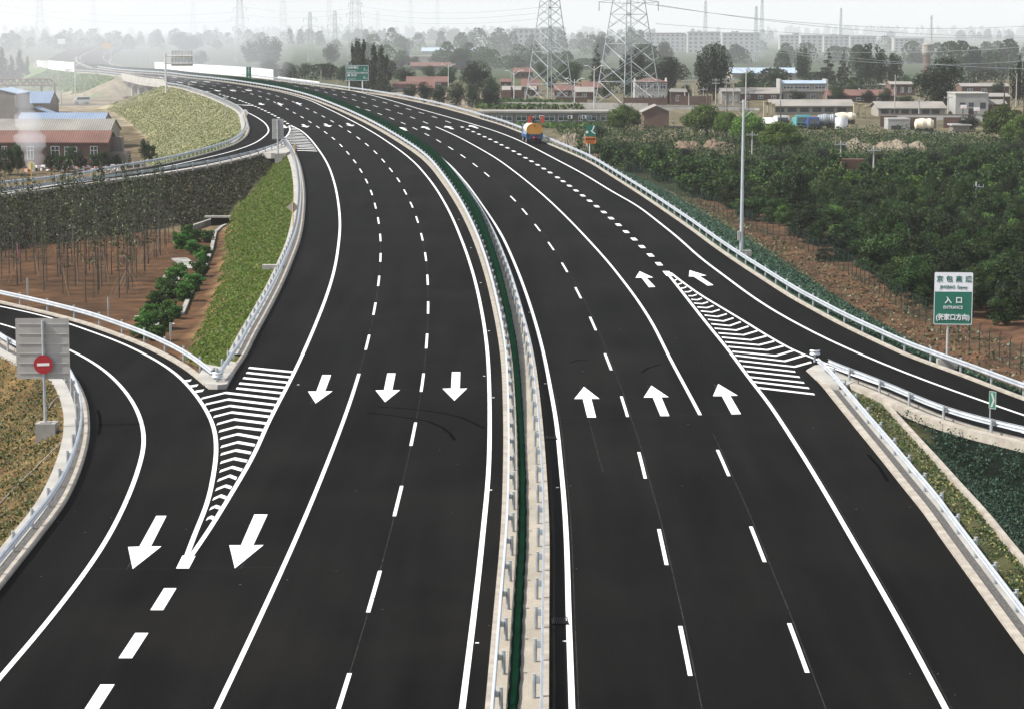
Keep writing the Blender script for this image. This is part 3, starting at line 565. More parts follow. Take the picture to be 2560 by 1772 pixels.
# line() runs towards +Y: sideways + means +X
kerb(M1, 0, 2500, 1, 0, .26, .14, 2.); kerb(M2, 0, 2500, -1, 0, .22, .14, 2.)
kerb(E3, 0, RAMP_L1, -1); kerb(E2, N1 + 1, RAMP_L1, 1, 0, .4); kerb(E1, N1 + 1, N2 - 1, -1); kerb(E8, RAMP_L0 - 20, N2 - 1, 1, 0, .45); kerb(E9, RAMP_L0 - 20, 760, -1)
kerb(E4, 70, 900, 1, 0, .32); kerb(E6, 70, N3 - 1, -1, 0, .18, .10); kerb(E6, 70, N3 - 4, -1, -.75, .55, .16); kerb(E5, 0, N3 - 1, 1, 0, .34)
kerb(E5, 0, N3 - 6, 1, 2.65, .24, .01); kerb(E4, 1100, YEND, 1, 0, .5); kerb(E9, 1050, YEND, -1, 0, .5)
tag(kb.build('kerb', M_KERB), kind='structure')
ap = MB()
def apron(c, y0, y1, o0, o1, dz=.05, st=1.5):
    a = c.line(y0, y1, st, o0, dz); b_ = c.line(y0, y1, st, o1, dz); n = len(a)
    if o0 > o1: a, b_ = b_, a
    ap.add(list(a) + list(b_) + [(p[0], p[1], p[2] - .4) for p in a] + [(p[0], p[1], p[2] - .4) for p in b_],
           [(i, n + i, n + i + 1, i + 1) for i in range(n - 1)] + [(i + 1, i, 2 * n + i, 2 * n + i + 1) for i in range(n - 1)][::1] + [(n + i, n + i + 1, 3 * n + i + 1, 3 * n + i) for i in range(n - 1)])
apron(E3, 60, 150, -1.35, -.72, .03); apron(E1, N1 + 12, N2 - 2, -1.25, -.62, .03); apron(E9, 330, BR0, -1.3, -.75, .02)
apron(E5, 0, N3 - 7, .78, 1.12, .02)
# paved noses of the three gores
def nose(pts, h=.13):
    q = [P(*p) for p in pts]; ap.prism([(v.x, v.y) for v in q], min(v.z for v in q) - .4, sum(v.z for v in q) / len(q) + h)
nose(T(0,2,(1780,225),(1862,295),(1960,312),(2045,300),(2110,180),(2170,80),(2080,60),(1985,120),(1850,90)))
nose(T(3,2,(345,150),(420,100),(480,90),(600,150),(780,270),(700,310),(640,312),(560,300),(430,230)))
nose(Z4((745,1120),(830,1095),(900,1160),(935,1300),(830,1365),(560,1365),(400,1355),(560,1260)))
tag(ap.build('concrete_apron', M_CONCW), kind='structure')
ap = MB()
for c_, a_, b_, o0, o1 in ((E5, 0, N3 - 7, .345, .77), (E3, 60, 150, -.715, -.305), (E6, 70, N3 - 5, -.74, -.19), (E1, N1 + 12, N2 - 2, -.615, -.305)): apron(c_, a_, b_, min(o0, o1), max(o0, o1), .012)
tag(ap.build('gravel_strip', mat('gravel', (.11, .105, .10), (.05, .048, .046), scale=9., rough=.95, bump=.6, detail=8)), kind='structure')
mp_ = MB(); strip(mp_, M1.shift(.26), M2.shift(-.22), 0, 2500, .10)
M_PAVE = brick('median_paving', (.40, .355, .29), (.30, .27, .22), (.5, .46, .42), 3.2)
for n_ in M_PAVE.node_tree.nodes:
    if n_.bl_idname == 'ShaderNodeMapping' and abs(n_.inputs['Rotation'].default_value[0]) > 1: n_.inputs['Rotation'].default_value = (0, 0, R(90))
tag(mp_.build('median_paving', M_PAVE), kind='structure')

# ------------------------------------------------------------------ guardrails
def arcpts(path, d0, step):
    seg = np.linalg.norm(np.diff(path[:, :2], axis=0), axis=1); s_ = np.concatenate([[0], np.cumsum(seg)]); L = np.arange(d0, s_[-1], step)
    return np.stack([np.interp(L, s_, path[:, k]) for k in range(3)], 1), s_[-1]
def post_mesh(side):
    k = MB(); k.tube((0, 0, -.35), (0, 0, .80), .07, n=10); k.tube((0, 0, .80), (0, 0, .815), .078, n=10)
    k.box((-.13 * side, 0, .60), (.14, .16, .20)); return k.mesh('post', M_POST)
PM = {1: post_mesh(1), -1: post_mesh(-1)}
def guardrail(c, y0, y1, side, off, label, group, step=4., d0=.5, lift=.06, maxp=90, extra=None):
    """side +1: the road lies on the -X side of the rail."""
    path = c.line(y0, y1, 1.0 if y1 < 400 else 2.0, off * side, lift)
    if extra is not None: path = np.concatenate(extra(path))
    o = thing('guardrail', label, 'guardrail', tuple(path[0]), group=group)
    prof = [(0, .44), (-.075, .49), (-.075, .54), (0, .60), (-.075, .66), (-.075, .71), (0, .76), (.02, .76), (-.05, .70), (-.05, .67), (.02, .60), (-.05, .53), (-.05, .50), (.02, .44)]
    MB().sweep(path, [(u * side, v) for u, v in prof]).build('rail', M_GALV, o)
    pp, _ = arcpts(path, d0, step); t = np.gradient(path[:, :2], axis=0); rest = MB()
    for i, p in enumerate(pp):
        j = int(np.argmin(((path[:, :2] - p[:2]) ** 2).sum(1))); h = math.atan2(-t[j, 0], t[j, 1]); n = Vector((math.cos(h), math.sin(h), 0)) * .22 * side
        if i < maxp: inst('post', PM[side], (p[0] + n.x - path[0][0], p[1] + n.y - path[0][1], p[2] - path[0][2]), h, 1., o)
        else: rest.tube((p[0] + n.x, p[1] + n.y, p[2] - .3), (p[0] + n.x, p[1] + n.y, p[2] + .8), .07, n=5)
    if rest.v: tag(rest.build('far_posts', M_POST, o), kind='stuff')
    return o
GG = 'guardrails along the highway'
guardrail(M1, 20, 850, 1, .30, 'steel guardrail on the left edge of the paved median', GG, d0=.6, lift=.1)
guardrail(M2, 20, 850, -1, .26, 'steel guardrail on the right edge of the paved median', GG, d0=2.0, lift=.1)
guardrail(E3, 45, RAMP_L1, -1, .45, 'guardrail on the outer edge of the near left slip road, by the no entry sign', GG)
guardrail(E2, N1 + 1.5, RAMP_L1, 1, .55, 'guardrail between the near left slip road and the sapling field', GG)
guardrail(E1, N1 + 1.5, N2 - 2.5, -1, .50, 'guardrail along the bright grass slope between the two left gores', GG, step=3.)
guardrail(E8, RAMP_L0 - 20, N2 - 2.5, 1, .55, 'guardrail on the near side of the far left slip road, above the dark slope', GG)
guardrail(E9, RAMP_L0 - 20, BR0 - 1, -1, .50, 'guardrail bending round the outside of the far left slip road', GG, step=2.)
guardrail(E9, BR1 + 1, 760, -1, .50, 'guardrail of the left carriageway beyond the bridge', GG)
guardrail(E4, 70, 660, 1, .42, 'long guardrail on the outer right edge of the road, beside the shrubs', GG)
guardrail(E6, 70, N3 - 1.2, -1, .50, 'guardrail on the left side of the right slip road, above the dark hollow', GG)
guardrail(E5, 20, N3 - 1.0, 1, .62, 'guardrail on the right edge of the near right carriageway', GG)
# rounded rail ends at the noses
def railend(px, r, label, z=.0):
    q = P(*px); o = thing('guardrail_end', label, 'guardrail end', (q.x, q.y, q.z + z), group='rounded guardrail ends')
    k = MB(); n = 12; pr = [(r * math.cos(math.pi * (1 + i / n)), r * .8 * math.sin(math.pi * (1 + i / n))) for i in range(n + 1)]
    k.sweep(np.array([(a, b_, 0) for a, b_ in pr]), [(0, .44), (.05, .50), (0, .60), (.05, .70), (0, .76), (-.02, .76), (-.02, .44)]); part('end_plate', k, M_GALV, o)
    k = MB(); k.tube((0, 0, -.2), (0, 0, .7), .07); part('post', k, M_POST, o)
railend(T(0,2,(1960,275))[0], .30, 'rounded rail end at the nose of the near left gore'); railend(T(3,2,(420,70))[0], .28, 'rounded rail end at the nose of the right gore'); railend(Z4((790,1130))[0], .3, 'rounded rail end at the nose of the far left gore')

# the green screen of the median: one wall of overlapping boards
hs = M1.line(15, 2500, 1.0, .93, .1); o = thing('anti_glare_screen', 'dark green anti-glare screen running down the middle of the median', 'screen', tuple(hs[0]))  # placed to cover the left rail's shadow on the paving
seg_, L_ = arcpts(hs, 0, .5); k = MB(); n = len(seg_); ph = (np.arange(n) * .5) % 2.0
wd_ = np.where(seg_[:, 1] < 200, .115 + .035 * np.sin(np.pi * ph / 2.0), .15)
t = np.gradient(seg_[:, :2], axis=0); t /= np.linalg.norm(t, axis=1)[:, None]; nn = np.c_[t[:, 1], -t[:, 0]]
wob = np.cumsum(RNG.normal(size=n) * .006); wob -= np.linspace(wob[0], wob[-1], n)
V = []
for p, nv, ww, wo_ in zip(seg_, nn, wd_, np.clip(wob, -.06, .06)):
    hh = np.interp(p[1], [115, 215], [.20, 1.45])  # lowered near the camera so its shadow spares the right-hand paving
    for u, v in ((-1, .0), (-1, hh - .08), (-.6, hh), (.6, hh), (1, hh - .08), (1, .0)): V.append((p[0] + nv[0] * (ww * u * 1.25 + wo_), p[1] + nv[1] * (ww * u * 1.25 + wo_), p[2] + v))
k.add(V, [(i * 6 + j, i * 6 + (j + 1) % 6, (i + 1) * 6 + (j + 1) % 6, (i + 1) * 6 + j) for i in range(n - 1) for j in range(6)])
k.build('board', M_NET, o)

# ------------------------------------------------------------------ lettering
_txt = {}
def text_mesh(body, size, m, depth_=.012, sx=1.0):
    cu = bpy.data.curves.new('lettering', 'FONT'); cu.body = body; cu.size = size; cu.align_x = 'CENTER'; cu.align_y = 'CENTER'; cu.extrude = depth_; cu.resolution_u = 3; cu.offset = size * (.022 if max(map(ord, body)) > 999 else .004)
    o = bpy.data.objects.new('lettering', cu); COL.objects.link(o)
    me = bpy.data.meshes.new_from_object(o.evaluated_get(bpy.context.evaluated_depsgraph_get()))
    bpy.data.objects.remove(o); bpy.data.curves.remove(cu)
    me.materials.clear(); me.materials.append(m); me.name = 'lettering'
    me.transform(Matrix.Diagonal((sx, 1, 1, 1))); me.transform(Matrix.Rotation(R(90), 4, 'X'))
    return me
def letters(parent, body, x, z, size, m, y=-.05, sx=1.0, bold=False):
    me = text_mesh(body, size, m, sx=sx)
    if bold:
        n = len(me.vertices)
    return inst('lettering', me, (x, y, z), 0, 1., parent)
def rrect(w, h, r, n=5, cx=0., cz=0.):
    o = []
    for sx, sz, a0 in ((1, 1, 0), (-1, 1, 90), (-1, -1, 180), (1, -1, 270)):
        for i in range(n + 1):
            a = R(a0 + 90 * i / n); o.append((cx + sx * (w / 2 - r) + r * math.cos(a), cz + sz * (h / 2 - r) + r * math.sin(a)))
    return o
def rim(k, w, h, r, t, y0, y1, m, cx=0., cz=0.):
    a = rrect(w, h, r, 5, cx, cz); b_ = rrect(w - 2 * t, h - 2 * t, max(r - t, .01), 5, cx, cz); n = len(a)
    V = [(x, y0, z) for x, z in a] + [(x, y0, z) for x, z in b_] + [(x, y1, z) for x, z in a] + [(x, y1, z) for x, z in b_]
    k.add(V, [(i, (i + 1) % n, n + (i + 1) % n, n + i) for i in range(n)] + [(i, 2 * n + i, 2 * n + (i + 1) % n, (i + 1) % n) for i in range(n)] + [(n + i, n + (i + 1) % n, 3 * n + (i + 1) % n, 3 * n + i) for i in range(n)], m)

# big entrance sign on the right
q = AT(2368, 905, 138.6); zb = tz(q.x, q.y); u = m_px(139)
o = thing('road_sign', 'white and green entrance sign on a grey post behind the right guardrail', 'road sign', (q.x, q.y, zb), R(-5))
top = AT(2379, 681, 138.6).z - zb; bot = AT(2379, 812, 138.6).z - zb; wS, hS = 96 * u, top - bot; zc_ = (top + bot) / 2; cx_ = 11 * u
k = MB(); k.plate(rrect(wS, hS, .09, 5, cx_, zc_), 0, .03); part('board', k, M_GREENSIGN, o)
k = MB(); hw = hS * .365; zt_ = top - hw / 2 - .03
k.plate(rrect(wS - .06, hw - .02, .06, 5, cx_, zt_), -.004, -.001); part('white_panel', k, M_WSIGN, o)
k = MB(); rim(k, wS - .02, hS - .02, .09, .035, -.006, -.001, 0, cx_, zc_); part('border', k, M_WSIGN, o)
k = MB(); k.tube((0, .11, -.4), (0, .11, top - .2), .085, n=14)
for zz in (.2, .5, .8): k.box((cx_, .055, bot + zz * hS), (wS * .9, .04, .06))
part('post', k, M_CONCW, o)
k = MB(); k.box((0, .1, .22), (1.2, 1.0, .6)); k.box((0, .1, .53), (.5, .4, .04)); part('base', k, M_CONC, o)
for i, ch in enumerate('京包高速'): letters(o, ch, cx_ - wS * .36 + i * wS * .245, top - hS * .135, hS * .125, M_GREENSIGN, -.012)
letters(o, 'JINGBAO  Expwy', cx_, top - hS * .285, hS * .085, M_GREENSIGN, -.012, .82)
letters(o, '入', cx_ - wS * .13, top - hS * .54, hS * .135, M_WSIGN, -.012); letters(o, '口', cx_ + wS * .15, top - hS * .54, hS * .135, M_WSIGN, -.012)
letters(o, 'ENTRANCE', cx_, top - hS * .675, hS * .085, M_WSIGN, -.012, .84)
letters(o, '(张家口方向)', cx_, top - hS * .865, hS * .128, M_WSIGN, -.012, .88)

def sign_back(px, prow, y, w_, top_r, bot_r, label, nrib, base=None, zr=None, red=None, group=None, post_r=.08):
    q = AT(px, prow, y); u = m_px(depth(y, q.z)); o = thing('road_sign', label, 'road sign', tuple(q), 0, group)
    t_, b_ = AT(px, top_r, y).z - q.z, AT(px, bot_r, y).z - q.z; cx = 0 if zr is None else zr * u
    k = MB(); k.plate(rrect(w_ * u, t_ - b_, .05, 3, cx, (t_ + b_) / 2), .10, .13); part('board', k, M_ALU, o)
    k = MB()
    for i in range(nrib): k.box((cx, .085, b_ + (t_ - b_) * (i + .6) / (nrib + .2)), (w_ * u * .92, .03, .024))
    part('rib', k, M_RIB, o)
    k = MB(); k.tube((0, 0, -.1), (0, 0, t_ - .12), post_r, n=14); k.tube((0, 0, t_ - .12), (0, 0, t_ - .10), post_r * 1.1, n=14); part('post', k, M_POST, o)
    return o, u, t_, b_
q = AT(117, 1056, 119.5)
o, u, t_, b_ = sign_back(113.5, 1056, 119.5, 133, 797, 947, 'back of a big grey sign board with a red no entry disc', 6, zr=-2.5)
k = MB(); k.box((.06, .1, -.75), (1.02, 1.02, 1.5)); k.box((.02, 0, .02), (.52, .40, .05)); part('base', k, M_CONC, o)
dz = AT(115, 910, 119.5).z - q.z
k = MB(); r_ = 23.5 * u
k.plate([(r_ * math.cos(a), dz + r_ * math.sin(a)) for a in [2 * math.pi * i / 40 for i in range(40)]], -.14, -.11); d_ = part('no_entry_disc', k, M_RED, o)
k = MB(); k.plate([(-r_ * .65, dz - r_ * .16), (r_ * .65, dz - r_ * .12), (r_ * .65, dz + r_ * .17), (-r_ * .65, dz + r_ * .13)], -.150, -.141); part('white_bar', k, M_WSIGN, d_)
yg = P(695, 392).y
o, u, t_, b_ = sign_back(695, 386, yg - 1.0, 29, 298, 349, 'back of a tall grey sign board at the nose of the far left gore', 7, zr=.3, post_r=.11)
k = MB(); k.box((.1, .2, -.55), (1.0, 1.0, 1.2)); part('base', k, M_CONC, o)

def small_sign(px, crow, brow, y, r_px, label, shape, post=M_YPOST, face=M_ALU):
    b_ = AT(px, brow, y); u = m_px(depth(y, b_.z)); c = AT(px, crow, y).z - b_.z; o = thing('road_sign', label, 'road sign', tuple(b_)); r_ = r_px * u; k = MB()
    if shape == 'diamond': k.plate([(r_, c), (0, c + r_), (-r_, c), (0, c - r_)], .05, .075)
    else: k.plate([(r_ * math.cos(a), c + r_ * 1.1 * math.sin(a)) for a in [2 * math.pi * i / 28 for i in range(28)]], .05, .075)
    part('board', k, face, o); k = MB(); k.tube((0, 0, -.5), (0, 0, c + r_ * .8), .045, n=8); part('post', k, post, o); return o
small_sign(733, 518.5, 588, P(729, 588).y, 15, 'grey back of a diamond sign on a yellow post beside the bright grass slope', 'diamond')
small_sign(738, 368.6, 417, P(735, 417).y, 8.5, 'grey back of a diamond sign at the hatched far left gore', 'diamond')
small_sign(613, 282.6, 318, P(610, 318).y, 7.2, 'pale back of a round sign at the bend of the far left slip road', 'round', face=M_WSIGN)
small_sign(79, 415, 457, P(79, 455).y + 9, 9.5, 'round cream sign back on a yellow post at the far left picture edge', 'round', face=mat('cream_sign', (.62, .55, .36), (.55, .48, .30)))
small_sign(564, 245.4, 288, P(564, 288).y, 6.8, 'faint diamond sign back above the far slip road guardrail, nearer of the two', 'diamond', M_POST, M_ALU)
small_sign(473.5, 210.7, 243, P(473, 243).y, 5.4, 'faint diamond sign back above the far slip road guardrail, farther of the two', 'diamond', M_POST, M_ALU)
def marker(px, t_, b_, br, wpx, label):
    y = P(px, br).y; q = AT(px, br, y); u = m_px(y); o = thing('marker_board', label, 'marker', tuple(q), R(62), 'delineator boards on the near left guardrail')
    z1, z0 = AT(px, t_, y).z - q.z, AT(px, b_, y).z - q.z
    k = MB(); k.plate(rrect(.20, z1 - z0, .02, 2, 0, (z0 + z1) / 2), -.015, .015); part('board', k, M_ALU, o)
    k = MB(); k.tube((0, .04, -.2), (0, .04, z1 - .05), .03, n=6); part('post', k, M_POST, o)
marker(70.8, 695, 738, 765, 4, 'thin marker board on the near left guardrail, beside the pink strip')
marker(272, 743, 775, 797, 5, 'marker board on the near left guardrail, in front of the sapling field')
marker(427.5, 807, 840, 858, 10, 'marker board on the near left guardrail, by the dirt path')
# chevron sign on the right slip road
y = P(2470, 1080).y; q = AT(2471, 1080, y); u = m_px(y); z0, z1 = AT(2471, 1019, y).z - q.z, AT(2471, 977, y).z - q.z
o = thing('chevron_sign', 'narrow green chevron board on the guardrail of the right slip road', 'road sign', tuple(q), R(-52))
k = MB(); k.plate([(0, z0), (.42, z0), (.42, z1), (0, z1)], 0, .02); part('board', k, M_GREENSIGN, o)
k = MB(); zc_ = (z0 + z1) / 2; h_ = (z1 - z0)
k.plate([(.08, zc_ + h_ * .42), (.20, zc_ + h_ * .42), (.36, zc_), (.20, zc_ - h_ * .42), (.08, zc_ - h_ * .42), (.24, zc_)], -.006, -.001); part('chevron', k, M_ALU, o)
k = MB(); k.tube((.03, .05, -.3), (.03, .05, z1), .035, n=8); part('post', k, M_POST, o)
k = MB(); rim(k, .44, h_ + .02, .01, .02, -.012, .03, 0, .21, zc_); part('border', k, M_RIB, o)

# two-board distance sign behind the far guardrail
yS = P(905, 222).y + 3; q = AT(906, 222, yS); q.z = tz(q.x, q.y); u = m_px(yS)
o = thing('road_sign', 'pair of green distance boards on two white posts before the poplars', 'road sign', tuple(q))
for r0, r1, l1, l2, l3 in ((164, 182.2, '八达岭高速', 'Badaling Expwy', '3'), (183.5, 202.5, '黄 河 路', 'Huanghe Rd', '6')):
    c0 = AT(893, (r0 + r1) / 2, yS) - q; hh = (r1 - r0) * u; ww = 56.5 * u
    k = MB(); k.plate(rrect(ww, hh, .12, 4, c0.x, c0.z), 0, .06); bd = part('board', k, M_GREENSIGN, o)
    k = MB(); rim(k, ww - .04, hh - .04, .12, .07, -.02, -.002, 0, c0.x, c0.z); part('border', k, M_WSIGN, bd)
    letters(bd, l1, c0.x - ww * .22, c0.z + hh * .17, hh * .36, M_WSIGN, -.03); letters(bd, l2, c0.x - ww * .24, c0.z - hh * .27, hh * .2, M_WSIGN, -.03)
    letters(bd, l3, c0.x + ww * .31, c0.z - hh * .08, hh * .46, M_WSIGN, -.03); letters(bd, 'km', c0.x + ww * .41, c0.z - hh * .18, hh * .22, M_WSIGN, -.03)
for px in (873, 906):
    x = AT(px, 200, yS).x - q.x; k = MB(); k.tube((x, .15, -3), (x, .15, AT(px, 166, yS).z - q.z), .15, n=10); part('post', k, M_FRAME, o)
# tall narrow green sign in the median
ySg = P(622, 211).y; q = AT(622.3, 209, ySg); u = m_px(ySg); o = thing('road_sign', 'tall narrow green sign standing in the median', 'road sign', tuple(q))
z1, z0 = AT(622, 168, ySg).z - q.z, AT(622, 197.4, ySg).z - q.z; ww = 12.6 * u
k = MB(); k.plate(rrect(ww, z1 - z0, .08, 3, 0, (z0 + z1) / 2), -.05, .05); part('board', k, M_GREENSIGN, o)
k = MB(); k.tube((0, .1, -.3), (0, .1, z1 - .2), .09, n=8); part('post', k, M_FRAME, o)
for i, ch in enumerate('京高速一合'): letters(o, ch, 0, z1 - (z1 - z0) * (.135 + .185 * i), ww * .32, M_WSIGN, -.07)
# seat belt sign
yB = P(1474, 392).y + 2; q = AT(1474, 391, yB); q.z = tz(q.x, q.y); u = m_px(yB)
o = thing('road_sign', 'green picture board over an orange seat belt board by the dirt bank', 'road sign', tuple(q))
c0 = AT(1476.5, 328, yB) - q; k = MB(); k.plate(rrect(26 * u, 28.5 * u, .05, 3, c0.x, c0.z), 0, .04); bd = part('board', k, M_GREENSIGN, o)
k = MB(); S_ = 26 * u
k.plate([(c0.x + S_ * a, c0.z + S_ * b_) for a, b_ in ((.12, .02), (.22, .02), (.40, .50), (.28, .50))], -.02, -.002)
k.plate([(c0.x - S_ * .34 + S_ * .13 * math.cos(a), c0.z - S_ * .12 + S_ * .13 * math.sin(a)) for a in [2 * math.pi * i / 16 for i in range(16)]], -.02, -.002)
k.plate([(c0.x + S_ * a, c0.z + S_ * b_) for a, b_ in ((.02, .04), (.10, .06), (.26, -.10), (.50, -.28), (.44, -.30), (.22, -.20), (.05, -.06))], -.018, -.002); part('pictogram', k, M_WSIGN, bd)
c1 = AT(1476, 351.5, yB) - q; k = MB(); k.plate(rrect(28 * u, 16.5 * u, .06, 3, c1.x, c1.z), 0, .04); bd = part('board', k, M_ORANGE, o); bd['label'] = 'orange board with black characters'
letters(bd, '系安全带', c1.x, c1.z + 2.6 * u, 6 * u, M_BLACK, -.02); letters(bd, 'Buckle Up', c1.x, c1.z - 4.2 * u, 3.6 * u, M_BLACK, -.02)
k = MB(); k.tube((0, .08, -2), (0, .08, c0.z + 12 * u), .07, n=8); part('post', k, M_FRAME, o)
# cantilever gantry at the far left edge
yG = P(415, 222).y; q = AT(415, 222, yG); u = m_px(yG); o = thing('gantry_sign', 'cantilever steel gantry holding the back of a faded sign board by the bridge', 'gantry sign', tuple(q))
zt_ = AT(415, 134, yG).z - q.z; k = MB(); k.tube((0, 0, -1), (0, 0, zt_), .22, n=10); part('pole', k, M_RIB, o)
for r_ in (140.5, 159.5):
    z = AT(415, r_, yG).z - q.z; k = MB(); k.tube((-4 * u, 0, z), (66 * u, 0, z), .16, n=8); part('arm', k, M_RIB, o)
k = MB(); a, b_ = AT(427, 127, yG) - q, AT(482, 166, yG) - q; k.box(((a.x + b_.x) / 2, .3, (a.z + b_.z) / 2), (b_.x - a.x, .08, a.z - b_.z)); bd = part('board', k, M_FRAME, o)
k = MB()
for i in range(7): k.box((a.x + (b_.x - a.x) * (i + .5) / 7, .24, (a.z + b_.z) / 2), (.07, .05, (a.z - b_.z) * .97))
part('rib', k, M_ALU, bd)
# two far boards
for px, w_, t_, b_, foot, mt, lb in ((268, 24, 108, 123, 146, mat('yellow_board', (.52, .36, .10), (.46, .31, .08)), 'faded yellow board over the far road in the haze'), (154, 20, 98, 111, 127, M_WSIGN, 'pale board on a pole left of the far road in the haze')):
    yF = 1500. if w_ > 22 else 1900.; u = m_px(yF); q = AT(px, foot, yF); q.z = float(zg(yF)); o = thing('billboard', lb, 'billboard', tuple(q)); c0 = AT(px, (t_ + b_) / 2, yF) - q
    k = MB(); k.box((0, 0, c0.z), (w_ * u, .3, (b_ - t_) * u)); part('board', k, mt, o); k = MB(); k.tube((w_ * u * (.42 if w_ > 22 else 0), .3, -1), (w_ * u * (.42 if w_ > 22 else 0), .3, c0.z), .3, n=6); part('post', k, M_POST, o)

# ------------------------------------------------------------------ bridge over the local road
o = thing('road_bridge', 'concrete bridge carrying the left edge of the highway over a local road', 'bridge', tuple(P(360, 203)))
base = o.location; yb = np.linspace(BR0 - 1, BR1 + 1, 24); xb_ = E9.x(yb)
path = np.c_[xb_ - .25, yb, zroad(yb)] - np.array(base)
k = MB(); k.sweep(path, [(-.45, -1.1), (-.45, .0), (M1.x(580) - E9.x(580) + .6, .0 - .02), (M1.x(580) - E9.x(580) + .6, -1.1)]); part('deck', k, M_CONCW, o)
k = MB(); k.sweep(path, [(-.50, -.5), (-.50, .95), (-.20, .95), (-.20, .0), (-.46, -.02), (-.46, -.5)]); k.sweep(path + np.array([0, 0, 1.25]), [(-.42, 0), (-.42, .1), (-.3, .1), (-.3, 0)])
part('parapet', k, M_CONCW, o)
for i in range(5):
    y = BR0 + (BR1 - BR0) * (i + .5) / 5; x = float(E9.x(y)); k = MB()
    for dx in (1.2, 7., 13., 19.):
        k.tube((x + dx - base.x, y - base.y, float(zg(y)) - .5 - base.z), (x + dx - base.x, y - base.y, float(zroad(y)) - 1.0 - base.z), .45, n=10)
    k.box((x + 10 - base.x, y - base.y, float(zroad(y)) - 1.45 - base.z), (21, 1.1, .8)); part('pier', k, M_CONCW, o)
# local road beneath and the path beside
mb = MB(); q = [G(p, r) for p, r in ((30, 268), (440, 268), (460, 257), (120, 257))]
y_ = G(300, 262).y; mb.add([(-190, y_ - 6, float(zg(y_)) + .03), (10, y_ - 6, float(zg(y_)) + .03), (10, y_ + 5, float(zg(y_)) + .04), (-190, y_ + 5, float(zg(y_)) + .04)], [(0, 1, 2, 3)])
tag(mb.build('local_road', mat('worn_asphalt', (.13, .125, .12), (.10, .098, .095), scale=.3, rough=.9)), kind='structure')
# white noise barriers
def barrier(pts, h, label, lift=0.):
    q = [P(*p) for p in pts]; o = thing('noise_barrier', label, 'noise barrier', tuple(q[0])); b0 = np.array(o.location)
    k = MB(); k.sweep(np.array([tuple(v) for v in q]) - b0 + np.array([0, 0, lift]), [(-.06, 0), (-.06, h), (.06, h), (.06, 0)]); part('panel', k, M_WALLP, o)
    pp, _ = arcpts(np.array([tuple(v) for v in q]), .1, 5.); pm_ = MB().box((0, 0, h / 2), (.2, .2, h + .1)).mesh('post', M_FRAME)
    for p in pp[:95]: inst('post', pm_, (p[0] - b0[0], p[1] - b0[1], p[2] - b0[2] + lift), 0, 1., o)
ln = E4.line(P(694, 200).y, 800, 4., 1.4); barrier([PX(v) for v in ln], 2.6, 'long white panel barrier along the right edge of the far highway')
barrier([(186, 180.5), (160, 178), (140, 176), (122, 173.5), (108, 170.5), (92, 166)], 3.0, 'white panel barrier along the left edge of the far highway, near the smoke')
ln = E4.line(P(835, 216).y, P(694, 202).y, 3., .9); barrier([PX(v) for v in ln], 1.0, 'low white parapet wall joining the long white barrier')
# drains, gutter, studs
for p, lb in ((T(2,3,(430,800))[0], 'black drain grate beside the median, nearer of the two'), (T(2,2,(348,748))[0], 'black drain grate beside the median, farther of the two')):
    q = P(*p); o = thing('drain_grate', lb, 'drain grate', tuple(q), R(2), 'drain grates by the median'); k = MB()
    for i in range(9): k.box((-.28 + .07 * i, 0, .01), (.035, .9, .03))
    part('bars', k, M_DGREY, o); k = MB(); k.box((0, -.5, .01), (.66, .06, .034)); k.box((0, .5, .01), (.66, .06, .034)); k.box((0, 0, .003), (.6, .96, .004)); part('frame', k, M_BLACK, o)
mb = MB(); mb.box((0, 0, .008), (.13, .10, .028)); stud = mb.mesh('road_stud', M_WHITE)
for p in T(1,3,(1992,1001)) + T(1,2,(2115,1219),(2138,388),(380,272),(2055,195)) + T(1,1,(2098,1387),(2024,954),(1936,640),(1826,383)) + T(2,3,(472,985),) + T(2,2,(410,1196),(300,262)) + T(2,1,(157,1220),):
    q = P(*p); tag(inst('road_stud', stud, q), 'small pale road stud beside the median edge line', 'road stud', 'road studs by the median')
q = P(*T(1,1,(235,815))[0]); o = tag(MB().box((q.x - .75, q.y, q.z + .05), (1.6, .7, .35)).build('concrete_gutter', M_CONCW), 'short pale concrete gutter under the guardrail at the top of the grass slope', 'gutter')

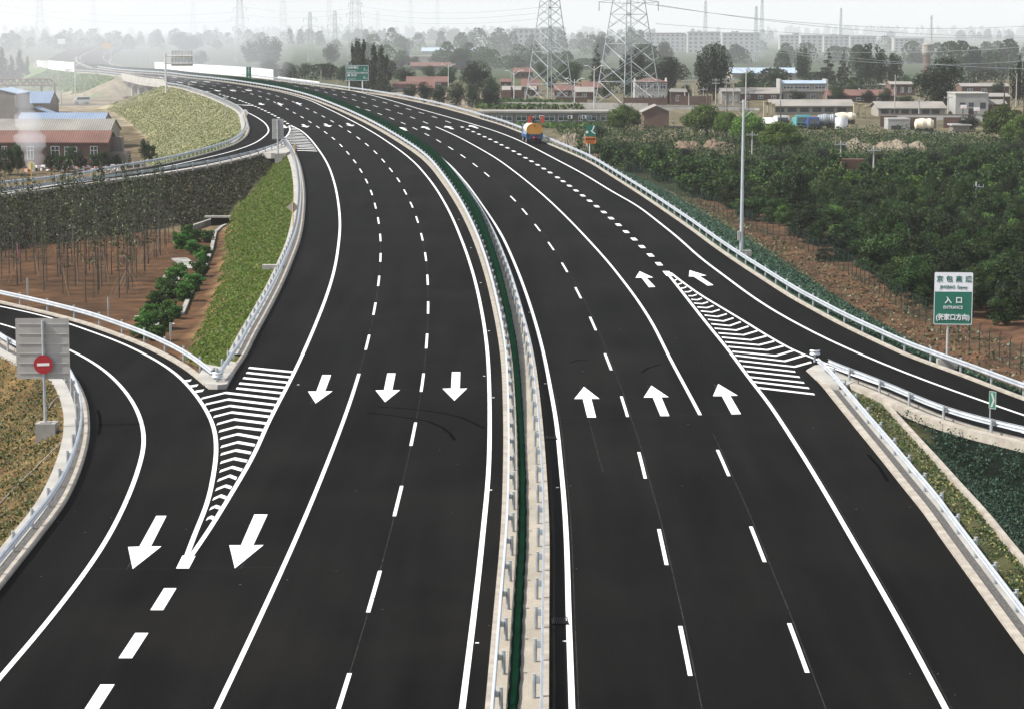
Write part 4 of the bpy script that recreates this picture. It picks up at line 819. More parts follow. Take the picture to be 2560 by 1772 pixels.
# ------------------------------------------------------------------ plants
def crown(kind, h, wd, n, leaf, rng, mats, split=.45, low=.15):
    """leaf quads of one crown: many clumps through the volume, upper leaves lean to the second colour, mostly the lighter: top light painted in"""
    Cs, Ns, cl = [], [], []
    if kind == 'poplar':
        m = 16; cc = []
        for i in range(m):
            t = (i + .5) / m; a = rng.random() * 6.28; rr = wd * .5 * (1 - t) ** .55 * (.35 + .65 * min(1, t * 5)) * .55
            cc.append((rr * math.cos(a), rr * math.sin(a), h * (low + (1 - low) * t * .94), wd * .26 * (1.15 - .75 * t), h * .10))
    elif kind == 'spires':
        cc = []
        for i in range(26):
            a = rng.random() * 6.28; rr = wd * .42 * rng.random() ** .5; hh = h * (1 - .38 * (rr / (wd * .42)) ** 2) * (.82 + .18 * rng.random())
            for t in (.28, .45, .62, .78, .92): cc.append((rr * math.cos(a) * (.6 + .5 * t), rr * math.sin(a) * (.6 + .5 * t), hh * t, wd * .085 * (1.25 - .7 * t), h * .075))
    elif kind == 'conifer':
        cc = []
        for i in range(9):
            t = i / 9; r_ = wd * .5 * (1 - t) ** .9
            for j in range(max(1, int(7 * (1 - t)))): a = rng.random() * 6.28; cc.append((r_ * .62 * math.cos(a), r_ * .62 * math.sin(a), h * (.12 + .86 * t) - r_ * .18, r_ * .42 + .1, h * .045))
    elif kind == 'willow':
        cc = []
        for i in range(46):
            d = rng.normal(size=3); d /= np.linalg.norm(d); d[2] = abs(d[2]) * .9 - .25 * (rng.random() < .45)
            rr = .80 + .08 * rng.random(); cc.append((d[0] * wd * .5 * rr * .86, d[1] * wd * .5 * rr * .86, h * .46 + d[2] * h * .46, wd * .125, h * .12))
    else:                            # broad or bush
        cc = []; m = 34 if kind == 'broad' else 24
        for i in range(m):
            d = rng.normal(size=3); d /= np.linalg.norm(d); rr = rng.random() ** .45
            z0 = low * h; cc.append((d[0] * wd * .38 * rr, d[1] * wd * .38 * rr, z0 + (h - z0) * (.5 + .42 * d[2] * rr), wd * ((.13 + .09 * rng.random()) if kind == 'broad' else (.10 + .07 * rng.random())), (h - z0) * ((.11 + .06 * rng.random()) if kind == 'broad' else (.09 + .06 * rng.random()))))
    cc = np.array(cc); wgt = cc[:, 3] ** 2 * cc[:, 4]; wgt = wgt ** .6 / (wgt ** .6).sum(); cnt = rng.multinomial(n, wgt)
    for c, k in zip(cc, cnt):
        d = rng.normal(size=(k, 3)); d /= np.linalg.norm(d, axis=1)[:, None] + 1e-9; r_ = (.55 + .55 * rng.random(k) ** .7)[:, None]
        Cs.append(c[:3] + d * r_ * np.array([c[3], c[3], c[4]])); Ns.append(d * .6 + np.array([0, 0, .5]))
        p = split + .75 * ((c[2] / h) - .5); cl.append(np.where(rng.random(k) < np.clip(p + .25 * d[:, 2] + (rng.random() - .5) * .5, .04, .95), 1, 0))  # second leaf colour grows likelier upward, painting light from above
    Cs, Ns, cl = np.concatenate(Cs), np.concatenate(Ns), np.concatenate(cl)
    if kind == 'willow': return leaf_quads(Cs, leaf, rng, Ns, 2.6, .8), cl
    return leaf_quads(Cs, leaf, rng, Ns, 1.7), cl
CROWN = {}
def crown_mesh(key, kind, h, wd, n, leaf, mats, seed, **kw):
    k = (key, seed)
    if k not in CROWN: V, mi = crown(kind, h, wd, n, leaf, np.random.default_rng(seed), mats, **kw); CROWN[k] = quads_mesh('crown', V, mats, mi)
    return CROWN[k]
TRK = {}
def trunk_mesh(h, r, limbs=5, seed=0):
    k = (round(h, 2), round(r, 3), limbs)
    if k in TRK: return TRK[k]
    rg = random.Random(seed + 3); b = MB(); b.tube((0, 0, -.5), (0, 0, h * .45), r, n=8, r2=r * .75); b.tube((0, 0, h * .45), (rg.uniform(-.2, .2), 0, h * .92), r * .75, n=6, r2=r * .15)
    for i in range(limbs):
        a = rg.uniform(0, 6.28); z = h * rg.uniform(.25, .6); L = h * rg.uniform(.2, .34); b.tube((0, 0, z), (L * math.cos(a) * .8, L * math.sin(a) * .8, z + L * .8), r * .4, n=5, r2=r * .1)
    TRK[k] = b.mesh('trunk', M_WOOD); return TRK[k]
def tree(name, label, cat, loc, h, wd, cm, unit=(10., 8.), rz=None, group=None):
    o = thing(name, label, cat, tuple(loc), rz if rz is not None else random.uniform(0, 6.28), group)
    inst('crown', cm, (0, 0, 0), 0, (wd / unit[1], wd / unit[1], h / unit[0]), o)
    inst('trunk', trunk_mesh(10., .22), (0, 0, 0), 0, (max(.5, wd / unit[1]), max(.5, wd / unit[1]), h / unit[0]), o)
    return o
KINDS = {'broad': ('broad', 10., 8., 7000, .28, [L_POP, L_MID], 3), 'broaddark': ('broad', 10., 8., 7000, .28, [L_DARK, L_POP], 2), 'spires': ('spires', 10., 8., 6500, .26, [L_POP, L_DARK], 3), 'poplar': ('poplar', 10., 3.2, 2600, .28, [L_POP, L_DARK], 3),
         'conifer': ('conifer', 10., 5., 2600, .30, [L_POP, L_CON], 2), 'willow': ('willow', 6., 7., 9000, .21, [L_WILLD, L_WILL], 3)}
def T_(kind, label, px0, px1, top, base, cat='tree', y=None, zb=None, name=None, seed=None, group=None):
    pc = (px0 + px1) / 2; q = G(pc, base) if y is None else AT(pc, base, y); y = q.y
    if zb is not None: q.z = zb
    k = KINDS[kind]; sd_ = seed if seed is not None else (int(px0) % k[6])
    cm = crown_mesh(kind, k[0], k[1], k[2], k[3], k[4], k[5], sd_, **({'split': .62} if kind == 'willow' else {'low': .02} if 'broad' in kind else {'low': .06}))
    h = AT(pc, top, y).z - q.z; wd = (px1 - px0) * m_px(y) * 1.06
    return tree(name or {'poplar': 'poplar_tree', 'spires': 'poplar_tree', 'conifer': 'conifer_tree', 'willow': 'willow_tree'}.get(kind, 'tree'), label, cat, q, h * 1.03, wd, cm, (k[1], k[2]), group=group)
# the big single trees
T_('spires', 'broad dark poplar clump standing behind the long white barrier', 603, 719, 81, 165)
for i, (x, tp, w_) in enumerate(((881, 113, 18), (892, 102, 22), (899, 105, 20), (911, 104, 24), (935, 113, 22), (955, 118, 26), (968, 140, 20))):
    T_('poplar', ['short poplar at the edge of the row behind the green distance boards', 'tallest poplar of the row behind the green distance boards', 'slim poplar pressed against the tallest one behind the green distance boards', 'full poplar just right of the tallest behind the green distance boards', 'poplar standing after the gap in the row right of the green distance boards', 'wide dark poplar right of the green distance boards', 'low last poplar of the row right of the green distance boards'][i], x - w_ * .8, x + w_ * .8, tp, 226 + i, seed=i % 3, y=None)
T_('broad', 'hazy rounded tree left of the poplars', 807, 849, 111, 157); T_('broaddark', 'dark round tree above the white barrier by the gantry', 484, 522, 128, 166)
for x0, x1, tp, bs, lb in ((-8, 24, 121, 204, 'dark smoky tree cut by the left picture edge'), (18, 40, 140, 204, 'small smoky tree between two taller ones at the left'), (36, 66, 127, 204, 'tall smoky tree beside the truss crane at the left'), (60, 80, 143, 202, 'low smoky tree right of the tall one by the crane')): T_('poplar', lb, x0, x1, tp, bs, seed=x0 % 3)
MT = [('broad', 1124, 1180, 120, 176, 'big hazy tree before the long pale blue roof'), ('broad', 1078, 1124, 124, 160, 'umbrella shaped hazy tree left of the big one'), ('broad', 1051, 1089, 164, 198, 'round tree between the red roofs'), ('broad', 984, 1038, 169, 212, 'bushy tree right of the poplar row'),
      ('broad', 1018, 1050, 142, 172, 'small hazy tree beside the beige flat house'), ('broad', 984, 1020, 138, 172, 'small hazy tree left of the beige flat house'), ('broaddark', 1150, 1228, 154, 232, 'big rounded tree left of the first pylon'), ('broad', 1088, 1150, 168, 214, 'pale tree between lamp and red roofs'),
      ('conifer', 1471, 1512, 106, 214, 'feathery upright tree left of the second pylon'), ('spires', 1548, 1620, 109, 212, 'dark tree seen through the second pylon'), ('broaddark', 1638, 1702, 144, 232, 'dark tree right of the second pylon'), ('spires', 1731, 1838, 96, 252, 'very large dark tree behind the utility poles'),
      ('broad', 1395, 1462, 157, 212, 'rounded tree between the two near pylons'), ('broad', 1335, 1373, 160, 196, 'small tree seen through the first pylon'), ('broad', 1480, 1542, 88, 160, 'pale tall tree far behind the second pylon'), ('broad', 1640, 1682, 104, 168, 'pale tree far behind the white house'),
      ('spires', 1984, 2031, 113, 205, 'tall narrow tree behind the blue roofed house'), ('conifer', 2046, 2090, 118, 208, 'spiky tree right of the tall narrow one'), ('conifer', 2090, 2124, 121, 203, 'thin spiky tree beside the spiky one'), ('spires', 2128, 2224, 103, 216, 'massive dark tree left of the water tower'),
      ('broad', 2218, 2256, 130, 212, 'paler tree leaning on the massive dark one'), ('broaddark', 2286, 2416, 148, 272, 'huge dark tree in front of the water tower'), ('broad', 1968, 2014, 226, 252, 'low round tree in front of the blue roofed house'), ('broad', 2066, 2114, 215, 258, 'bushy tree at the corner of the blue roofed house'),
      ('broaddark', 2152, 2186, 227, 258, 'low dark tree before the brick roofs'), ('spires', 2516, 2576, 134, 266, 'dark tree at the right picture edge'), ('broaddark', 2396, 2450, 288, 330, 'dark bushy tree by the brick ruins'), ('broad', 1900, 1975, 178, 222, 'trees hiding the wall below the blue roof'), ('broad', 1850, 1895, 176, 236, 'tree left of the tall lamp pole'),
      ('poplar', 1665, 1682, 222, 262, 'small cypress beside the white house'), ('poplar', 1272, 1286, 218, 254, 'small cypress in front of a brick wall'), ('broad', 2230, 2285, 240, 262, 'low bushes behind the long garage roof'), ('broaddark', 1208, 1250, 196, 256, 'dark tree behind the long flat brick house')]
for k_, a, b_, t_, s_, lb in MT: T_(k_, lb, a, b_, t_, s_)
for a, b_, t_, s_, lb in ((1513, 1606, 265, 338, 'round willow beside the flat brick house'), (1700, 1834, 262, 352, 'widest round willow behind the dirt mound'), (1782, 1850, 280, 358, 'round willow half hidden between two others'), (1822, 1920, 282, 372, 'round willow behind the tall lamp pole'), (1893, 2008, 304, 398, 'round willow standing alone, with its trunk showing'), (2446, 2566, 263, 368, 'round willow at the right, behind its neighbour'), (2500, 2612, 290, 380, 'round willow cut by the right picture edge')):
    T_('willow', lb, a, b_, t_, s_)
for a, b_, t_, s_, lb in ((1300, 1330, 216, 246, 'bushy tree beside the red roof seen through the first pylon'), (1418, 1448, 206, 240, 'tree behind the house with the white eave'), (1500, 1530, 212, 248, 'tree at the left foot of the second pylon'), (1556, 1584, 204, 246, 'tree just left of the white house with the red roof'), (1700, 1730, 212, 250, 'tree behind the transformer pole'), (1880, 1912, 214, 250, 'tree beside the long grey roof'), (2120, 2150, 212, 240, 'tree behind the small white house'), (2196, 2232, 222, 262, 'tree above the garage row by the white pole'), (2420, 2452, 200, 238, 'tree behind the flat grey roof'), (2250, 2284, 190, 230, 'tree behind the brick house with the dark window'), (2476, 2512, 204, 250, 'tree behind the bright red brick house'), (1360, 1392, 186, 226, 'tree between the first pylon and the brown roof')): T_('broad', lb, a, b_, t_, s_)
for i, (px, py, w_) in enumerate(((1420, 372, 46), (1500, 352, 50), (1560, 384, 40), (1640, 392, 52), (1720, 404, 46), (1790, 412, 44), (1870, 430, 50), (1940, 424, 56), (2060, 416, 60), (2120, 436, 54), (2190, 424, 58), (2260, 436, 52), (2330, 420, 56), (2400, 404, 60), (2460, 416, 58), (2530, 404, 60), (2050, 452, 50), (2480, 446, 56), (2380, 448, 50), (2270, 404, 40))):
    q = G(px, py); m_ = m_px(q.y); T_('broaddark', 'dark rounded bush in the weeds between the young trees and the mounds', px - w_ / 2, px + w_ / 2, py - w_ * .72, py, name='bush', cat='bush', group='dark bushes before the mounds')
rg = np.random.default_rng(11)
# belt of trees behind the right guardrail in the middle distance
for i, (a, b_, t_, s_, lb) in enumerate(((1008, 1046, 212, 250, 'dark shrubby tree just behind the far right guardrail, leftmost of the belt'), (1040, 1082, 206, 258, 'dark tree of the belt with bare poles beside it'), (1076, 1122, 214, 264, 'dark tree in the middle of the belt behind the far guardrail'), (1118, 1166, 208, 268, 'tallest dark tree of the belt behind the far guardrail'), (1160, 1200, 214, 270, 'dark tree of the belt next to the flat brick house'), (1196, 1250, 222, 272, 'last dark tree of the belt, above the flat brick house'))): T_('broaddark', lb, a, b_, t_, s_)
for i, (a, b_, t_, s_) in enumerate(((650, 700, 150, 186), (700, 745, 156, 190), (742, 790, 158, 194), (790, 842, 158, 200), (838, 880, 164, 206))): T_('broad', ['grey green tree at the end of the white barrier', 'second grey green tree past the white barrier', 'grey green tree midway between barrier and poplars', 'wide grey green tree left of the green distance boards', 'grey green tree touching the poplar row'][i], a, b_, t_, s_)
T_('broad', 'wide hazy tree clump beyond the gantry', 420, 505, 82, 132); T_('broad', 'faint tree clump near the middle of the hazy left', 300, 345, 92, 122)

# far woods: rows of crowns that melt into one another
def wood(y0, x0, x1, h, n, leaf, label, seed, gap=.0):
    rg = np.random.default_rng(seed); m = max(4, int((x1 - x0) / 9)); cx = np.sort(rg.uniform(x0, x1, m)); hh = h * (.55 + .6 * rg.random(m)); ww = 4 + 5 * rg.random(m); cy = y0 + rg.normal(size=m) * 25
    if gap: keep = np.sin(cx / gap + seed) + rg.normal(size=m) * .4 > -.5; cx, hh, ww, cy = cx[keep], hh[keep], ww[keep], cy[keep]; m = len(cx)
    j = rg.integers(0, m, n); t = rg.random(n) ** .75; a = rg.random(n) * 6.28; r_ = ww[j] * np.sqrt(1 - (t * .97) ** 2.4) * rg.random(n) ** .5
    Cc = np.stack([cx[j] + r_ * np.cos(a), cy[j] + r_ * np.sin(a), zg(y0) + hh[j] * t], 1)
    q = leaf_quads(Cc, leaf, rg, np.array([0, -.3, .5]), 1.5); o = bpy.data.objects.new('woods', quads_mesh('woods', q, [L_POP, L_MID], (rg.random(n) < .35).astype(int))); COL.objects.link(o)
    return tag(o, label, 'woods', kind='stuff')
wood(2050, -780, -420, 15, 6000, 1.4, 'hazy tree belt at the far left', 1); wood(2750, -800, -150, 17, 9000, 2.0, 'hazy woods beyond the far road on the left', 2, 60)
wood(1350, -95, 40, 12, 7000, 1.1, 'hazy woods behind the poplars', 3); wood(1900, -130, 110, 19, 9000, 1.5, 'tall pale woods behind the poplars', 4); wood(1450, 60, 340, 12, 12000, 1.2, 'grey woods behind the village', 5, 70)
wood(1150, 225, 340, 14, 9000, 1.1, 'dark woods right of the water tower', 6); wood(2300, -620, 620, 16, 15000, 1.9, 'pale woods across the whole distance', 7, 120); wood(3500, -900, 900, 17, 15000, 2.9, 'very pale woods in the haze', 8, 150); wood(5600, -1500, 1500, 20, 15000, 4.8, 'faintest line of woods at the horizon', 9, 200)
wood(840, 20, 180, 6, 8000, .7, 'bushes among the village roofs', 12, 14); wood(720, 30, 150, 5, 5000, .6, 'low trees between the village houses', 17, 9); wood(1060, 60, 165, 13, 8000, .9, 'dark tree belt behind the village, left of the water tower', 13, 40); wood(1060, 196, 330, 13, 8000, .9, 'dark tree belt behind the village, right of the water tower', 16, 40); wood(1250, -75, 60, 9, 9000, .9, 'tree belt behind the red roofs near the poplars', 14, 25); wood(900, -90, -40, 6, 4000, .7, 'low trees behind the white barrier', 15)

# young planted trees on the right: every one a tree
bush_specs = [('bush', 4.6, 4.4, 4600, .15, [L_DARK, L_MID]), ('bush', 4.2, 4.6, 4600, .15, [L_DARK, L_MID]), ('bush', 5.2, 4.2, 4600, .15, [L_DARK, L_MID]), ('conifer', 6.0, 4.2, 4400, .15, [L_CON, L_DARK]), ('conifer', 5.4, 3.8, 4400, .15, [L_CON, L_MID]), ('bush', 3.4, 3.8, 4200, .15, [L_MID, L_LIGHT])]
BM = []
for i, sp in enumerate(bush_specs):
    V, mi = crown(sp[0], sp[1], sp[2], sp[3], sp[4], np.random.default_rng(40 + i), sp[5], low=.04, split=.42); BM.append(quads_mesh('young_tree', V, sp[5], mi))
def inpoly(px, py, poly):
    r = False; j = len(poly) - 1
    for i in range(len(poly)):
        (xi, yi), (xj, yj) = poly[i], poly[j]
        if (yi > py) != (yj > py) and px < (xj - xi) * (py - yi) / (yj - yi) + xi: r = not r
        j = i
    return r
WOODP = [(1405, 380), (1480, 400), (1560, 408), (1650, 422), (1760, 440), (1880, 462), (2000, 452), (2130, 462), (2330, 442), (2450, 425), (2640, 430), (2640, 810), (2470, 818), (2310, 780), (2160, 700), (2010, 614), (1900, 563), (1740, 498), (1600, 444), (1480, 402)]
cand = []
y = 160.
while y < 420:
    x = 12.
    while x < 110:
        X, Y = x + rg.uniform(-1.2, 1.2), y + rg.uniform(-1.3, 1.3); z = float(zg(Y)); px, py = PX((X, Y, z))
        if inpoly(px, py, WOODP): cand.append((Y, X))
        x += 3.0
    y += 3.25
cand.sort(); rest_q, rest_m = [], []
WL = ['dark leafy young tree in the dense planting behind the right mesh fence', 'broad bushy young tree in the dense planting behind the right mesh fence', 'upright young tree in the dense planting behind the right mesh fence', 'pointed conifer in the dense planting behind the right mesh fence', 'loose conifer in the dense planting behind the right mesh fence', 'low pale green shrub in the dense planting behind the right mesh fence']
for i, (Y, X) in enumerate(cand):
    k_ = int(rg.choice(6, p=[.25, .23, .18, .09, .08, .17])); s_ = rg.uniform(.5, .95) * (1.35 if rg.random() < .12 else 1.); z = float(zg(Y)) - .15
    if i < 298:
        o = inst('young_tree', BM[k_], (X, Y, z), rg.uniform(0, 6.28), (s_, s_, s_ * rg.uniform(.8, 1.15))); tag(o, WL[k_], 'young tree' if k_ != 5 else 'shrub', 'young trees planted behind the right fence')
    else:
        sp = bush_specs[k_]; V, mi = crown(sp[0], sp[1] * s_, sp[2] * s_, 1300, .27, rg, sp[5], low=.03); rest_q.append(V + np.array([X, Y, z])); rest_m.append(mi + {0: 0, 1: 0, 2: 0, 3: 2, 4: 2, 5: 1}[k_])
V = np.concatenate(rest_q); o = bpy.data.objects.new('thicket', quads_mesh('thicket', V, [L_DARK, L_MID, L_LIGHT, L_CON], np.clip(np.concatenate(rest_m), 0, 3))); COL.objects.link(o); tag(o, 'far part of the dense planting, reaching to the willows', 'thicket', kind='stuff')
# undergrowth under and between them, and beyond to the yard
def cover(name, label, pts_px, n, size, mats, pick, ground=G, hgt=.5, seed=0, up=.6, hump=0.):
    rg = np.random.default_rng(seed); xs_ = [p[0] for p in pts_px]; ys_ = [p[1] for p in pts_px]; P_ = []
    Yn, Yf = ground(0, max(ys_)).y, ground(0, min(ys_)).y
    tries = 0
    while len(P_) < n and tries < n * 14:
        tries += 1; px, py = rg.uniform(min(xs_), max(xs_)), rg.uniform(min(ys_), max(ys_))
        if inpoly(px, py, pts_px): P_.append(ground(px, py))
    A = np.array([tuple(p) for p in P_]); hm = np.clip(np.sin(A[:, 0] * .55 + 1.7 * np.sin(A[:, 1] * .13)) * np.sin(A[:, 1] * .31 + 1.1 * np.sin(A[:, 0] * .4)) + .25 * np.sin(A[:, 0] * 1.3) , 0, 1) * hump; A[:, 2] = A[:, 2] + rg.random(len(A)) ** .7 * (hgt + hm)
    q = leaf_quads(A, size, rg, np.array([0, -.2, up]), 1.6); o = bpy.data.objects.new(name, quads_mesh(name, q, mats, rg.choice(len(mats), p=pick, size=len(A)))); COL.objects.link(o); return tag(o, label, name.replace('_', ' '), kind='stuff')
cover('undergrowth', 'green undergrowth between willows, mounds and yard', [(1380, 330), (1480, 318), (1700, 335), (1960, 330), (2200, 336), (2330, 340), (2450, 345), (2600, 372), (2600, 470), (2330, 480), (2130, 500), (1880, 490), (1700, 445), (1500, 415)], 80000, .25, [L_MID, L_DARK, L_LIGHT], [.36, .58, .06], hgt=1.0, seed=3, hump=1.6)
cover('weeds', 'weeds growing over the roof edge and yard by the flat brick house', [(1190, 262), (1260, 256), (1400, 262), (1460, 272), (1460, 276), (1190, 276)], 2500, .7, [L_MID, L_LIGHT], [.6, .4], hgt=1.2, seed=4)
cover('weeds', 'weeds in front of the flat brick house', [(1290, 312), (1500, 312), (1500, 324), (1290, 322)], 1500, .6, [L_MID, L_LIGHT], [.6, .4], hgt=.8, seed=5)

# the sapling field: every stem a tree of its own, with its crown and its props
FIELD = [(-90, 606), (0, 603), (120, 592), (330, 577), (428, 566), (436, 600), (402, 664), (372, 706), (338, 762), (322, 792), (240, 766), (100, 728), (-90, 712)]
SAPL = []
for i in range(6):
    rg2 = np.random.default_rng(60 + i); h = 8.2; n = 120
    t = .34 + .66 * rg2.random(17) ** .8; rr = (1 - t) ** .6 * .70 + .10; a = rg2.random(17) * 6.28; jj = .45 + .6 * rg2.random(17); n = 17 * 7
    Cc = np.repeat(np.stack([rr * jj * np.cos(a), rr * jj * np.sin(a), h * t], 1), 7, 0) + rg2.normal(size=(n, 3)) * np.array([.13, .13, .20])
    SAPL.append(quads_mesh('crown', leaf_quads(Cc, .17, rg2, np.array([0, 0, .4]), 1.35), [L_SAP, L_DARK, L_SAPW], rg2.choice(3, p=[.54, .38, .08], size=n)))
b_ = MB(); b_.tube((0, 0, -.3), (.05, .03, 8.3), .062, n=6, r2=.014); rg3 = random.Random(5)
for i in range(16):
    z = rg3.uniform(2.4, 7.4); a = rg3.uniform(0, 6.28); L = (8.3 - z) * .13 + .15; b_.tube((0, 0, z), (L * math.cos(a), L * math.sin(a), z + L * 1.4), .012, n=4, r2=.004)
SAPT = b_.mesh('trunk', mat('sapling_bark', (.060, .056, .048), (.040, .037, .031), scale=3, rough=.9))
b_ = MB(); b_.tube((.08, 0, 2.0), (1.0, .45, -.1), .018, n=5); SAPS = b_.mesh('stake', M_STAKE)
y = 190.; ns = 0
while y < 252:
    x = -52.
    while x < -18:
        X, Y = x + rg.uniform(-.35, .35) + (y - 190) * -.06, y + rg.uniform(-.45, .45); z = float(zg(Y)); px, py = PX((X, Y, z))
        if inpoly(px, py, FIELD) and rg.random() < .93 and ns < 240:
            s_ = rg.uniform(.66, 1.12); edge = px > np.interp(py, [566, 600, 664, 706, 790], [395, 400, 360, 330, 285])
            o = thing('sapling', 'slender poplar sapling propped by a stake in the brown field' if not edge else 'slender poplar sapling propped by pale stakes along the ditch edge of the field', 'sapling', (X, Y, z), rg.uniform(0, 6.28), 'poplar saplings in the brown field'); ns += 1
            inst('crown', SAPL[ns % 6], (0, 0, 0), 0, s_, o); inst('trunk', SAPT, (0, 0, 0), 0, s_, o)
            hz = o.rotation_euler.z
            if edge or rg.random() < .22: inst('stake', SAPS, (0, 0, 0), (rg.uniform(-1.0, .2) if edge else rg.uniform(0, 6.28)) - hz, rg.uniform(.85, 1.15), o)
            if edge: inst('stake', SAPS, (0, 0, 0), rg.uniform(2.3, 3.6) - hz, rg.uniform(.85, 1.1), o)
        x += 2.45
    y += 3.1
# tall saplings in front of the brick house and by the slip road
for i, (px, base, top) in enumerate(((-5, 438, 358), (22, 440, 352), (45, 436, 360), (128, 430, 372), (152, 432, 376), (178, 428, 366), (200, 430, 372), (238, 426, 372), (262, 424, 380), (292, 420, 384), (375, 402, 352), (362, 404, 350))):
    q = G(px, base); h = AT(px, top, q.y).z - q.z; o = thing('sapling', 'bushy young tree between the slip road and the red roofed brick house', 'sapling', tuple(q), i * 1.3, 'young trees before the brick house')
    inst('crown', BM[i % 3], (0, 0, 0), 0, (.55, .55, h / 4.6), o); inst('trunk', trunk_mesh(10., .22), (0, 0, 0), 0, (.3, .3, h / 10), o)
q = AT(43, 683, 219.); o = MB(); o.tube((0, 0, 0), (0, 0, 2.2), .02)
t_ = thing('marker_ribbon', 'pink plastic ribbon tied to a thin stick in the sapling field', 'ribbon', (q.x, q.y, float(zg(q.y)))); part('stick', o, M_STAKE, t_)
k = MB(); k.sweep(np.array([(0, 0, 0), (.10, .05, 0), (.05, .1, 0)]), [(0, .75), (.02, .75), (.06, 1.3), (0, 2.1), (-.02, 2.1), (.03, 1.3)]); part('ribbon', k, mat('pink', (.75, .30, .36), (.65, .22, .28)), t_)

# ditch with its concrete walls and shrubs
o = thing('drainage_ditch', 'concrete drainage ditch with a dark box culvert under the far slip road', 'ditch', tuple(G(545, 575)))
b0 = o.location; k = MB()
def wall(pts, w_, h0, h1, mb):
    q = [G(*p) for p in pts]; mb.sweep(np.array([tuple(v) for v in q]) - np.array(b0), [(-w_ / 2, h0), (-w_ / 2, h1), (w_ / 2, h1), (w_ / 2, h0)])
wall([(538, 556), (482, 575), (470, 590)], .35, -1.2, .55, k); wall([(600, 552), (555, 570), (538, 585), (528, 630), (512, 672), (482, 725), (455, 790)], .35, -1.0, .25, k); wall([(448, 648), (466, 660), (484, 674)], 1.5, -.5, .12, k); wall([(432, 690), (418, 716)], 1.6, -.5, .10, k); wall([(372, 792), (402, 816)], 2.2, -.5, .12, k)
part('lining', k, M_CONC, o)
k = MB(); q = G(548, 566) - b0; k.box((q.x, q.y + .9, .25), (1.9, 1.2, 1.4)); part('culvert', k, M_BLACK, o)  # solid black block paints the shade inside the culvert mouth
k = MB(); k.box((q.x - .2, q.y + .5, 1.05), (2.9, 1.0, .18)); part('lintel', k, M_CONC, o)
DSP = [(470, 600, 1.5), (492, 606, 1.5), (455, 622, 1.6), (482, 634, 1.5), (520, 606, 1.2), (512, 640, 1.2), (503, 664, 1.3), (436, 706, 1.5), (452, 692, 1.2), (412, 736, 1.6), (430, 748, 1.3), (388, 768, 1.5), (498, 692, 1.4), (482, 726, 1.6), (466, 754, 1.5), (490, 712, 1.1), (375, 800, 1.2), (362, 826, 1.5), (408, 822, 1.3), (395, 852, 1.3), (440, 798, 1.1), (350, 846, 1.1), (420, 790, 1.2)]
V, mi = crown('bush', 2.4, 2.4, 2600, .15, np.random.default_rng(80), None, low=.02, split=.7); DB = [quads_mesh('ditch_shrub', V, [L_MID, L_DITCH], mi)]
V, mi = crown('bush', 2.0, 2.6, 2600, .14, np.random.default_rng(81), None, low=.02, split=.6); DB.append(quads_mesh('ditch_shrub', V, [L_MID, L_DITCH], mi))
for i, (px, py, s_) in enumerate(DSP):
    q = G(px, py); q.z -= .2; tag(inst('ditch_shrub', DB[i % 2], q, i * 1.1, s_ * .60), 'bright green shrub growing in the concrete ditch beside the dirt path', 'shrub', 'shrubs in the ditch')

# grass and slope plants
def tz_pts(fn_xy, n, rg):
    x, y = fn_xy(n, rg); z, wh, d = terrain(x, y); return x, y, z, wh, d
def turf(name, label, sampler, n, size, mats, pick, who=None, hgt=.15, seed=0, dmin=1.6, asp=1.6, up=.5, dmax=99., clump=0.):
    rg = np.random.default_rng(seed); x, y, z, wh, d = tz_pts(sampler, n, rg)
    k = (d > dmin) & (d < dmax) & (wh != 99)
    if who: k &= np.isin(wh, [nmidx[w_] for w_ in who])
    if clump:
        s_ = np.sin(x * clump + 1.3 * np.sin(y * clump * .7 + seed)) + np.sin(y * clump * .9 + 2 * np.sin(x * clump * .5)) + rg.normal(size=n) * .7; k &= s_ > -.4
    A = np.stack([x, y, z + rg.random(n) * hgt], 1)[k]
    q = leaf_quads(A, size, rg, np.array([-.2, -.3, up]), asp); o = bpy.data.objects.new(name, quads_mesh(name, q, mats, rg.choice(len(mats), p=pick, size=len(A)))); COL.objects.link(o)
    return tag(o, label, name.replace('_', ' '), kind='stuff')
def along(c, y0, y1, a0, a1):
    def f(n, rg):
        u = rg.random(n); y = y0 + (y1 - y0) * u; dx = (c.x(y + 1) - c.x(y - 1)) / 2; L = np.sqrt(1 + dx * dx); o = rg.uniform(a0, a1, n); return c.x(y) + o / L, y - o * dx / L
    return f
def rows_f(c, y0, y1, a0, a1, sp):
    b = along(c, y0, y1, a0, a1)
    def f(n, rg):
        x, y = b(n, rg); j = rg.normal(size=n) * .13; return x + 0 * j, np.round(y / sp) * sp + j
    return f
turf('grass', 'bright green grass on the slope between the two left gores', along(E1, N1 + 6, N2, -14, -1.2), 130000, .15, [L_GRASS, L_GRASSD, L_GRASSG], [.60, .06, .34], ('E1',), .10, 1, 1.45)
turf('grass', 'dry yellow patches in the bright green slope', along(E1, N1 + 6, N2, -13, -1.2), 16000, .14, [L_GRASSD, L_STRAW], [.5, .5], ('E1',), .12, 21, 1.45, clump=.8)
turf('grass', 'dry yellow grass with green tufts on the near left slope', along(E3, 78, 165, -13, -1.4), 42000, .12, [L_GRASSD, L_STRAW, L_GRASSK], [.42, .34, .24], ('E3',), .07, 2, 1.45, 2.2)
turf('weeds', 'dark green weeds in patches on the near left slope', along(E3, 78, 165, -13, -1.6), 22000, .14, [L_GRASSG, L_GRASSK, L_GRASS], [.45, .35, .20], ('E3',), .16, 12, 1.7, clump=1.1)
turf('grass', 'grey green dried plants on the slope below the far left slip road', along(E8, 220, N2, 1.0, 15), 90000, .22, [L_GRASSK, L_DRYK, L_GRASSD], [.62, .24, .14], ('E8',), .18, 3, 1.0)
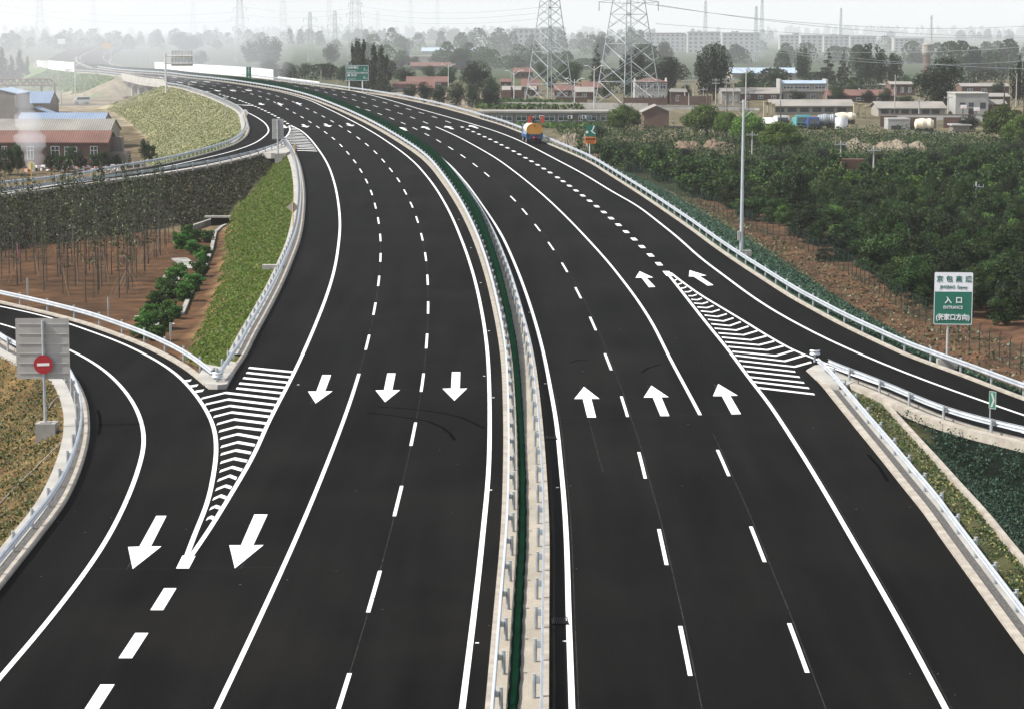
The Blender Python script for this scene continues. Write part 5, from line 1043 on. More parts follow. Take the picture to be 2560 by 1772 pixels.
turf('grass', 'haze-paled grass on the slope outside the far slip road bend', rows_f(E9, 300, BR0, -20, -1.2, 1.6), 120000, .20, [L_PALE, L_GRASS, L_STRAW], [.56, .24, .20], ('E9',), .12, 4, 1.3)
turf('shrub_cover', 'low clipped planting on the outer right slope', along(E4, 110, 300, 1.0, 8.2), 100000, .15, [L_SLOPE, L_SLOPEP, L_DARK], [.55, .25, .20], ('E4',), .30, 5, 1.3)
turf('grass', 'short dry turf on the verge beside the near right guardrail', along(E5, 72, N3 - 4, 1.2, 2.6), 9000, .13, [L_GRASSK, L_GRASSD, L_MID], [.55, .2, .25], None, .06, 6, 1.05)
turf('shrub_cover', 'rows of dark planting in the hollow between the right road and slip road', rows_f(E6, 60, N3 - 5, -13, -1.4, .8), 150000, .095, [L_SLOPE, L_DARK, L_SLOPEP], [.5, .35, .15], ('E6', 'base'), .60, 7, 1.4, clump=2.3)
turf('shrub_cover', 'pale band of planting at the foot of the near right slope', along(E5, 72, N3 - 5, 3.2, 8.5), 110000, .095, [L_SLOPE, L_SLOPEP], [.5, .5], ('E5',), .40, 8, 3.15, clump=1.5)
turf('dry_stalks', 'dry stalks and stones on the brown strip beside the mesh fence', along(E4, 105, 300, 6.5, 15), 9000, .20, [L_GRASSD, L_GRASSK, L_SAPW], [.45, .4, .15], None, .12, 9, 6.)
turf('grass', 'green grass patch on the far slip road slope near the bend', along(E9, 300, 352, -16, -1.2), 26000, .22, [L_GRASSG, L_GRASS, L_STRAW], [.5, .35, .15], ('E9',), .14, 14, 1.3)
turf('grass', 'green grass on the embankment beyond the bridge', along(E9, BR1 + 4, 800, -22, -1.5), 9000, .8, [L_GRASS, L_MID], [.7, .3], ('E9b',), .25, 10, 2.)

# green mesh fence beside the planting
FP = [G(*p) for p in ((1560, 440), (1613, 464), (1752, 520), (1915, 589), (2011, 626), (2114, 679), (2170, 720), (2247, 770), (2303, 807), (2364, 843), (2436, 876), (2560, 940), (2700, 1010))]
o = thing('mesh_fence', 'dark green wire mesh fence between the brown strip and the young trees', 'fence', tuple(FP[0])); b0 = np.array(o.location)
fp, _ = arcpts(np.array([tuple(v) for v in FP]), 0, 2.5); fp[:, 2] = terrain(fp[:, 0], fp[:, 1])[0]
b_ = MB(); b_.tube((0, 0, -.3), (0, 0, 1.95), .035, n=6); b_.tube((0, 0, 1.9), (.05, -.2, 2.15), .025, n=5); FPM = b_.mesh('post', mat('fence_green', (.012, .035, .022), (.010, .028, .018), rough=.6))
for p in fp[:95]: inst('post', FPM, tuple(p - b0), 0, 1., o)
k = MB()
for a, c in zip(fp[:-1], fp[1:]):
    for zz in (.15, .55, .95, 1.35, 1.75): k.bar(Vector(a) - Vector(b0) + Vector((0, 0, zz)), Vector(c) - Vector(b0) + Vector((0, 0, zz)), .006)
    for t in np.linspace(.1, .9, 9): p = a + (c - a) * t - b0; k.bar((p[0], p[1], p[2] + .1), (p[0], p[1], p[2] + 1.8), .006)
part('mesh', k, MATS['fence_green'], o)
# dirt mounds
def mound(pxs, base, h, label, mt, seed, dep=7.):
    rg = np.random.default_rng(seed); q0, q1 = G(pxs[0], base), G(pxs[1], base); n = 60; m = 26; y = q0.y; X = np.linspace(q0.x, q1.x, n); Yy = np.linspace(-dep, dep, m)
    pk = rg.random(12) * (q1.x - q0.x) + q0.x; hh = .45 + .55 * rg.random(12); sg = np.maximum(1.8, (q1.x - q0.x) * (.05 + .10 * rg.random(12))); H_ = np.zeros((m, n))
    for a, b_, c in zip(pk, hh, sg): H_ = np.maximum(H_, b_ * np.exp(-((X - a) / c) ** 2)[None, :] * np.exp(-(Yy / (dep * .55)) ** 2)[:, None])
    H_ = np.maximum(H_, .45 * (1 - ((X - X.mean()) / (X[-1] - X[0]) * 2) ** 4).clip(0)[None, :] * np.exp(-(Yy / (dep * .55)) ** 2)[:, None]); nz = rg.normal(size=H_.shape); nz = (nz + np.roll(nz, 1, 0) + np.roll(nz, 1, 1) + np.roll(nz, -1, 1)) / 2; H_ = H_ * h + nz * .05 * h * (H_ > .1) - .25
    V = [(X[i] - X.mean(), Yy[j], H_[j, i]) for j in range(m) for i in range(n)]; k = MB(); k.add(V, [(j * n + i, j * n + i + 1, (j + 1) * n + i + 1, (j + 1) * n + i) for j in range(m - 1) for i in range(n - 1)])
    o = k.build('dirt_mound', mt, base=(0, 0, 0)); o.location = (float(X.mean()), y + dep * .5, float(zg(y))); tag(o, label, 'dirt mound'); return o
M_DIRT = mat('loose_dirt', (.15, .105, .068), (.085, .06, .04), scale=1.3, rough=.95, bump=.8, detail=10); M_SAND = mat('pale_rubble', (.22, .185, .135), (.12, .10, .07), scale=1.8, rough=.95, bump=.8, detail=10)
mound((1545, 1700), 352, 1.5, 'brown dirt ridge in front of the brick gable house', M_DIRT, 1); mound((1690, 1860), 385, 2.5, 'long brown dirt mound in front of the willows', M_DIRT, 2, 9.); mound((2120, 2350), 384, 2.4, 'pale rubble mound before the tank trailer yard', M_SAND, 3, 9.); mound((1385, 1470), 388, 3.6, 'sandy dirt bank beside the seat belt sign', M_SAND, 4, 9.); mound((1462, 1512), 408, 1.6, 'small sandy heap at the foot of the seat belt sign', M_DIRT, 5, 4.)

# ------------------------------------------------------------------ buildings
BRK = brick('red_brick', (0.1445, 0.0836, 0.0640), (0.1020, 0.0608, 0.0480), (.5, .48, .45), 3.); BRKG = brick('grey_brick', (.22, .19, .17), (.16, .14, .125), (.5, .5, .5), 3.)
TILE = corrug('red_tiles', (0.1558, 0.0782, 0.0608), (0.1107, 0.0552, 0.0451), .85, .9); TILEG = corrug('grey_roof', (.27, .25, .23), (.20, .19, .17), .9, .9); BLUE = corrug('blue_roof', (0.1610, 0.2185, 0.3120), (0.1955, 0.2470, 0.3360), .5, .6); BLUEP = corrug('pale_blue_roof', (0.3060, 0.3870, 0.4928), (0.3600, 0.4320, 0.5280), .5, .5)
PLAS = mat('cream_plaster', (0.2890, 0.2688, 0.2324), (0.2380, 0.2184, 0.1909), scale=.4, rough=.9); PLASW = mat('white_plaster', (0.3179, 0.3179, 0.3070), (0.2601, 0.2601, 0.2535), scale=.4, rough=.9); ASB = corrug('fibre_cement_roof', (.235, .225, .20), (.17, .165, .15), .9, .8); DARKW = mat('painted_interior_shade', (.02, .021, .024), rough=.5)  # DARKW: flat panels with the shade inside an opening painted on
def house(name, label, px0, px1, ridge, eave, base, depth_, wallm, roofm, wins=(), flat=False, over=.35, ridge_dir='x', hipped=False, y=None, cat='house', doors=(), sill=True, frames=True):
    """front wall seen between px0 and px1; ridge, eave and base are photo rows. wins: (x0, x1, top, bottom) as fractions of the front wall."""
    q = G((px0 + px1) / 2, base) if y is None else AT((px0 + px1) / 2, base, y); y = q.y; u = m_px(depth(y, q.z)); o = thing(name, label, cat, tuple(q)); w_ = (px1 - px0) * u; H = AT(0, eave, y).z - q.z; x0 = -w_ / 2
    k = MB(); k.box((0, depth_ / 2, (H - 1) / 2), (w_, depth_, H + 1))
    if flat:
        part('wall', k, wallm, o); k = MB(); t_ = max(.25, AT(0, ridge, y + depth_).z - q.z - H) if ridge < eave - 2 else .3; t_ = min(t_, .6)
        k.box((0, depth_ / 2, H + t_ / 2), (w_ + 2 * over, depth_ + 2 * over, t_)); part('roof', k, roofm, o)
    else:
        if ridge_dir == 'x':
            rz_ = max(H + .6, AT(0, ridge, y + depth_ / 2).z - q.z)
            for sx in (-1, 1): k.plate([(0, 0)] * 0 or [(0, 0), (0, 0), (0, 0)], 0, 0) if False else None
            for sx in (-1, 1): k.add([(sx * w_ / 2, 0, H), (sx * w_ / 2, depth_, H), (sx * w_ / 2, depth_ / 2, rz_), (sx * (w_ / 2 - .25), 0, H), (sx * (w_ / 2 - .25), depth_, H), (sx * (w_ / 2 - .25), depth_ / 2, rz_)], [(0, 1, 2), (5, 4, 3), (0, 2, 5, 3), (2, 1, 4, 5)])
            part('wall', k, wallm, o); k = MB(); a = over; sl_ = (rz_ - H) / (depth_ / 2)
            hx = w_ / 2 + a * .6; rx = hx - (depth_ / 2 if hipped else 0)
            V = [(-hx, -a, H - a * sl_), (hx, -a, H - a * sl_), (rx, depth_ / 2, rz_), (-rx, depth_ / 2, rz_), (-hx, depth_ + a, H - a * sl_), (hx, depth_ + a, H - a * sl_)]
            V2 = [(p[0], p[1], p[2] + .16) for p in V]; k.add(V + V2, [(6, 7, 8, 9), (9, 8, 11, 10), (3, 2, 1, 0), (4, 5, 2, 3), (0, 1, 7, 6), (5, 4, 10, 11), (1, 2, 8, 7), (2, 5, 11, 8), (3, 0, 6, 9), (4, 3, 9, 10)]); part('roof', k, roofm, o)
        else:                        # gable towards the viewer
            rz_ = AT(0, ridge, y).z - q.z; k.add([(-w_ / 2, 0, H), (w_ / 2, 0, H), (0, 0, rz_), (-w_ / 2, .25, H), (w_ / 2, .25, H), (0, .25, rz_)], [(0, 1, 2), (5, 4, 3), (0, 2, 5, 3), (2, 1, 4, 5)]); part('wall', k, wallm, o); k = MB(); a = over; s_ = (rz_ - H) / (w_ / 2)
            for sx in (-1, 1):
                V = [(0, -a * .4, rz_ + .02), (sx * (w_ / 2 + a), -a * .4, H - a * s_ + .02), (sx * (w_ / 2 + a), depth_ + a, H - a * s_ + .02), (0, depth_ + a, rz_ + .02)]; k.add(V + [(p[0], p[1], p[2] + .16) for p in V], [(0, 1, 2, 3), (7, 6, 5, 4), (0, 4, 5, 1), (1, 5, 6, 2), (2, 6, 7, 3)])
            part('roof', k, roofm, o)
    for a, b_, t_, s_ in wins:
        xa, xb, zt_, zb_ = x0 + a * w_, x0 + b_ * w_, H * t_, H * s_; k = MB(); k.box(((xa + xb) / 2, -.015, (zt_ + zb_) / 2), (xb - xa, .06, zt_ - zb_)); wo_ = part('window', k, M_GLASS, o)
        if frames:
            k = MB(); n = max(2, int((xb - xa) / .8))
            for i in range(n + 1): k.box((xa + (xb - xa) * i / n, -.07, (zt_ + zb_) / 2), (.09, .05, zt_ - zb_ + .09))
            for zz in (zb_, zb_ + (zt_ - zb_) * .68, zt_): k.box(((xa + xb) / 2, -.075, zz), (xb - xa + .09, .045, .09))
            part('frame', k, M_FRAME, wo_)
    for a, b_, t_, mt in doors:
        xa, xb = x0 + a * w_, x0 + b_ * w_; k = MB(); k.box(((xa + xb) / 2, -.02, H * t_ / 2), (xb - xa, .08, H * t_)); part('door', k, mt, o)
    return o, w_, H, u
# left, by the smoke
o, w_, H, u = house('brick_house', 'long brick house with a red tiled roof behind the smoking heap', -70, 270, 329, 357, 421, 7.5, BRK, TILE, [(.055, .10, .85, .35), (.225, .26, .85, .35), (.41, .455, .85, .35), (.585, .645, .85, .35), (.685, .775, .82, .3), (.875, .925, .85, .35)])
k = MB(); k.box((w_ / 2 + 1.3, 3.5, .6), (2.6, 4.5, 3.4)); k.box((w_ / 2 + .8, 4.8, 3.2), (1.6, 1.6, 2.6)); part('lean_to', k, BRKG, o)
house('shed', 'long grey fibre roofed shed behind the red roofed brick house', -70, 275, 300, 331, 372, 11, PLAS, ASB)
house('shed', 'blue roofed workshop with a brick end wall, left of the truss crane', 41, 124, 231, 258.5, 286, 11, BRKG, BLUE, over=.3)
house('shed', 'long low blue roofed shed directly behind the grey fibre roof', 47, 262, 284, 300, 320, 7, PLAS, BLUE, over=.3)
house('shed', 'small blue gabled shed between the blue workshop and the grey building', 44, 122, 271, 284, 300, 6, PLAS, BLUE, ridge_dir='y', over=.4)
house('factory', 'grey gabled factory wall at the left picture edge', -50, 42, 225, 236, 303, 14, mat('grey_render', (.28, .26, .25), (.22, .21, .2), scale=.3, rough=.9), BLUEP, ridge_dir='y', over=.3)
# the middle: long flat house behind the guardrail
fr = [(1230 + 35.2 * i, 1256 + 35.2 * i) for i in range(8)]
W0, W1 = 1200, 1532
wn_ = [((a + (0 if i != 6 else 16) - W0) / (W1 - W0), (a + 25 - W0) / (W1 - W0), .86, .42) for i, (a, b_) in enumerate([(1229, 0), (1255, 0), (1291, 0), (1326, 0), (1361, 0), (1396, 0), (1431, 0), (1466, 0), (1502, 0)])]
dr_ = [((a - W0) / (W1 - W0), (a + 9.5 - W0) / (W1 - W0), .44, PLASW) for a in (1291, 1326, 1361, 1396, 1431)] + [((1466 - W0) / (W1 - W0), (1476 - W0) / (W1 - W0), .9, mat('blue_door', (.16, .25, .36), (.14, .22, .32)))]
o, w_, H, u = house('brick_house', 'long flat roofed brick house with a row of white windows behind the guardrail', W0, W1, 275, 284, 316, 9, BRKG, TILEG, wn_, flat=True, over=.5, doors=dr_)
for i, px in enumerate((1354, 1425, 1460)):
    x = (px - (W0 + W1) / 2) * u; k = MB(); k.box((x, -.25, H * .72), (.95, .35, .65)); ac = part('air_conditioner', k, M_FRAME, o); k = MB(); k.tube((x - .1, -.43, H * .72), (x - .1, -.44, H * .72), .24, n=16); part('fan', k, M_DGREY, ac)
def wallrun(label, px0, px1, top, base, mt, name='wall', cat='wall', cap=None):
    q0, q1 = G(px0, base[0] if isinstance(base, tuple) else base), G(px1, base[1] if isinstance(base, tuple) else base); o = thing(name, label, cat, tuple(q0)); h = AT(px0, top, q0.y).z - q0.z; d = q1 - q0
    k = MB(); L = math.hypot(d.x, d.y); M = Matrix.Rotation(math.atan2(d.y, d.x), 3, 'Z'); k.box((d.x / 2, d.y / 2, h / 2 - .3), (L, .3, h + .6), M=M); part('panel', k, mt, o)
    if cap: k = MB(); k.box((d.x / 2, d.y / 2, h + .06), (L, .42, .14), M=M); part('coping', k, cap, o)
    return o
wallrun('long pale concrete wall in front of the two near pylons', 1246, 1620, 256, (272, 276), M_CONCW); wallrun('pale concrete wall continuing behind the willows', 1622, 1850, 265, (276, 277), M_CONCW, cap=M_CONC); wallrun('white compound wall with a red coping behind the tank trailer', 2204, 2470, 286.5, (300, 303), PLASW, cap=BRK)
house('brick_house', 'brick gable house with its grey roof falling to the right, between the willows', 1610, 1672, 266, 280, 322, 8, BRK, TILEG, ridge_dir='y', over=.6)
house('house', 'two storey white house with a red hipped roof behind the second pylon', 1587, 1668, 195, 206, 252, 9, PLASW, TILE, [(.1, .25, .9, .62), (.3, .48, .9, .62), (.57, .75, .9, .62), (.78, .95, .9, .62), (.1, .3, .3, .12), (.4, .6, .3, .12), (.72, .92, .3, .12)], hipped=True)
RH = [(982, 1086, 206, 221, 231, 'TILE', 'low red roofed house beside the green lamp and belt of trees'), (1016, 1120, 193, 206, 216, 'TILE', 'long red roof above the low red roofed house'), (1026, 1170, 157, 166, 176, 'TILE', 'far red roof below the beige flat house'), (1284, 1332, 171, 181, 197, 'TILE', 'red roofed house with windows left of the first pylon'), (1304, 1346, 199, 216, 230, 'TILE', 'red roof seen through the first pylon'), (1252, 1278, 198, 206, 226, 'TILE', 'small red roof left of the first pylon'),
      (1386, 1448, 214, 227, 245, 'TILE', 'house with a brown roof and white eave between the pylons'), (1455, 1500, 206, 220, 240, 'TILE', 'red roofed house beside the tall double lamp'), (1440, 1484, 219, 231, 250, 'TILEG', 'grey gabled brick house beside the tall double lamp'), (2068, 2240, 226, 240, 258, 'TILE', 'long pale red roof right of the blue roofed house'), (2226, 2288, 206, 212, 240, 'TILEG', 'brick house with a dark window left of the huge dark tree'), (2404, 2522, 210, 217, 240, 'TILEG', 'brick house with a flat grey roof behind the white building'),
      (2466, 2524, 238, 243, 285, 'TILEG', 'bright red brick house right of the white building'), (1676, 1716, 226, 231, 263, 'TILEG', 'brick house right of the small cypress'), (1804, 1850, 222, 230, 262, 'TILEG', 'half ruined beige house behind the utility poles'), (1850, 1958, 221, 235, 252, 'TILEG', 'long grey roof left of the blue roofed house'), (1256, 1340, 217, 226, 240, 'TILEG', 'dark eaved house in front of the first pylon')]
for i, (a, b_, r_, e, s_, rm, lb) in enumerate(RH): house('brick_house', lb, a, b_, r_, e, s_, 9, BRK if i not in (14, 0) else PLAS, {'TILE': TILE, 'TILEG': TILEG}[rm], [(f, f + .11, .75, .3) for f in (.12, .42, .72)] if b_ - a > 44 else [(.35, .6, .75, .3)], frames=(e > 200))
for a, b_, t_, s_, lb in ((1252, 1320, 228, 254, 'brick wall left of the first pylon'), (1390, 1468, 244, 260, 'brick wall with a white coping between the two pylons'), (1560, 1668, 245, 265, 'brick wall below the second pylon'), (1698, 1778, 241, 267, 'brick wall with a dark opening behind the utility poles'), (2200, 2242, 290, 318, 'ruined brick wall left of the white loading shed'), (2262, 2340, 294, 322, 'ruined brick wall behind the tank trailer'), (2358, 2402, 294, 320, 'ruined brick wall right of the tank trailer')): wallrun(lb, a, b_, t_, s_, BRK, cap=M_CONCW if t_ == 244 else None)
house('house', 'beige flat roofed house in the haze right of the poplars', 1018, 1092, 138, 143, 154, 14, PLAS, PLAS, flat=True, frames=False); house('warehouse', 'very long pale blue roof in the haze', 1053, 1222, 120, 129, 136, 30, PLAS, BLUEP, frames=False, cat='warehouse')
house('warehouse', 'long pale blue roofed warehouse behind the lamp pole on the right', 1830, 1994, 171, 184, 198, 22, PLAS, BLUEP, [(.3, .36, .7, .4), (.6, .66, .7, .4)], frames=False, cat='warehouse')
o, w_, H, u = house('house', 'two storey cream house with a blue roof and a row of glazed windows', 1952, 2066, 203, 210, 252, 8, PLAS, BLUEP, [(.055, .265, .90, .68), (.30, .62, .90, .68), (.74, .97, .90, .68), (.17, .27, .42, .14), (.66, .76, .42, .14), (.90, .99, .42, .14)], over=.3)
k = MB()
for sx in (-1, 1): k.box((sx * (w_ / 2 + .1), 4., H * .55), (.5, 8.6, H * 1.15 + 1.2))
k.box((0, -.35, H * .56), (w_, .7, .22)); part('gable_wall', k, PLASW, o)
gw_ = lambda n: [(.04 + i * .92 / n, .04 + i * .92 / n + .66 / n, .80, .30) for i in range(n)]
house('garage', 'long low garage row with grey roofs behind the parked trucks', 1930, 2132, 251, 265.5, 288, 11, PLAS, TILEG, gw_(6), over=.7, cat='garage', frames=False); house('garage', 'long low garage row with dark openings right of the gate pillars', 2196, 2362, 256, 271, 292, 11, PLAS, TILEG, gw_(6), over=.7, cat='garage', frames=False)
house('house', 'white two storey building with tall windows behind the basketball hoops', 2388, 2470, 233, 236, 292, 10, PLASW, M_CONCW, [(.13, .30, .62, .44), (.40, .55, .62, .44), (.75, .92, .62, .36)], flat=True, over=.15, frames=False, doors=[(.40, .56, .36, DARKW)])
house('shed', 'white loading shed with a dark opening left of the tank trailer', 2220, 2275, 299, 301, 325, 5, PLASW, PLASW, flat=True, over=.05, doors=[(.14, .60, .42, DARKW)], frames=False); house('house', 'small white house with red eaves in front of a long roof', 2154, 2222, 211, 214, 228, 7, PLASW, PLASW, [(.3, .42, .7, .3), (.6, .72, .7, .3)], flat=True, over=.9, frames=False)
house('shed', 'low shed with a broken tiled roof right of the white building', 2470, 2516, 251, 262, 290, 8, BRK, ASB); house('shed', 'low ruin with a pale roof edge below the dark bushy tree', 2382, 2424, 312, 315, 332, 4, BRKG, PLASW, flat=True)
for i, (px, w_, t_) in enumerate(((1912, 9, 256), (1923, 9, 258), (1933, 9, 262), (2137, 9, 259), (2151, 9, 261), (2168, 9, 266))):
    q = G(px, 296); u = m_px(q.y); h = AT(px, t_, q.y).z - q.z; o = tag(MB().box((0, 0, h / 2), (w_ * u * .8, 1.2, h)).box((0, 0, h + .1), (w_ * u * 1.05, 1.5, .2)).build('gate_pillar', mat('yellow_plaster', (0.3640, 0.3010, 0.1950), (0.3080, 0.2520, 0.1650), scale=.5), base=(0, 0, 0)), ['cream gate pillar, first of the left group of three', 'cream gate pillar, middle of the left group of three', 'cream gate pillar, last of the left group of three', 'cream gate pillar, first of the group beside the silver tank', 'cream gate pillar, middle of the group beside the silver tank', 'cream gate pillar, last of the group beside the silver tank'][i], 'gate pillar', 'cream gate pillars'); o.location = q
# apartment blocks in the haze
for i, (a, b_, t_, s_) in enumerate(((1282, 1350, 74, 122), (1352, 1400, 72, 120), (1614, 1712, 85, 124), (1720, 1800, 82, 120), (1806, 1900, 84, 120), (1950, 1998, 90, 126), (2002, 2056, 90, 126), (2060, 2122, 91, 127), (2126, 2190, 93, 127), (2236, 2310, 98, 124))):
    q = AT((a + b_) / 2, s_, 2000. + 60 * (i % 3)); q.z = float(zg(q.y)); u = m_px(q.y); h = AT(a, t_, q.y).z - q.z; w_ = (b_ - a) * u; o = thing('apartment_block', ['faint tall block above the red roofs, leftmost of the blocks', 'faint tall block behind the first pylon', 'five storey cream block right of the second pylon', 'faint white block behind the very large dark tree', 'faint white block right of the very large dark tree', 'white block above the warehouse, left of its neighbours', 'white block above the warehouse, second of its row', 'white block above the warehouse, third of its row', 'white block above the warehouse, last of its row', 'faint low white block behind the water tower'][i], 'apartment block', tuple(q)); k = MB(); k.box((0, 8, h / 2), (w_, 14, h)); part('wall', k, PLASW, o); k = MB(); k.box((0, 8, h + .4), (w_ + .8, 14.8, .8)); part('roof', k, TILE if i == 2 else M_CONCW, o)
    nf = 5
    for f in range(nf):
        n = int(w_ / 4.2)
        if f == 0: wme = MB().box((0, 0, 0), (1.9, .1, h / nf * .5)).mesh('window', M_GLASS)
        for j in range(n): inst('window', wme, (-w_ / 2 + (j + .5) * w_ / n, .97, h * (f + .5) / nf), 0, 1., o)
# water tower and chimney
q = G(2316, 182); u = m_px(q.y); z1, z2, z3 = (AT(0, r_, q.y).z - q.z for r_ in (137, 112, 109)); o = thing('water_tower', 'brick water tower with a pale round tank behind the huge dark tree', 'water tower', tuple(q)); r_ = 12.5 * u
MB().lathe((0, 0, 0), [(r_ * .78, 0), (r_ * .68, z1)], 20).build('shaft', BRK, o, (0, 0, 0)); MB().lathe((0, 0, 0), [(0, z1 - .6), (r_ * .8, z1 - .4), (r_, z1 + .8), (r_, z2 - .5), (r_ * 1.05, z2 - .4), (r_ * 1.05, z2), (r_ * .3, z3 + .4), (0, z3 + .5)], 24).build('tank', PLAS, o, (0, 0, 0))
q = AT(2327, 112, 2400.); q.z = float(zg(2400)); z1 = AT(0, 39, 2400.).z - q.z; o = thing('chimney', 'tall thin factory chimney in the haze above the water tower', 'chimney', tuple(q)); MB().lathe((0, 0, 0), [(1.5, 0), (1.0, z1), (.7, z1)], 14).build('stack', M_CONC, o, (0, 0, 0))
MB().lathe((0, 0, 0), [(1.12, z1 - 3.4), (1.08, z1 - 2.2)], 14).build('band', BRK, o, (0, 0, 0))
# truss crane
q = G(110, 232); q = AT(100, 236, 640.); q.z = float(zg(640)); u = m_px(640.); o = thing('gantry_crane', 'rusty truss gantry crane in the smoke on the left', 'crane', tuple(q)); X = lambda p: (p - 100) * u; Zz = lambda r_: AT(0, r_, 640.).z - q.z
k = MB(); M_RUST = mat('rusty_steel', (.16, .11, .09), (.11, .08, .07), scale=1., rough=.8)
zb_, zt_ = Zz(214), Zz(198)
for yy in (-.8, .8):
    k.bar((X(-20), yy, zb_), (X(142), yy, zb_), .30); k.bar((X(70), yy, zt_), (X(124), yy, zt_), .22); k.bar((X(124), yy, zt_), (X(142), yy, zb_), .22); k.bar((X(-20), yy, zt_), (X(70), yy, zt_), .2)
    for a in range(-20, 124, 16): k.bar((X(a), yy, zb_), (X(a + 8), yy, zt_), .16); k.bar((X(a + 8), yy, zt_), (X(a + 16), yy, zb_), .16)
part('truss', k, M_RUST, o)
for px in (20, 104, 136):
    k = MB()
    for yy in (-1.2, 1.2): k.bar((X(px), yy, -.3), (X(px), yy * .6, zb_), .25)
    k.bar((X(px), -1.2, zb_ * .5), (X(px), 1.2, zb_ * .5), .15); part('leg', k, M_RUST, o)

# cables lying on the near left slope
def ground_cable(label, pts, n=24):
    q = [P(*p) for p in pts]; A = np.array([tuple(v) for v in q]); t = np.linspace(0, len(q) - 1, n); X = np.interp(t, range(len(q)), A[:, 0]); Y = np.interp(t, range(len(q)), A[:, 1]); Zq = terrain(X, Y)[0] + .12
    k = MB()
    for i in range(n - 1):
        for o_ in (0, .16): k.tube((X[i], Y[i] + o_, Zq[i]), (X[i + 1], Y[i + 1] + o_, Zq[i + 1]), .028, n=6)
    tag(k.build('cable', M_CONC), label, 'cable', 'cables on the near left slope')
ground_cable('pair of pale cables running down the dry slope below the sign', T(0,2,(-60,1150),(200,985),(450,850),(640,742),(720,715)))
ground_cable('short pair of pale cables crossing the apron beside the sign post', T(0,2,(440,420),(560,350),(650,335)))

# ------------------------------------------------------------------ pylons
def lattice(k, w0, w1, z0, z1, n, r, rot=0., cx=0., cy=0., ratio=1.):
    zs = [z0 + (z1 - z0) * (1 - (1 - i / n) ** 1.0) for i in range(n + 1)] if ratio == 1 else list(z0 + (z1 - z0) * np.cumsum([0] + [ratio ** i for i in range(n)]) / sum(ratio ** i for i in range(n)))
    def cor(z):
        w_ = (w0 + (w1 - w0) * (z - z0) / (z1 - z0)) / 2 * 1.0; return [Vector((cx + w_ * 1.414 * math.cos(rot + a), cy + w_ * 1.414 * math.sin(rot + a), z)) for a in (.785, 2.356, 3.927, 5.498)]
    C0 = cor(z0); C1 = cor(z1)
    for a, b_ in zip(C0, C1): k.bar(a, b_, r)
    for i in range(n):
        a, b_ = cor(zs[i]), cor(zs[i + 1])
        for j in range(4):
            k.bar(a[j], b_[(j + 1) % 4], r * .55); k.bar(a[(j + 1) % 4], b_[j], r * .55)
            if i % 2 == 0: k.bar(b_[j], b_[(j + 1) % 4], r * .5)
            m0 = (a[j] + b_[(j + 1) % 4]) / 2
            if z1 - z0 > 12 and zs[i + 1] - zs[i] > 3: k.bar((a[j] + b_[j]) / 2, (a[j] * 3 + b_[(j + 1) % 4]) / 4, r * .35); k.bar((a[(j + 1) % 4] + b_[(j + 1) % 4]) / 2, (a[(j + 1) % 4] * 3 + b_[j]) / 4, r * .35)
def pylon(label, px, base, y, w0px, w1px, toprow, H, r, rot=.25, arms=((.62, 8), (.76, 10), (.9, 7)), n=7):
    q = AT(px, base, y); q.z = min(q.z, float(zg(y))); u = m_px(y); z1 = AT(0, toprow, y).z - q.z; o = thing('pylon', label, 'pylon', tuple(q))
    w0, w1 = w0px * u / 1.3, w1px * u / 1.3; k = MB(); lattice(k, w0, w1, 0, z1, n, r, rot, ratio=.88)
    if H > z1: lattice(k, w1, w1 * .25, z1, H, 6, r * .8, rot)
    part('lattice', k, M_STEELF, o)
    for f, L in arms:
        z = H * f; k = MB()
        for s_ in (-1, 1):
            for dy in (-.5, .5): k.bar((0, dy, z), (s_ * L, 0, z + .4), r * .5); k.bar((0, dy, z + 1.6), (s_ * L, 0, z + .4), r * .5)
            for t in (.3, .55, .8): k.bar((s_ * L * t, .3 * (1 - t), z + .1), (s_ * L * t, -.3 * (1 - t), z + 1.4 * (1 - t)), r * .35)
            k.tube((s_ * L * .97, 0, z + .3), (s_ * L * .97, 0, z - 1.8), .12, n=6)
        part('cross_arm', k, M_STEELF, o)
    return o
pylon('steel lattice pylon rising out of the picture, left of the two near ones', 1374, 257, 600., 112, 44, 0, 52., .16, .68, arms=((.7, 9), (.82, 11), (.92, 8)), n=8)
pylon('steel lattice pylon with a wide cross arm, right of the two near ones', 1570, 261, 590., 152, 74, 6, 50., .17, .62, arms=((.50, 7.6), (.74, 9), (.9, 7)), n=6)
FPY = [(102, 125, 2200, 34, 12, 0, 'faint pylon at the far left', 34), (236, 110, 3200, 18, 7, 0, 'faint thin pylon second from the left', 42), (484, 112, 3200, 20, 8, 6, 'faint pylon above the curve of the far road', 38), (601, 122, 1450, 36, 14, 0, 'clear hazy pylon with many arms left of centre', 32), (709, 112, 2800, 20, 14, 5, 'hazy pylon right of the clear one', 40), (776, 132, 1500, 16, 7, 32, 'short hazy pylon, left of a pair', 22), (838, 122, 1600, 16, 8, 30, 'short hazy pylon, right of a pair', 24), (824, 98, 3200, 16, 9, 0, 'faint pylon behind the short pair', 46), (889, 112, 1400, 44, 24, 0, 'wide hazy pylon above the poplar row', 42), (944, 92, 3600, 12, 5, 28, 'very faint pylon right of the wide one', 30), (1027, 96, 3600, 12, 6, 2, 'very faint tall pylon near the middle', 44), (1094, 96, 3700, 12, 6, 2, 'very faint tall pylon left of the first near pylon', 46), (1763, 100, 1700, 13, 5, 4, 'thin lattice mast above the very large dark tree', 34), (1889, 126, 1500, 14, 5, 18, 'thin lattice mast, left of a close pair', 26), (1904, 100, 1700, 14, 5, 0, 'thin lattice mast, right of a close pair', 40), (2101, 112, 1700, 9, 4, 22, 'thin lattice mast above the white blocks', 24)]
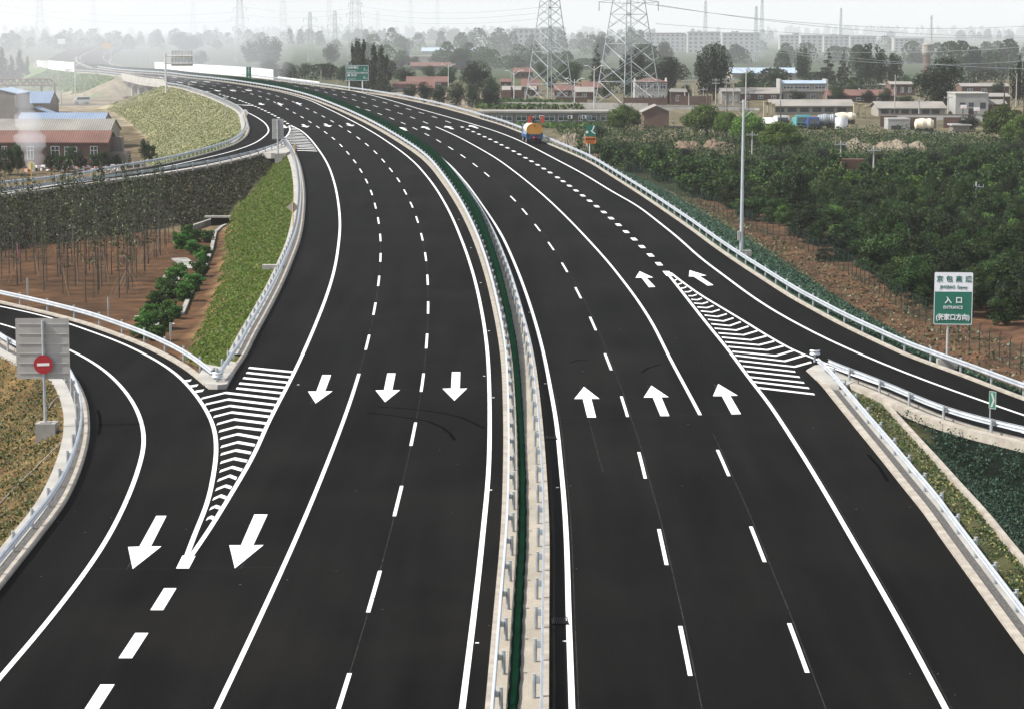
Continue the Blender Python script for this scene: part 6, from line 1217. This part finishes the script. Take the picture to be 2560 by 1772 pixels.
for px, bs, y, w0, w1, tp, lb, H in FPY:
    u = m_px(y); thin_ = 'mast' in lb; pylon(lb, px, bs, float(y), w0, w1, tp, max(H, AT(0, tp, y).z - float(zg(y)) + .5), .13 if not thin_ else .15, .4, arms=() if thin_ else ((.55, 4.6), (.7, 5.2), (.85, 4.2)), n=7 if not thin_ else 12)
# power lines
def wires(label, runs, r=.05):
    o = thing('power_line', label, 'power line', runs[0][0])
    for a, b_, sag in runs:
        a_, c_ = Vector(a), Vector(b_); pts = [a_.lerp(c_, t) - Vector((0, 0, sag * 4 * t * (1 - t))) - Vector(runs[0][0]) for t in np.linspace(0, 1, 17)]; k = MB()
        for p, s_ in zip(pts[:-1], pts[1:]): k.tube(p, s_, r, n=4, cap=False)
        part('wire', k, M_STEELF, o)
wires('pair of pale cables sagging across the right of the picture', [(tuple(AT(1885, 118, 420.)), tuple(AT(2750, 176, 420.)), 1.0), (tuple(AT(1885, 121, 424.)), tuple(AT(2750, 130, 424.)), 2.6)], .035)
wires('dark cables crossing the sky above the village', [(tuple(AT(1575, 4, 590.)), tuple(AT(2900, 30, 760.)), 6.), (tuple(AT(1640, 12, 590.)), tuple(AT(2900, 70, 800.)), 5.), (tuple(AT(1640, 60, 700.)), tuple(AT(2900, 82, 900.)), 3.), (tuple(AT(2060, 130, 800.)), tuple(AT(2900, 84, 640.)), 2.)], .05)
wires('thin cables running between the far pylons', [(tuple(AT(-60, 6, 1500.)), tuple(AT(601, 30, 1450.)), 5.), (tuple(AT(-60, 20, 1500.)), tuple(AT(601, 52, 1450.)), 5.), (tuple(AT(601, 16, 1450.)), tuple(AT(889, 20, 1400.)), 3.), (tuple(AT(601, 36, 1450.)), tuple(AT(889, 30, 1400.)), 3.), (tuple(AT(889, 14, 1400.)), tuple(AT(1374, 16, 900.)), 3.5), (tuple(AT(889, 28, 1400.)), tuple(AT(1374, 30, 900.)), 3.5), (tuple(AT(889, 40, 1400.)), tuple(AT(1374, 44, 900.)), 3.5)], .06)

# ------------------------------------------------------------------ poles and lamps
def lamp(px, base, top, label, kind, y=None, zb=None):
    q = G(px, base) if y is None else AT(px, base, y); y = q.y; u = m_px(y); h = AT(px, top, y).z - q.z; o = thing({'double': 'street_lamp', 'arm': 'lamp_pole', 'pole': 'utility_pole', 'cross': 'utility_pole', 'plain': 'concrete_pole'}[kind], label, 'street lamp' if kind in ('double',) else 'pole', tuple(q)); k = MB()
    k.tube((0, 0, -.4), (0, 0, h), .16 if kind != 'arm' else .17, n=8, r2=.09); part('pole', k, M_RIB if kind in ('double', 'arm') else M_CONCW, o)
    if kind == 'double':
        for s_ in (-1, 1): k = MB(); k.tube((0, 0, h - .9), (s_ * 1.5, 0, h + .2), .06, n=6); k.box((s_ * 1.9, 0, h + .22), (1.0, .35, .18)); part('lamp_head', k, M_FRAME, o)
    if kind in ('pole', 'cross'):
        k = MB()
        for zz in ((h - .5, h - 1.3) if kind == 'pole' else (h - .6,)): k.box((0, -.15, zz), (1.9, .1, .12)); [k.tube((s_, -.15, zz), (s_, -.15, zz + .3), .05, n=6) for s_ in (-.85, -.3, .3, .85)]
        part('cross_arm', k, M_POST, o)
    return o
lamp(1121, 221, 163, 'double headed street lamp right of the poplars', 'double'); lamp(1285, 257, 179, 'street lamp left of the first pylon', 'double'); lamp(1485, 276, 167, 'tall double headed street lamp between the two near pylons', 'double'); lamp(1436, 274, 199, 'floodlight pole in front of the first pylon', 'double'); lamp(189, 258, 158, 'double headed lamp in the smoke beside the truss crane', 'double')
lamp(1313, 262, 222, 'short pole at the foot of the first pylon', 'plain'); lamp(1278, 222, 185, 'pale pole left of the street lamp by the first pylon', 'plain')
for px, bs, tp, lb, kd in ((1616, 262, 185, 'utility pole inside the outline of the second pylon', 'pole'), (1712, 266, 198, 'utility pole right of the small cypress', 'pole'), (1733, 265, 188, 'utility pole carrying a transformer frame', 'pole'), (1758, 265, 219, 'short utility pole before the brick wall', 'cross'), (1789, 266, 196, 'thick utility pole in front of the very large dark tree', 'pole'), (1815, 262, 194, 'thin utility pole behind the thick one', 'pole'), (1833, 266, 195, 'utility pole left of the tall lamp', 'pole'), (1722, 272, 233, 'plain post in front of the brick wall', 'plain'), (1752, 344, 300, 'small T shaped pole in front of the widest willow', 'cross'), (2520, 398, 330, 'short pole', 'cross'))[:-1]: lamp(px, bs, tp, lb, kd)
lamp(1864, 275, 176, 'tall thin lamp pole behind the near one', 'double'); lamp(2236, 292, 187, 'tall white pole at the right of the trucks', 'plain'); lamp(2297, 296, 246, 'utility pole behind the tank trailer', 'cross'); lamp(2369, 298, 238, 'utility pole at the end of the garage row', 'cross'); lamp(2065, 274, 234, 'pole in front of the cream blue roofed house', 'plain'); lamp(2092, 216, 196, 'short chimney like post behind the cream house', 'plain'); lamp(2540, 268, 184, 'dark thin pole at the right', 'plain'); lamp(2440, 214, 194, 'pale short mast above the flat grey roof', 'plain')
lamp(1880, 398, 329, 'slim pole right of the tall near lamp pole', 'cross'); lamp(2101, 428, 352, 'pole left of the rusty tank box', 'cross'); lamp(2183, 460, 366, 'white post right of the rusty tank box', 'cross'); lamp(2439, 526, 455, 'pole with a cross bar among the young trees', 'cross')
for i, (px, bs, tp) in enumerate(((146, 226, 186), (153, 262, 196), (212, 262, 208), (135, 262, 190))): lamp(px, bs, tp, ['thin dark pole at the end of the truss crane', 'thin dark pole beside the blue workshop', 'thin dark pole at the foot of the sand slope', 'thin post under the truss crane arm'][i], 'plain')
for i, (px, bs, tp) in enumerate(((350, 160, 132), (375, 158, 130), (500, 150, 100), (510, 150, 100), (525, 150, 100), (606, 142, 110), (853, 150, 128), (690, 192, 176), (803, 205, 175), (843, 212, 200))): lamp(px, bs, tp, ['faint pole left of the gantry', 'second faint pole left of the gantry', 'first of three faint posts by the gantry', 'second of three faint posts by the gantry', 'third of three faint posts by the gantry', 'pale post below the clear hazy pylon', 'pale post left of the poplars', 'short post behind the end of the white barrier', 'post behind the low white parapet', 'short post left of the green distance boards'][i], 'plain')
# the tall lamp pole by the right guardrail
yL = P(1852, 632).y + .6; q = AT(1853, 630, yL); u = m_px(yL); h = AT(1859, 258, yL).z - q.z; dx = AT(1859, 258, yL).x - q.x; o = thing('lamp_pole', 'tall grey lamp pole behind the right guardrail, with a short arm near its top', 'lamp pole', tuple(q))
k = MB(); k.tube((0, 0, -.3), (dx, 0, h), .17, n=14, r2=.085); k.tube((dx, 0, h), (dx, 0, h + .25), .12, n=10); part('pole', k, M_GALV, o); za = AT(0, 275, yL).z - q.z; xa = dx * .95
k = MB(); k.tube((xa, 0, za), (xa + 30 * u, 0, za + .02), .05, n=8); k.tube((xa, 0, za - .75), (xa + 22 * u, 0, za - .05), .035, n=8); part('arm', k, M_GALV, o); k = MB(); k.box((xa + 34 * u, 0, za + .02), (10 * u, .28, .14)); part('lamp_head', k, M_FRAME, o)
k = MB(); k.box((-.22, -.05, 1.35), (.22, .25, .75)); part('control_box', k, M_ALU, o); k = MB(); k.box((.3, .2, -.15), (1.1, .8, .5)); part('base', k, M_CONC, o)
# rusty tank box on pale legs
q = G(2113, 470); u = m_px(q.y); q2 = AT(2127, 428, q.y) - q; o = thing('transformer_box', 'rusty brown box on a pale concrete leg among the shrubs', 'transformer', tuple(q)); k = MB(); zt_, zb_ = AT(0, 398, q.y).z - q.z, AT(0, 432, q.y).z - q.z
k.box((16 * u, 0, (zt_ + zb_) / 2), (56 * u, 2., zt_ - zb_)); part('cabinet', k, mat('rusty_brown', (.10, .045, .030), (.07, .035, .025), scale=1., rough=.85), o); k = MB(); k.box((0, 0, zb_ / 2 - .3), (10 * u, .5, zb_ + .6)); k.box((34 * u, 0, zb_ / 2 - .3), (8 * u, .5, zb_ + .6)); part('leg', k, M_CONCW, o)
# basketball hoops
for px, t_, s_, bs, lb in ((2408, 263, 272, 290, 'white basketball board in front of the white building, left one'), (2441, 269, 278, 292, 'white basketball board in front of the white building, right one')):
    q = G(px, bs + 6); u = m_px(q.y); o = thing('basketball_hoop', lb, 'basketball hoop', tuple(q)); z1, z0 = AT(0, t_, q.y).z - q.z, AT(0, s_, q.y).z - q.z; k = MB(); k.box((0, 0, (z0 + z1) / 2), (15 * u, .1, z1 - z0)); part('backboard', k, M_WSIGN, o); k = MB(); k.tube((0, .5, -.2), (0, .5, z0), .09, n=8); k.tube((0, .5, z0), (0, 0, z0 + .3), .07, n=6); part('post', k, M_DGREY, o)
    k = MB(); k.sweep(np.array([(.45 * math.cos(a), -.55 + .45 * math.sin(a), z0 + .2) for a in np.linspace(0, 6.28, 17)]), [(-.02, 0), (0, .02), (.02, 0), (0, -.02)]); part('rim', k, M_ORANGE, o)

# ------------------------------------------------------------------ vehicles
def wheel(parent, x, y, r, w_=.3):
    k = MB(); k.tube((x - w_ / 2, y, r), (x + w_ / 2, y, r), r, n=18); t = part('wheel', k, M_TYRE, parent); k = MB(); k.tube((x - w_ / 2 - .01, y, r), (x + w_ / 2 + .01, y, r), r * .55, n=14); part('rim', k, M_RIB, t); return t
def ell(k, cx, cy0, cy1, cz, a, c, n=28, m=0, dome=.35):
    rings = [(cy0 - dome, .0), (cy0 - dome * .8, .55), (cy0 - dome * .35, .86), (cy0, 1), (cy1, 1), (cy1 + dome * .35, .86), (cy1 + dome * .8, .55), (cy1 + dome, 0)]
    V = [(cx + a * s_ * math.cos(2 * math.pi * i / n), y, cz + c * s_ * math.sin(2 * math.pi * i / n)) for y, s_ in rings for i in range(n)]; k.add(V, [(j * n + i, j * n + (i + 1) % n, (j + 1) * n + (i + 1) % n, (j + 1) * n + i) for j in range(len(rings) - 1) for i in range(n)], m)
M_TBLUE = mat('truck_blue', (.035, .10, .22), (.03, .08, .17), rough=.35, coat=.3); M_TORG = mat('tank_orange', (.60, .28, .03), (.50, .22, .025), rough=.4, scale=.8); M_TCRM = mat('tank_cream', (.72, .64, .50), (.62, .55, .42), rough=.4)
qT = P(1337, 361); hd = math.atan2(-float(RS.x(qT.y + 6) - RS.x(qT.y - 6)), 12.); o = thing('tanker_truck', 'small tanker truck with an orange tank end and blue body driving on the right shoulder', 'tanker truck', tuple(qT), hd * .9)
k = MB(); ell(k, 0, .45, 4.3, 2.02, 1.14, .86, dome=.12); tk = part('tank', k, M_TCRM, o, True); k = MB(); k.plate([(1.15 * math.cos(a), 2.02 + .87 * math.sin(a)) for a in np.linspace(0, 6.283, 33)[:-1]], .22, .34); pe = part('tank_end', k, M_TORG, tk); k = MB(); k.plate([(-.3, 2.62), (0, 2.36), (.3, 2.62), (0, 2.48)], .19, .217); k.plate([(-.06, 2.72), (.06, 2.72), (.03, 2.42), (-.03, 2.42)], .19, .216); part('emblem', k, M_RED, o)
k = MB(); k.box((0, 2.6, 1.12), (2.3, 4.9, .50)); k.box((0, .22, 1.02), (2.35, .14, .62)); k.add([(-1.15, .3, 1.3), (-1.15, 4.9, 1.3), (-.9, .3, 1.85), (-.9, 4.9, 1.85), (-1.2, .3, 1.3), (-1.2, 4.9, 1.3), (-.95, .3, 1.9), (-.95, 4.9, 1.9)], [(0, 2, 3, 1), (4, 5, 7, 6), (2, 6, 7, 3), (0, 4, 6, 2)]); k.add([(1.15, .3, 1.3), (1.15, 4.9, 1.3), (.9, .3, 1.85), (.9, 4.9, 1.85), (1.2, .3, 1.3), (1.2, 4.9, 1.3), (.95, .3, 1.9), (.95, 4.9, 1.9)], [(1, 3, 2, 0), (6, 7, 5, 4), (3, 7, 6, 2), (2, 6, 4, 0)]); part('body', k, M_TBLUE, o)
k = MB(); k.add([(-1.1, 5.0, .8), (1.1, 5.0, .8), (1.1, 6.6, .8), (-1.1, 6.6, .8), (-1.05, 5.0, 2.5), (1.05, 5.0, 2.5), (1.05, 6.2, 2.5), (-1.05, 6.2, 2.5)], [(0, 1, 2, 3), (7, 6, 5, 4), (0, 4, 5, 1), (1, 5, 6, 2), (2, 6, 7, 3), (3, 7, 4, 0)]); cb = part('cab', k, M_TBLUE, o); k = MB(); k.box((0, 4.985, 2.0), (1.5, .04, .55)); part('window', k, M_GLASS, cb)
for x in (-.85, .85): wheel(o, x, 1.3, .48, .42); wheel(o, x, 5.7, .48, .28)
k = MB(); k.box((0, .3, .62), (2.1, .12, .16)); k.box((0, 2.8, .75), (.9, 5.6, .22)); part('chassis', k, M_DGREY, o); k = MB(); k.tube((-.1, .25, .95), (-.1, -.1, .75), .12, n=10); k.box((.35, .15, .8), (.3, .2, .3)); part('valve', k, M_RED, o)
for x in (-.95, .95): k = MB(); k.box((x, .2, .92), (.3, .06, .14)); part('tail_light', k, M_RED, o)
for x, t_ in ((-.85, .5), (1.0, .3)): k = MB(); k.tube((x, .5, 2.4), (x, .5, 3.9), .025, n=6); k.sweep(np.array([(x, .5, 0), (x + .28, .47, 0), (x + .4, .52, 0)]), [(-.015, 2.9), (-.015, 3.85), (.015, 3.85), (.015, 2.9)]); part('flag', k, mat('red_flag', (.62, .05, .03), (.5, .04, .03)), o)
k = MB(); k.tube((0, 1.0, 2.75), (0, 1.0, 2.98), .3, n=16); k.tube((0, 2.8, 2.75), (0, 2.8, 3.0), .35, n=16); part('hatch', k, M_DGREY, tk)
# the man sitting on top, holding on
def skin(name, verts, edges, radii, m, loc, rz=0., parent=None, sub=1):
    me = bpy.data.meshes.new(name); me.from_pydata(verts, edges, []); me.materials.append(m); o = bpy.data.objects.new(name, me); COL.objects.link(o); o.location = loc; o.rotation_euler = (0, 0, rz)
    if parent: o.parent = parent
    md = o.modifiers.new('skin', 'SKIN'); md.use_smooth_shade = True
    for i, r_ in enumerate(radii): me.skin_vertices[0].data[i].radius = (r_, r_)
    me.skin_vertices[0].data[0].use_root = True; sb = o.modifiers.new('sub', 'SUBSURF'); sb.levels = sb.render_levels = sub; return o
vs = [(0, 0, .12), (0, .02, .38), (0, .03, .58), (0, .02, .70), (0, 0, .84), (-.19, .02, .57), (-.30, -.06, .32), (-.24, -.26, .20), (.19, .02, .57), (.30, -.06, .32), (.24, -.26, .20), (-.11, -.04, .12), (-.17, -.42, .16), (-.17, -.46, -.22), (.11, -.04, .12), (.17, -.42, .16), (.17, -.46, -.22)]
M_MAN = mat('dark_clothes', (.03, .035, .04), (.02, .024, .028), rough=.9); pt = qT + Matrix.Rotation(hd * .9, 3, 'Z') @ Vector((.05, 1.6, 2.84))
man = skin('person', vs, [(0, 1), (1, 2), (2, 3), (3, 4), (2, 5), (5, 6), (6, 7), (2, 8), (8, 9), (9, 10), (0, 11), (11, 12), (12, 13), (0, 14), (14, 15), (15, 16)], [.14, .15, .15, .06, .10, .07, .05, .04, .07, .05, .04, .09, .07, .05, .09, .07, .05], M_MAN, pt, hd * .9 + .3); tag(man, 'person in dark clothes sitting on top of the tanker truck', 'person')
k = MB(); k.lathe((0, 0, 0), [(0, .96), (.07, .94), (.11, .87), (.115, .80), (.09, .73), (.05, .70)], 12); k.lathe((0, 0, 0), [(.005, .97), (.09, .945), (.125, .88), (.15, .86)], 12, 1); part('head', k, [mat('skin_tone', (.42, .24, .17), (.38, .21, .15)), mat('helmet', (.55, .12, .10), (.5, .1, .09), rough=.4)], man, True)
def car(name, label, px, base, col, length=4.5, rz=0., y=None, van=False):
    q = G(px, base) if y is None else AT(px, base, y); o = thing(name, label, 'van' if van else 'car', tuple(q), rz); L = length / 2; w_ = .86
    prof = [(-L, .35), (-L, .75), (-L * .96, .90), (-L * .55, .98), (-L * .25, 1.42), (L * .35, 1.45), (L * .72, 1.02), (L * .98, .95), (L, .6), (L, .35)] if not van else [(-L, .4), (-L, 1.0), (-L * .72, 1.25), (-L * .5, 1.95), (L * .96, 2.0), (L, 1.6), (L, .4)]
    k = MB(); k.plate(prof, -w_, w_); part('body', k, col, o); g = [(-L * .50, 1.0), (-L * .24, 1.36), (L * .33, 1.38), (L * .62, 1.03)] if not van else [(-L * .68, 1.25), (-L * .48, 1.8), (L * .9, 1.85), (L * .9, 1.25)]
    k = MB(); k.plate(g, -w_ - .012, w_ + .012); part('window', k, M_GLASS, o)
    for x in (-L * .62, L * .62):
        for yy in (-.78, .78):
            k = MB(); k.tube((x, yy - .12, .33), (x, yy + .12, .33), .33, n=16); wh_ = part('wheel', k, M_TYRE, o); k = MB(); k.tube((x, yy - .13, .33), (x, yy + .13, .33), .19, n=12); part('rim', k, M_RIB, wh_)
    k = MB(); k.box((-L - .005, 0, .68), (.03, 1.4, .14)); part('headlight', k, M_FRAME, o); return o
car('car', 'dark grey saloon car on the local road by the bridge', 298, 269, mat('car_grey', (.045, .06, .075), (.04, .05, .065), rough=.25, coat=.8)); car('van', 'white van half hidden behind the embankment by the bridge', 346, 262, M_FRAME, 4.6, .5, van=True); car('van', 'small white vehicle at the foot of the sand slope', 205, 262, M_FRAME, 4.2, .2, van=True)
for i, px in enumerate((317, 326)): q = G(px, 265); k = MB(); k.lathe((0, 0, 0), [(0, 0), (1.0, 0), (1.03, 1.2), (1.0, 2.3), (0, 2.35)], 18); o = k.build('storage_drum', mat('drum_brown', (.20, .16, .15), (.14, .11, .1), rough=.6), base=(0, 0, 0)); o.location = q; tag(o, ['brown drum behind the dark saloon car, left one', 'brown drum behind the dark saloon car, right one'][i], 'drum')
qv = P(313, 107.5); qv = AT(314, 107, 2350.); qv.z = float(zroad(2350)); car('van', 'white van on the far road in the haze', 314, 107, M_FRAME, 9., .1, 2350., van=True)
# yard trucks and tanks
def ytruck(label, px0, px1, top, base, colr, kind='box', rz=0.):
    q = G((px0 + px1) / 2, base); u = m_px(q.y); w_ = (px1 - px0) * u; h = AT(0, top, q.y).z - q.z; o = thing('parked_truck', label, 'truck', tuple(q), rz)
    if kind == 'cab':
        k = MB(); k.add([(-w_ / 2, 0, .5), (w_ / 2, 0, .5), (w_ / 2, 2, .5), (-w_ / 2, 2, .5), (-w_ / 2 * .95, .35, h), (w_ / 2 * .95, .35, h), (w_ / 2 * .95, 2, h), (-w_ / 2 * .95, 2, h)], [(0, 1, 5, 4), (1, 2, 6, 5), (2, 3, 7, 6), (3, 0, 4, 7), (4, 5, 6, 7), (3, 2, 1, 0)]); c = part('cab', k, colr, o); k = MB(); k.add([(-w_ * .42, .10, h * .5), (w_ * .42, .10, h * .5), (w_ * .40, .26, h * .84), (-w_ * .40, .26, h * .84)], [(0, 1, 2, 3)]); part('windscreen', k, M_GLASS, c); k = MB(); k.box((0, -.04, .85), (w_ * .9, .1, .5)); part('bumper', k, M_DGREY, o); k = MB(); k.box((0, 5, h * .45), (w_ * .95, 5.6, h * .55)); part('cargo_bed', k, colr, o)
    else:
        k = MB(); k.box((0, 3, 1.1 + (h - 1.1) / 2), (w_, 6, h - 1.1)); part('cargo_box', k, colr, o); k = MB(); k.box((-w_ * .25, -.8, 1.5), (w_ * .42, 1.6, 2.1)); part('cab', k, colr, o)
    for x in (-w_ * .4, w_ * .4): wheel(o, x, .9, .5); wheel(o, x, 5.2, .5)
    return o
ytruck('teal tipper truck among the parked trucks', 1990, 2028, 289, 322, mat('truck_teal', (.07, .30, .30), (.06, .25, .25), rough=.5), 'cab'); ytruck('blue lorry cab parked beside the grey silo trailer', 2020, 2049, 294, 325, mat('truck_dark_blue', (.03, .06, .22), (.025, .05, .18), rough=.45), 'cab'); ytruck('white parked truck left of the teal one', 1942, 1976, 291, 316, M_FRAME, 'cab', .3)
def silo(label, px0, px1, top, base, mt, vert=True, rib=False):
    q = G((px0 + px1) / 2, base); u = m_px(q.y); w_ = (px1 - px0) * u; h = AT(0, top, q.y).z - q.z; o = thing('tank_trailer', label, 'tank trailer', tuple(q)); k = MB()
    if vert: k.lathe((0, w_ / 2, 0), [(0, .1), (w_ * .49, .1), (w_ / 2, .3), (w_ / 2, h * .86), (w_ * .1, h), (0, h)], 28)
    else:
        for i in range(0 if not rib else 1): pass
        n = 20; prof = [(-w_ / 2, .35), (-w_ * .44, .8), (-w_ * .1, 1.0), (w_ * .12, .86), (w_ * .3, 1.0), (w_ / 2, .6)]
        for (x0_, s0), (x1_, s1) in zip(prof[:-1], prof[1:]): k.add([(x0_, h * .62 * s0 * .62 * math.cos(2 * math.pi * i / n), h * .60 + h * .40 * s0 * math.sin(2 * math.pi * i / n)) for i in range(n)] + [(x1_, h * .62 * s1 * .62 * math.cos(2 * math.pi * i / n), h * .60 + h * .40 * s1 * math.sin(2 * math.pi * i / n)) for i in range(n)], [(i, (i + 1) % n, n + (i + 1) % n, n + i) for i in range(n)])
        k.add([(-w_ / 2, h * .62 * .22 * math.cos(2 * math.pi * i / n), h * .6 + h * .14 * math.sin(2 * math.pi * i / n)) for i in range(n)], [tuple(range(n))])
    part('tank', k, mt, o, True)
    if not vert:
        k = MB(); k.box((0, 0, h * .22), (w_ * .9, 1.6, .2)); k.box((-w_ * .2, 0, h * .3), (.5, 1.2, h * .3)); k.box((w_ * .25, 0, h * .3), (.5, 1.2, h * .3)); part('chassis', k, M_DGREY, o)
        for x in (-w_ * .35, w_ * .1, w_ * .35): k = MB(); k.tube((x, -.9, .5), (x, .9, .5), .5, n=16); part('wheel', k, M_TYRE, o)
    return o
silo('silver round tank standing at the end of the parked trucks', 2089, 2121, 291, 326, mat('silver', (.55, .56, .55), (.48, .49, .48), rough=.35, metal=.4)); silo('pale horizontal cement tank behind the silver one', 2086, 2138, 281, 312, M_TCRM, False); silo('grey ribbed tank trailer behind the blue lorry cab', 2042, 2092, 285, 322, corrug('ribbed_grey', (.24, .27, .29), (.20, .23, .25), .5, .7), False); silo('cream bulbous cement tank trailer in front of the brick ruins', 2286, 2333, 296, 334, M_TCRM, False)
# slab edge and yard litter
wallrun('low concrete yard edge below the tank trailer', 2222, 2390, 331, 336, M_CONC, 'yard_edge', 'concrete edge')
k = MB(); rgl = random.Random(3)
for i in range(150):
    q = G(rgl.uniform(60, 300), rgl.uniform(417, 430)); k.box((q.x, q.y, q.z + rgl.uniform(0, .5)), (rgl.uniform(.2, .9), rgl.uniform(.2, .7), rgl.uniform(.1, .5)), rgl.choice((0, 0, 1, 2)), rgl.uniform(0, 3))
tag(k.build('rubbish', [M_WSIGN, mat('litter_pink', (.45, .24, .20), (.4, .2, .17)), M_DIRT]), 'white and pale rubbish heap beside the smoke, before the brick house', 'rubbish', kind='stuff')

# ------------------------------------------------------------------ smoke and haze
def volume(name, m): pass
def vmat(name, col, dens, anis=0.):
    m = bpy.data.materials.new(name); m.use_nodes = True; nt = m.node_tree; nt.nodes.clear(); o = nt.nodes.new('ShaderNodeOutputMaterial'); v = nt.nodes.new('ShaderNodeVolumePrincipled')
    v.inputs['Color'].default_value = (*col, 1); v.inputs['Density'].default_value = dens; v.inputs['Anisotropy'].default_value = anis; nt.links.new(v.outputs[0], o.inputs['Volume']); return m
HZ = 0.95e-4
hz = MB().box((0, 3450, 46.), (8600, 7300, 96)).build('haze', vmat('haze_air', (.96, .975, 1.0), HZ, 0.)); tag(hz, 'thin grey haze over the whole landscape', 'haze', kind='stuff')
def blob(name, c, r, dens, label, tint=(.92, .945, 1.)):
    k = MB(); n = 20; k.lathe((0, 0, 0), [(math.sin(math.pi * i / 10) + 1e-4, -math.cos(math.pi * i / 10)) for i in range(11)], n); o = k.build(name, vmat(name, tint, dens), base=(0, 0, 0)); o.location = c; o.scale = r; return tag(o, label, name, kind='stuff')
q = G(84, 424)
k = MB()
import itertools
prof = []
ring = []
zz = np.linspace(0, 12.5, 26); cx_ = np.interp(zz, [0, 4, 8, 12.5], [0, -.2, -.8, -1.6]); rr_ = np.interp(zz, [0, 2, 5, 9, 12.5], [.8, 1.8, 2.3, 1.6, .5]) * (1 + .18 * np.sin(zz * 1.9) + .10 * np.sin(zz * 4.1)); n = 18
V = [(cx_[j] + rr_[j] * math.cos(2 * math.pi * i / n) * (1 + .12 * math.sin(3 * 2 * math.pi * i / n + zz[j])), rr_[j] * math.sin(2 * math.pi * i / n), zz[j]) for j in range(26) for i in range(n)]
k.add(V, [(j * n + i, j * n + (i + 1) % n, (j + 1) * n + (i + 1) % n, (j + 1) * n + i) for j in range(25) for i in range(n)] + [tuple(range(n - 1, -1, -1)), tuple(25 * n + i for i in range(n))])
o = k.build('smoke', vmat('smoke_plume', (.95, .96, 1.), .13), base=(0, 0, 0)); o.location = q; tag(o, 'white smoke column rising from the heap before the brick house', 'smoke', kind='stuff')
blob('mist', (0, 3700, 22), (3300, 2900, 60), 2.0e-4, 'denser haze lying over the distant woods and pylons')
blob('smoke', (-112, 640, 16), (52, 150, 24), .0019, 'bank of thin smoke drifting over the crane and trees on the left')
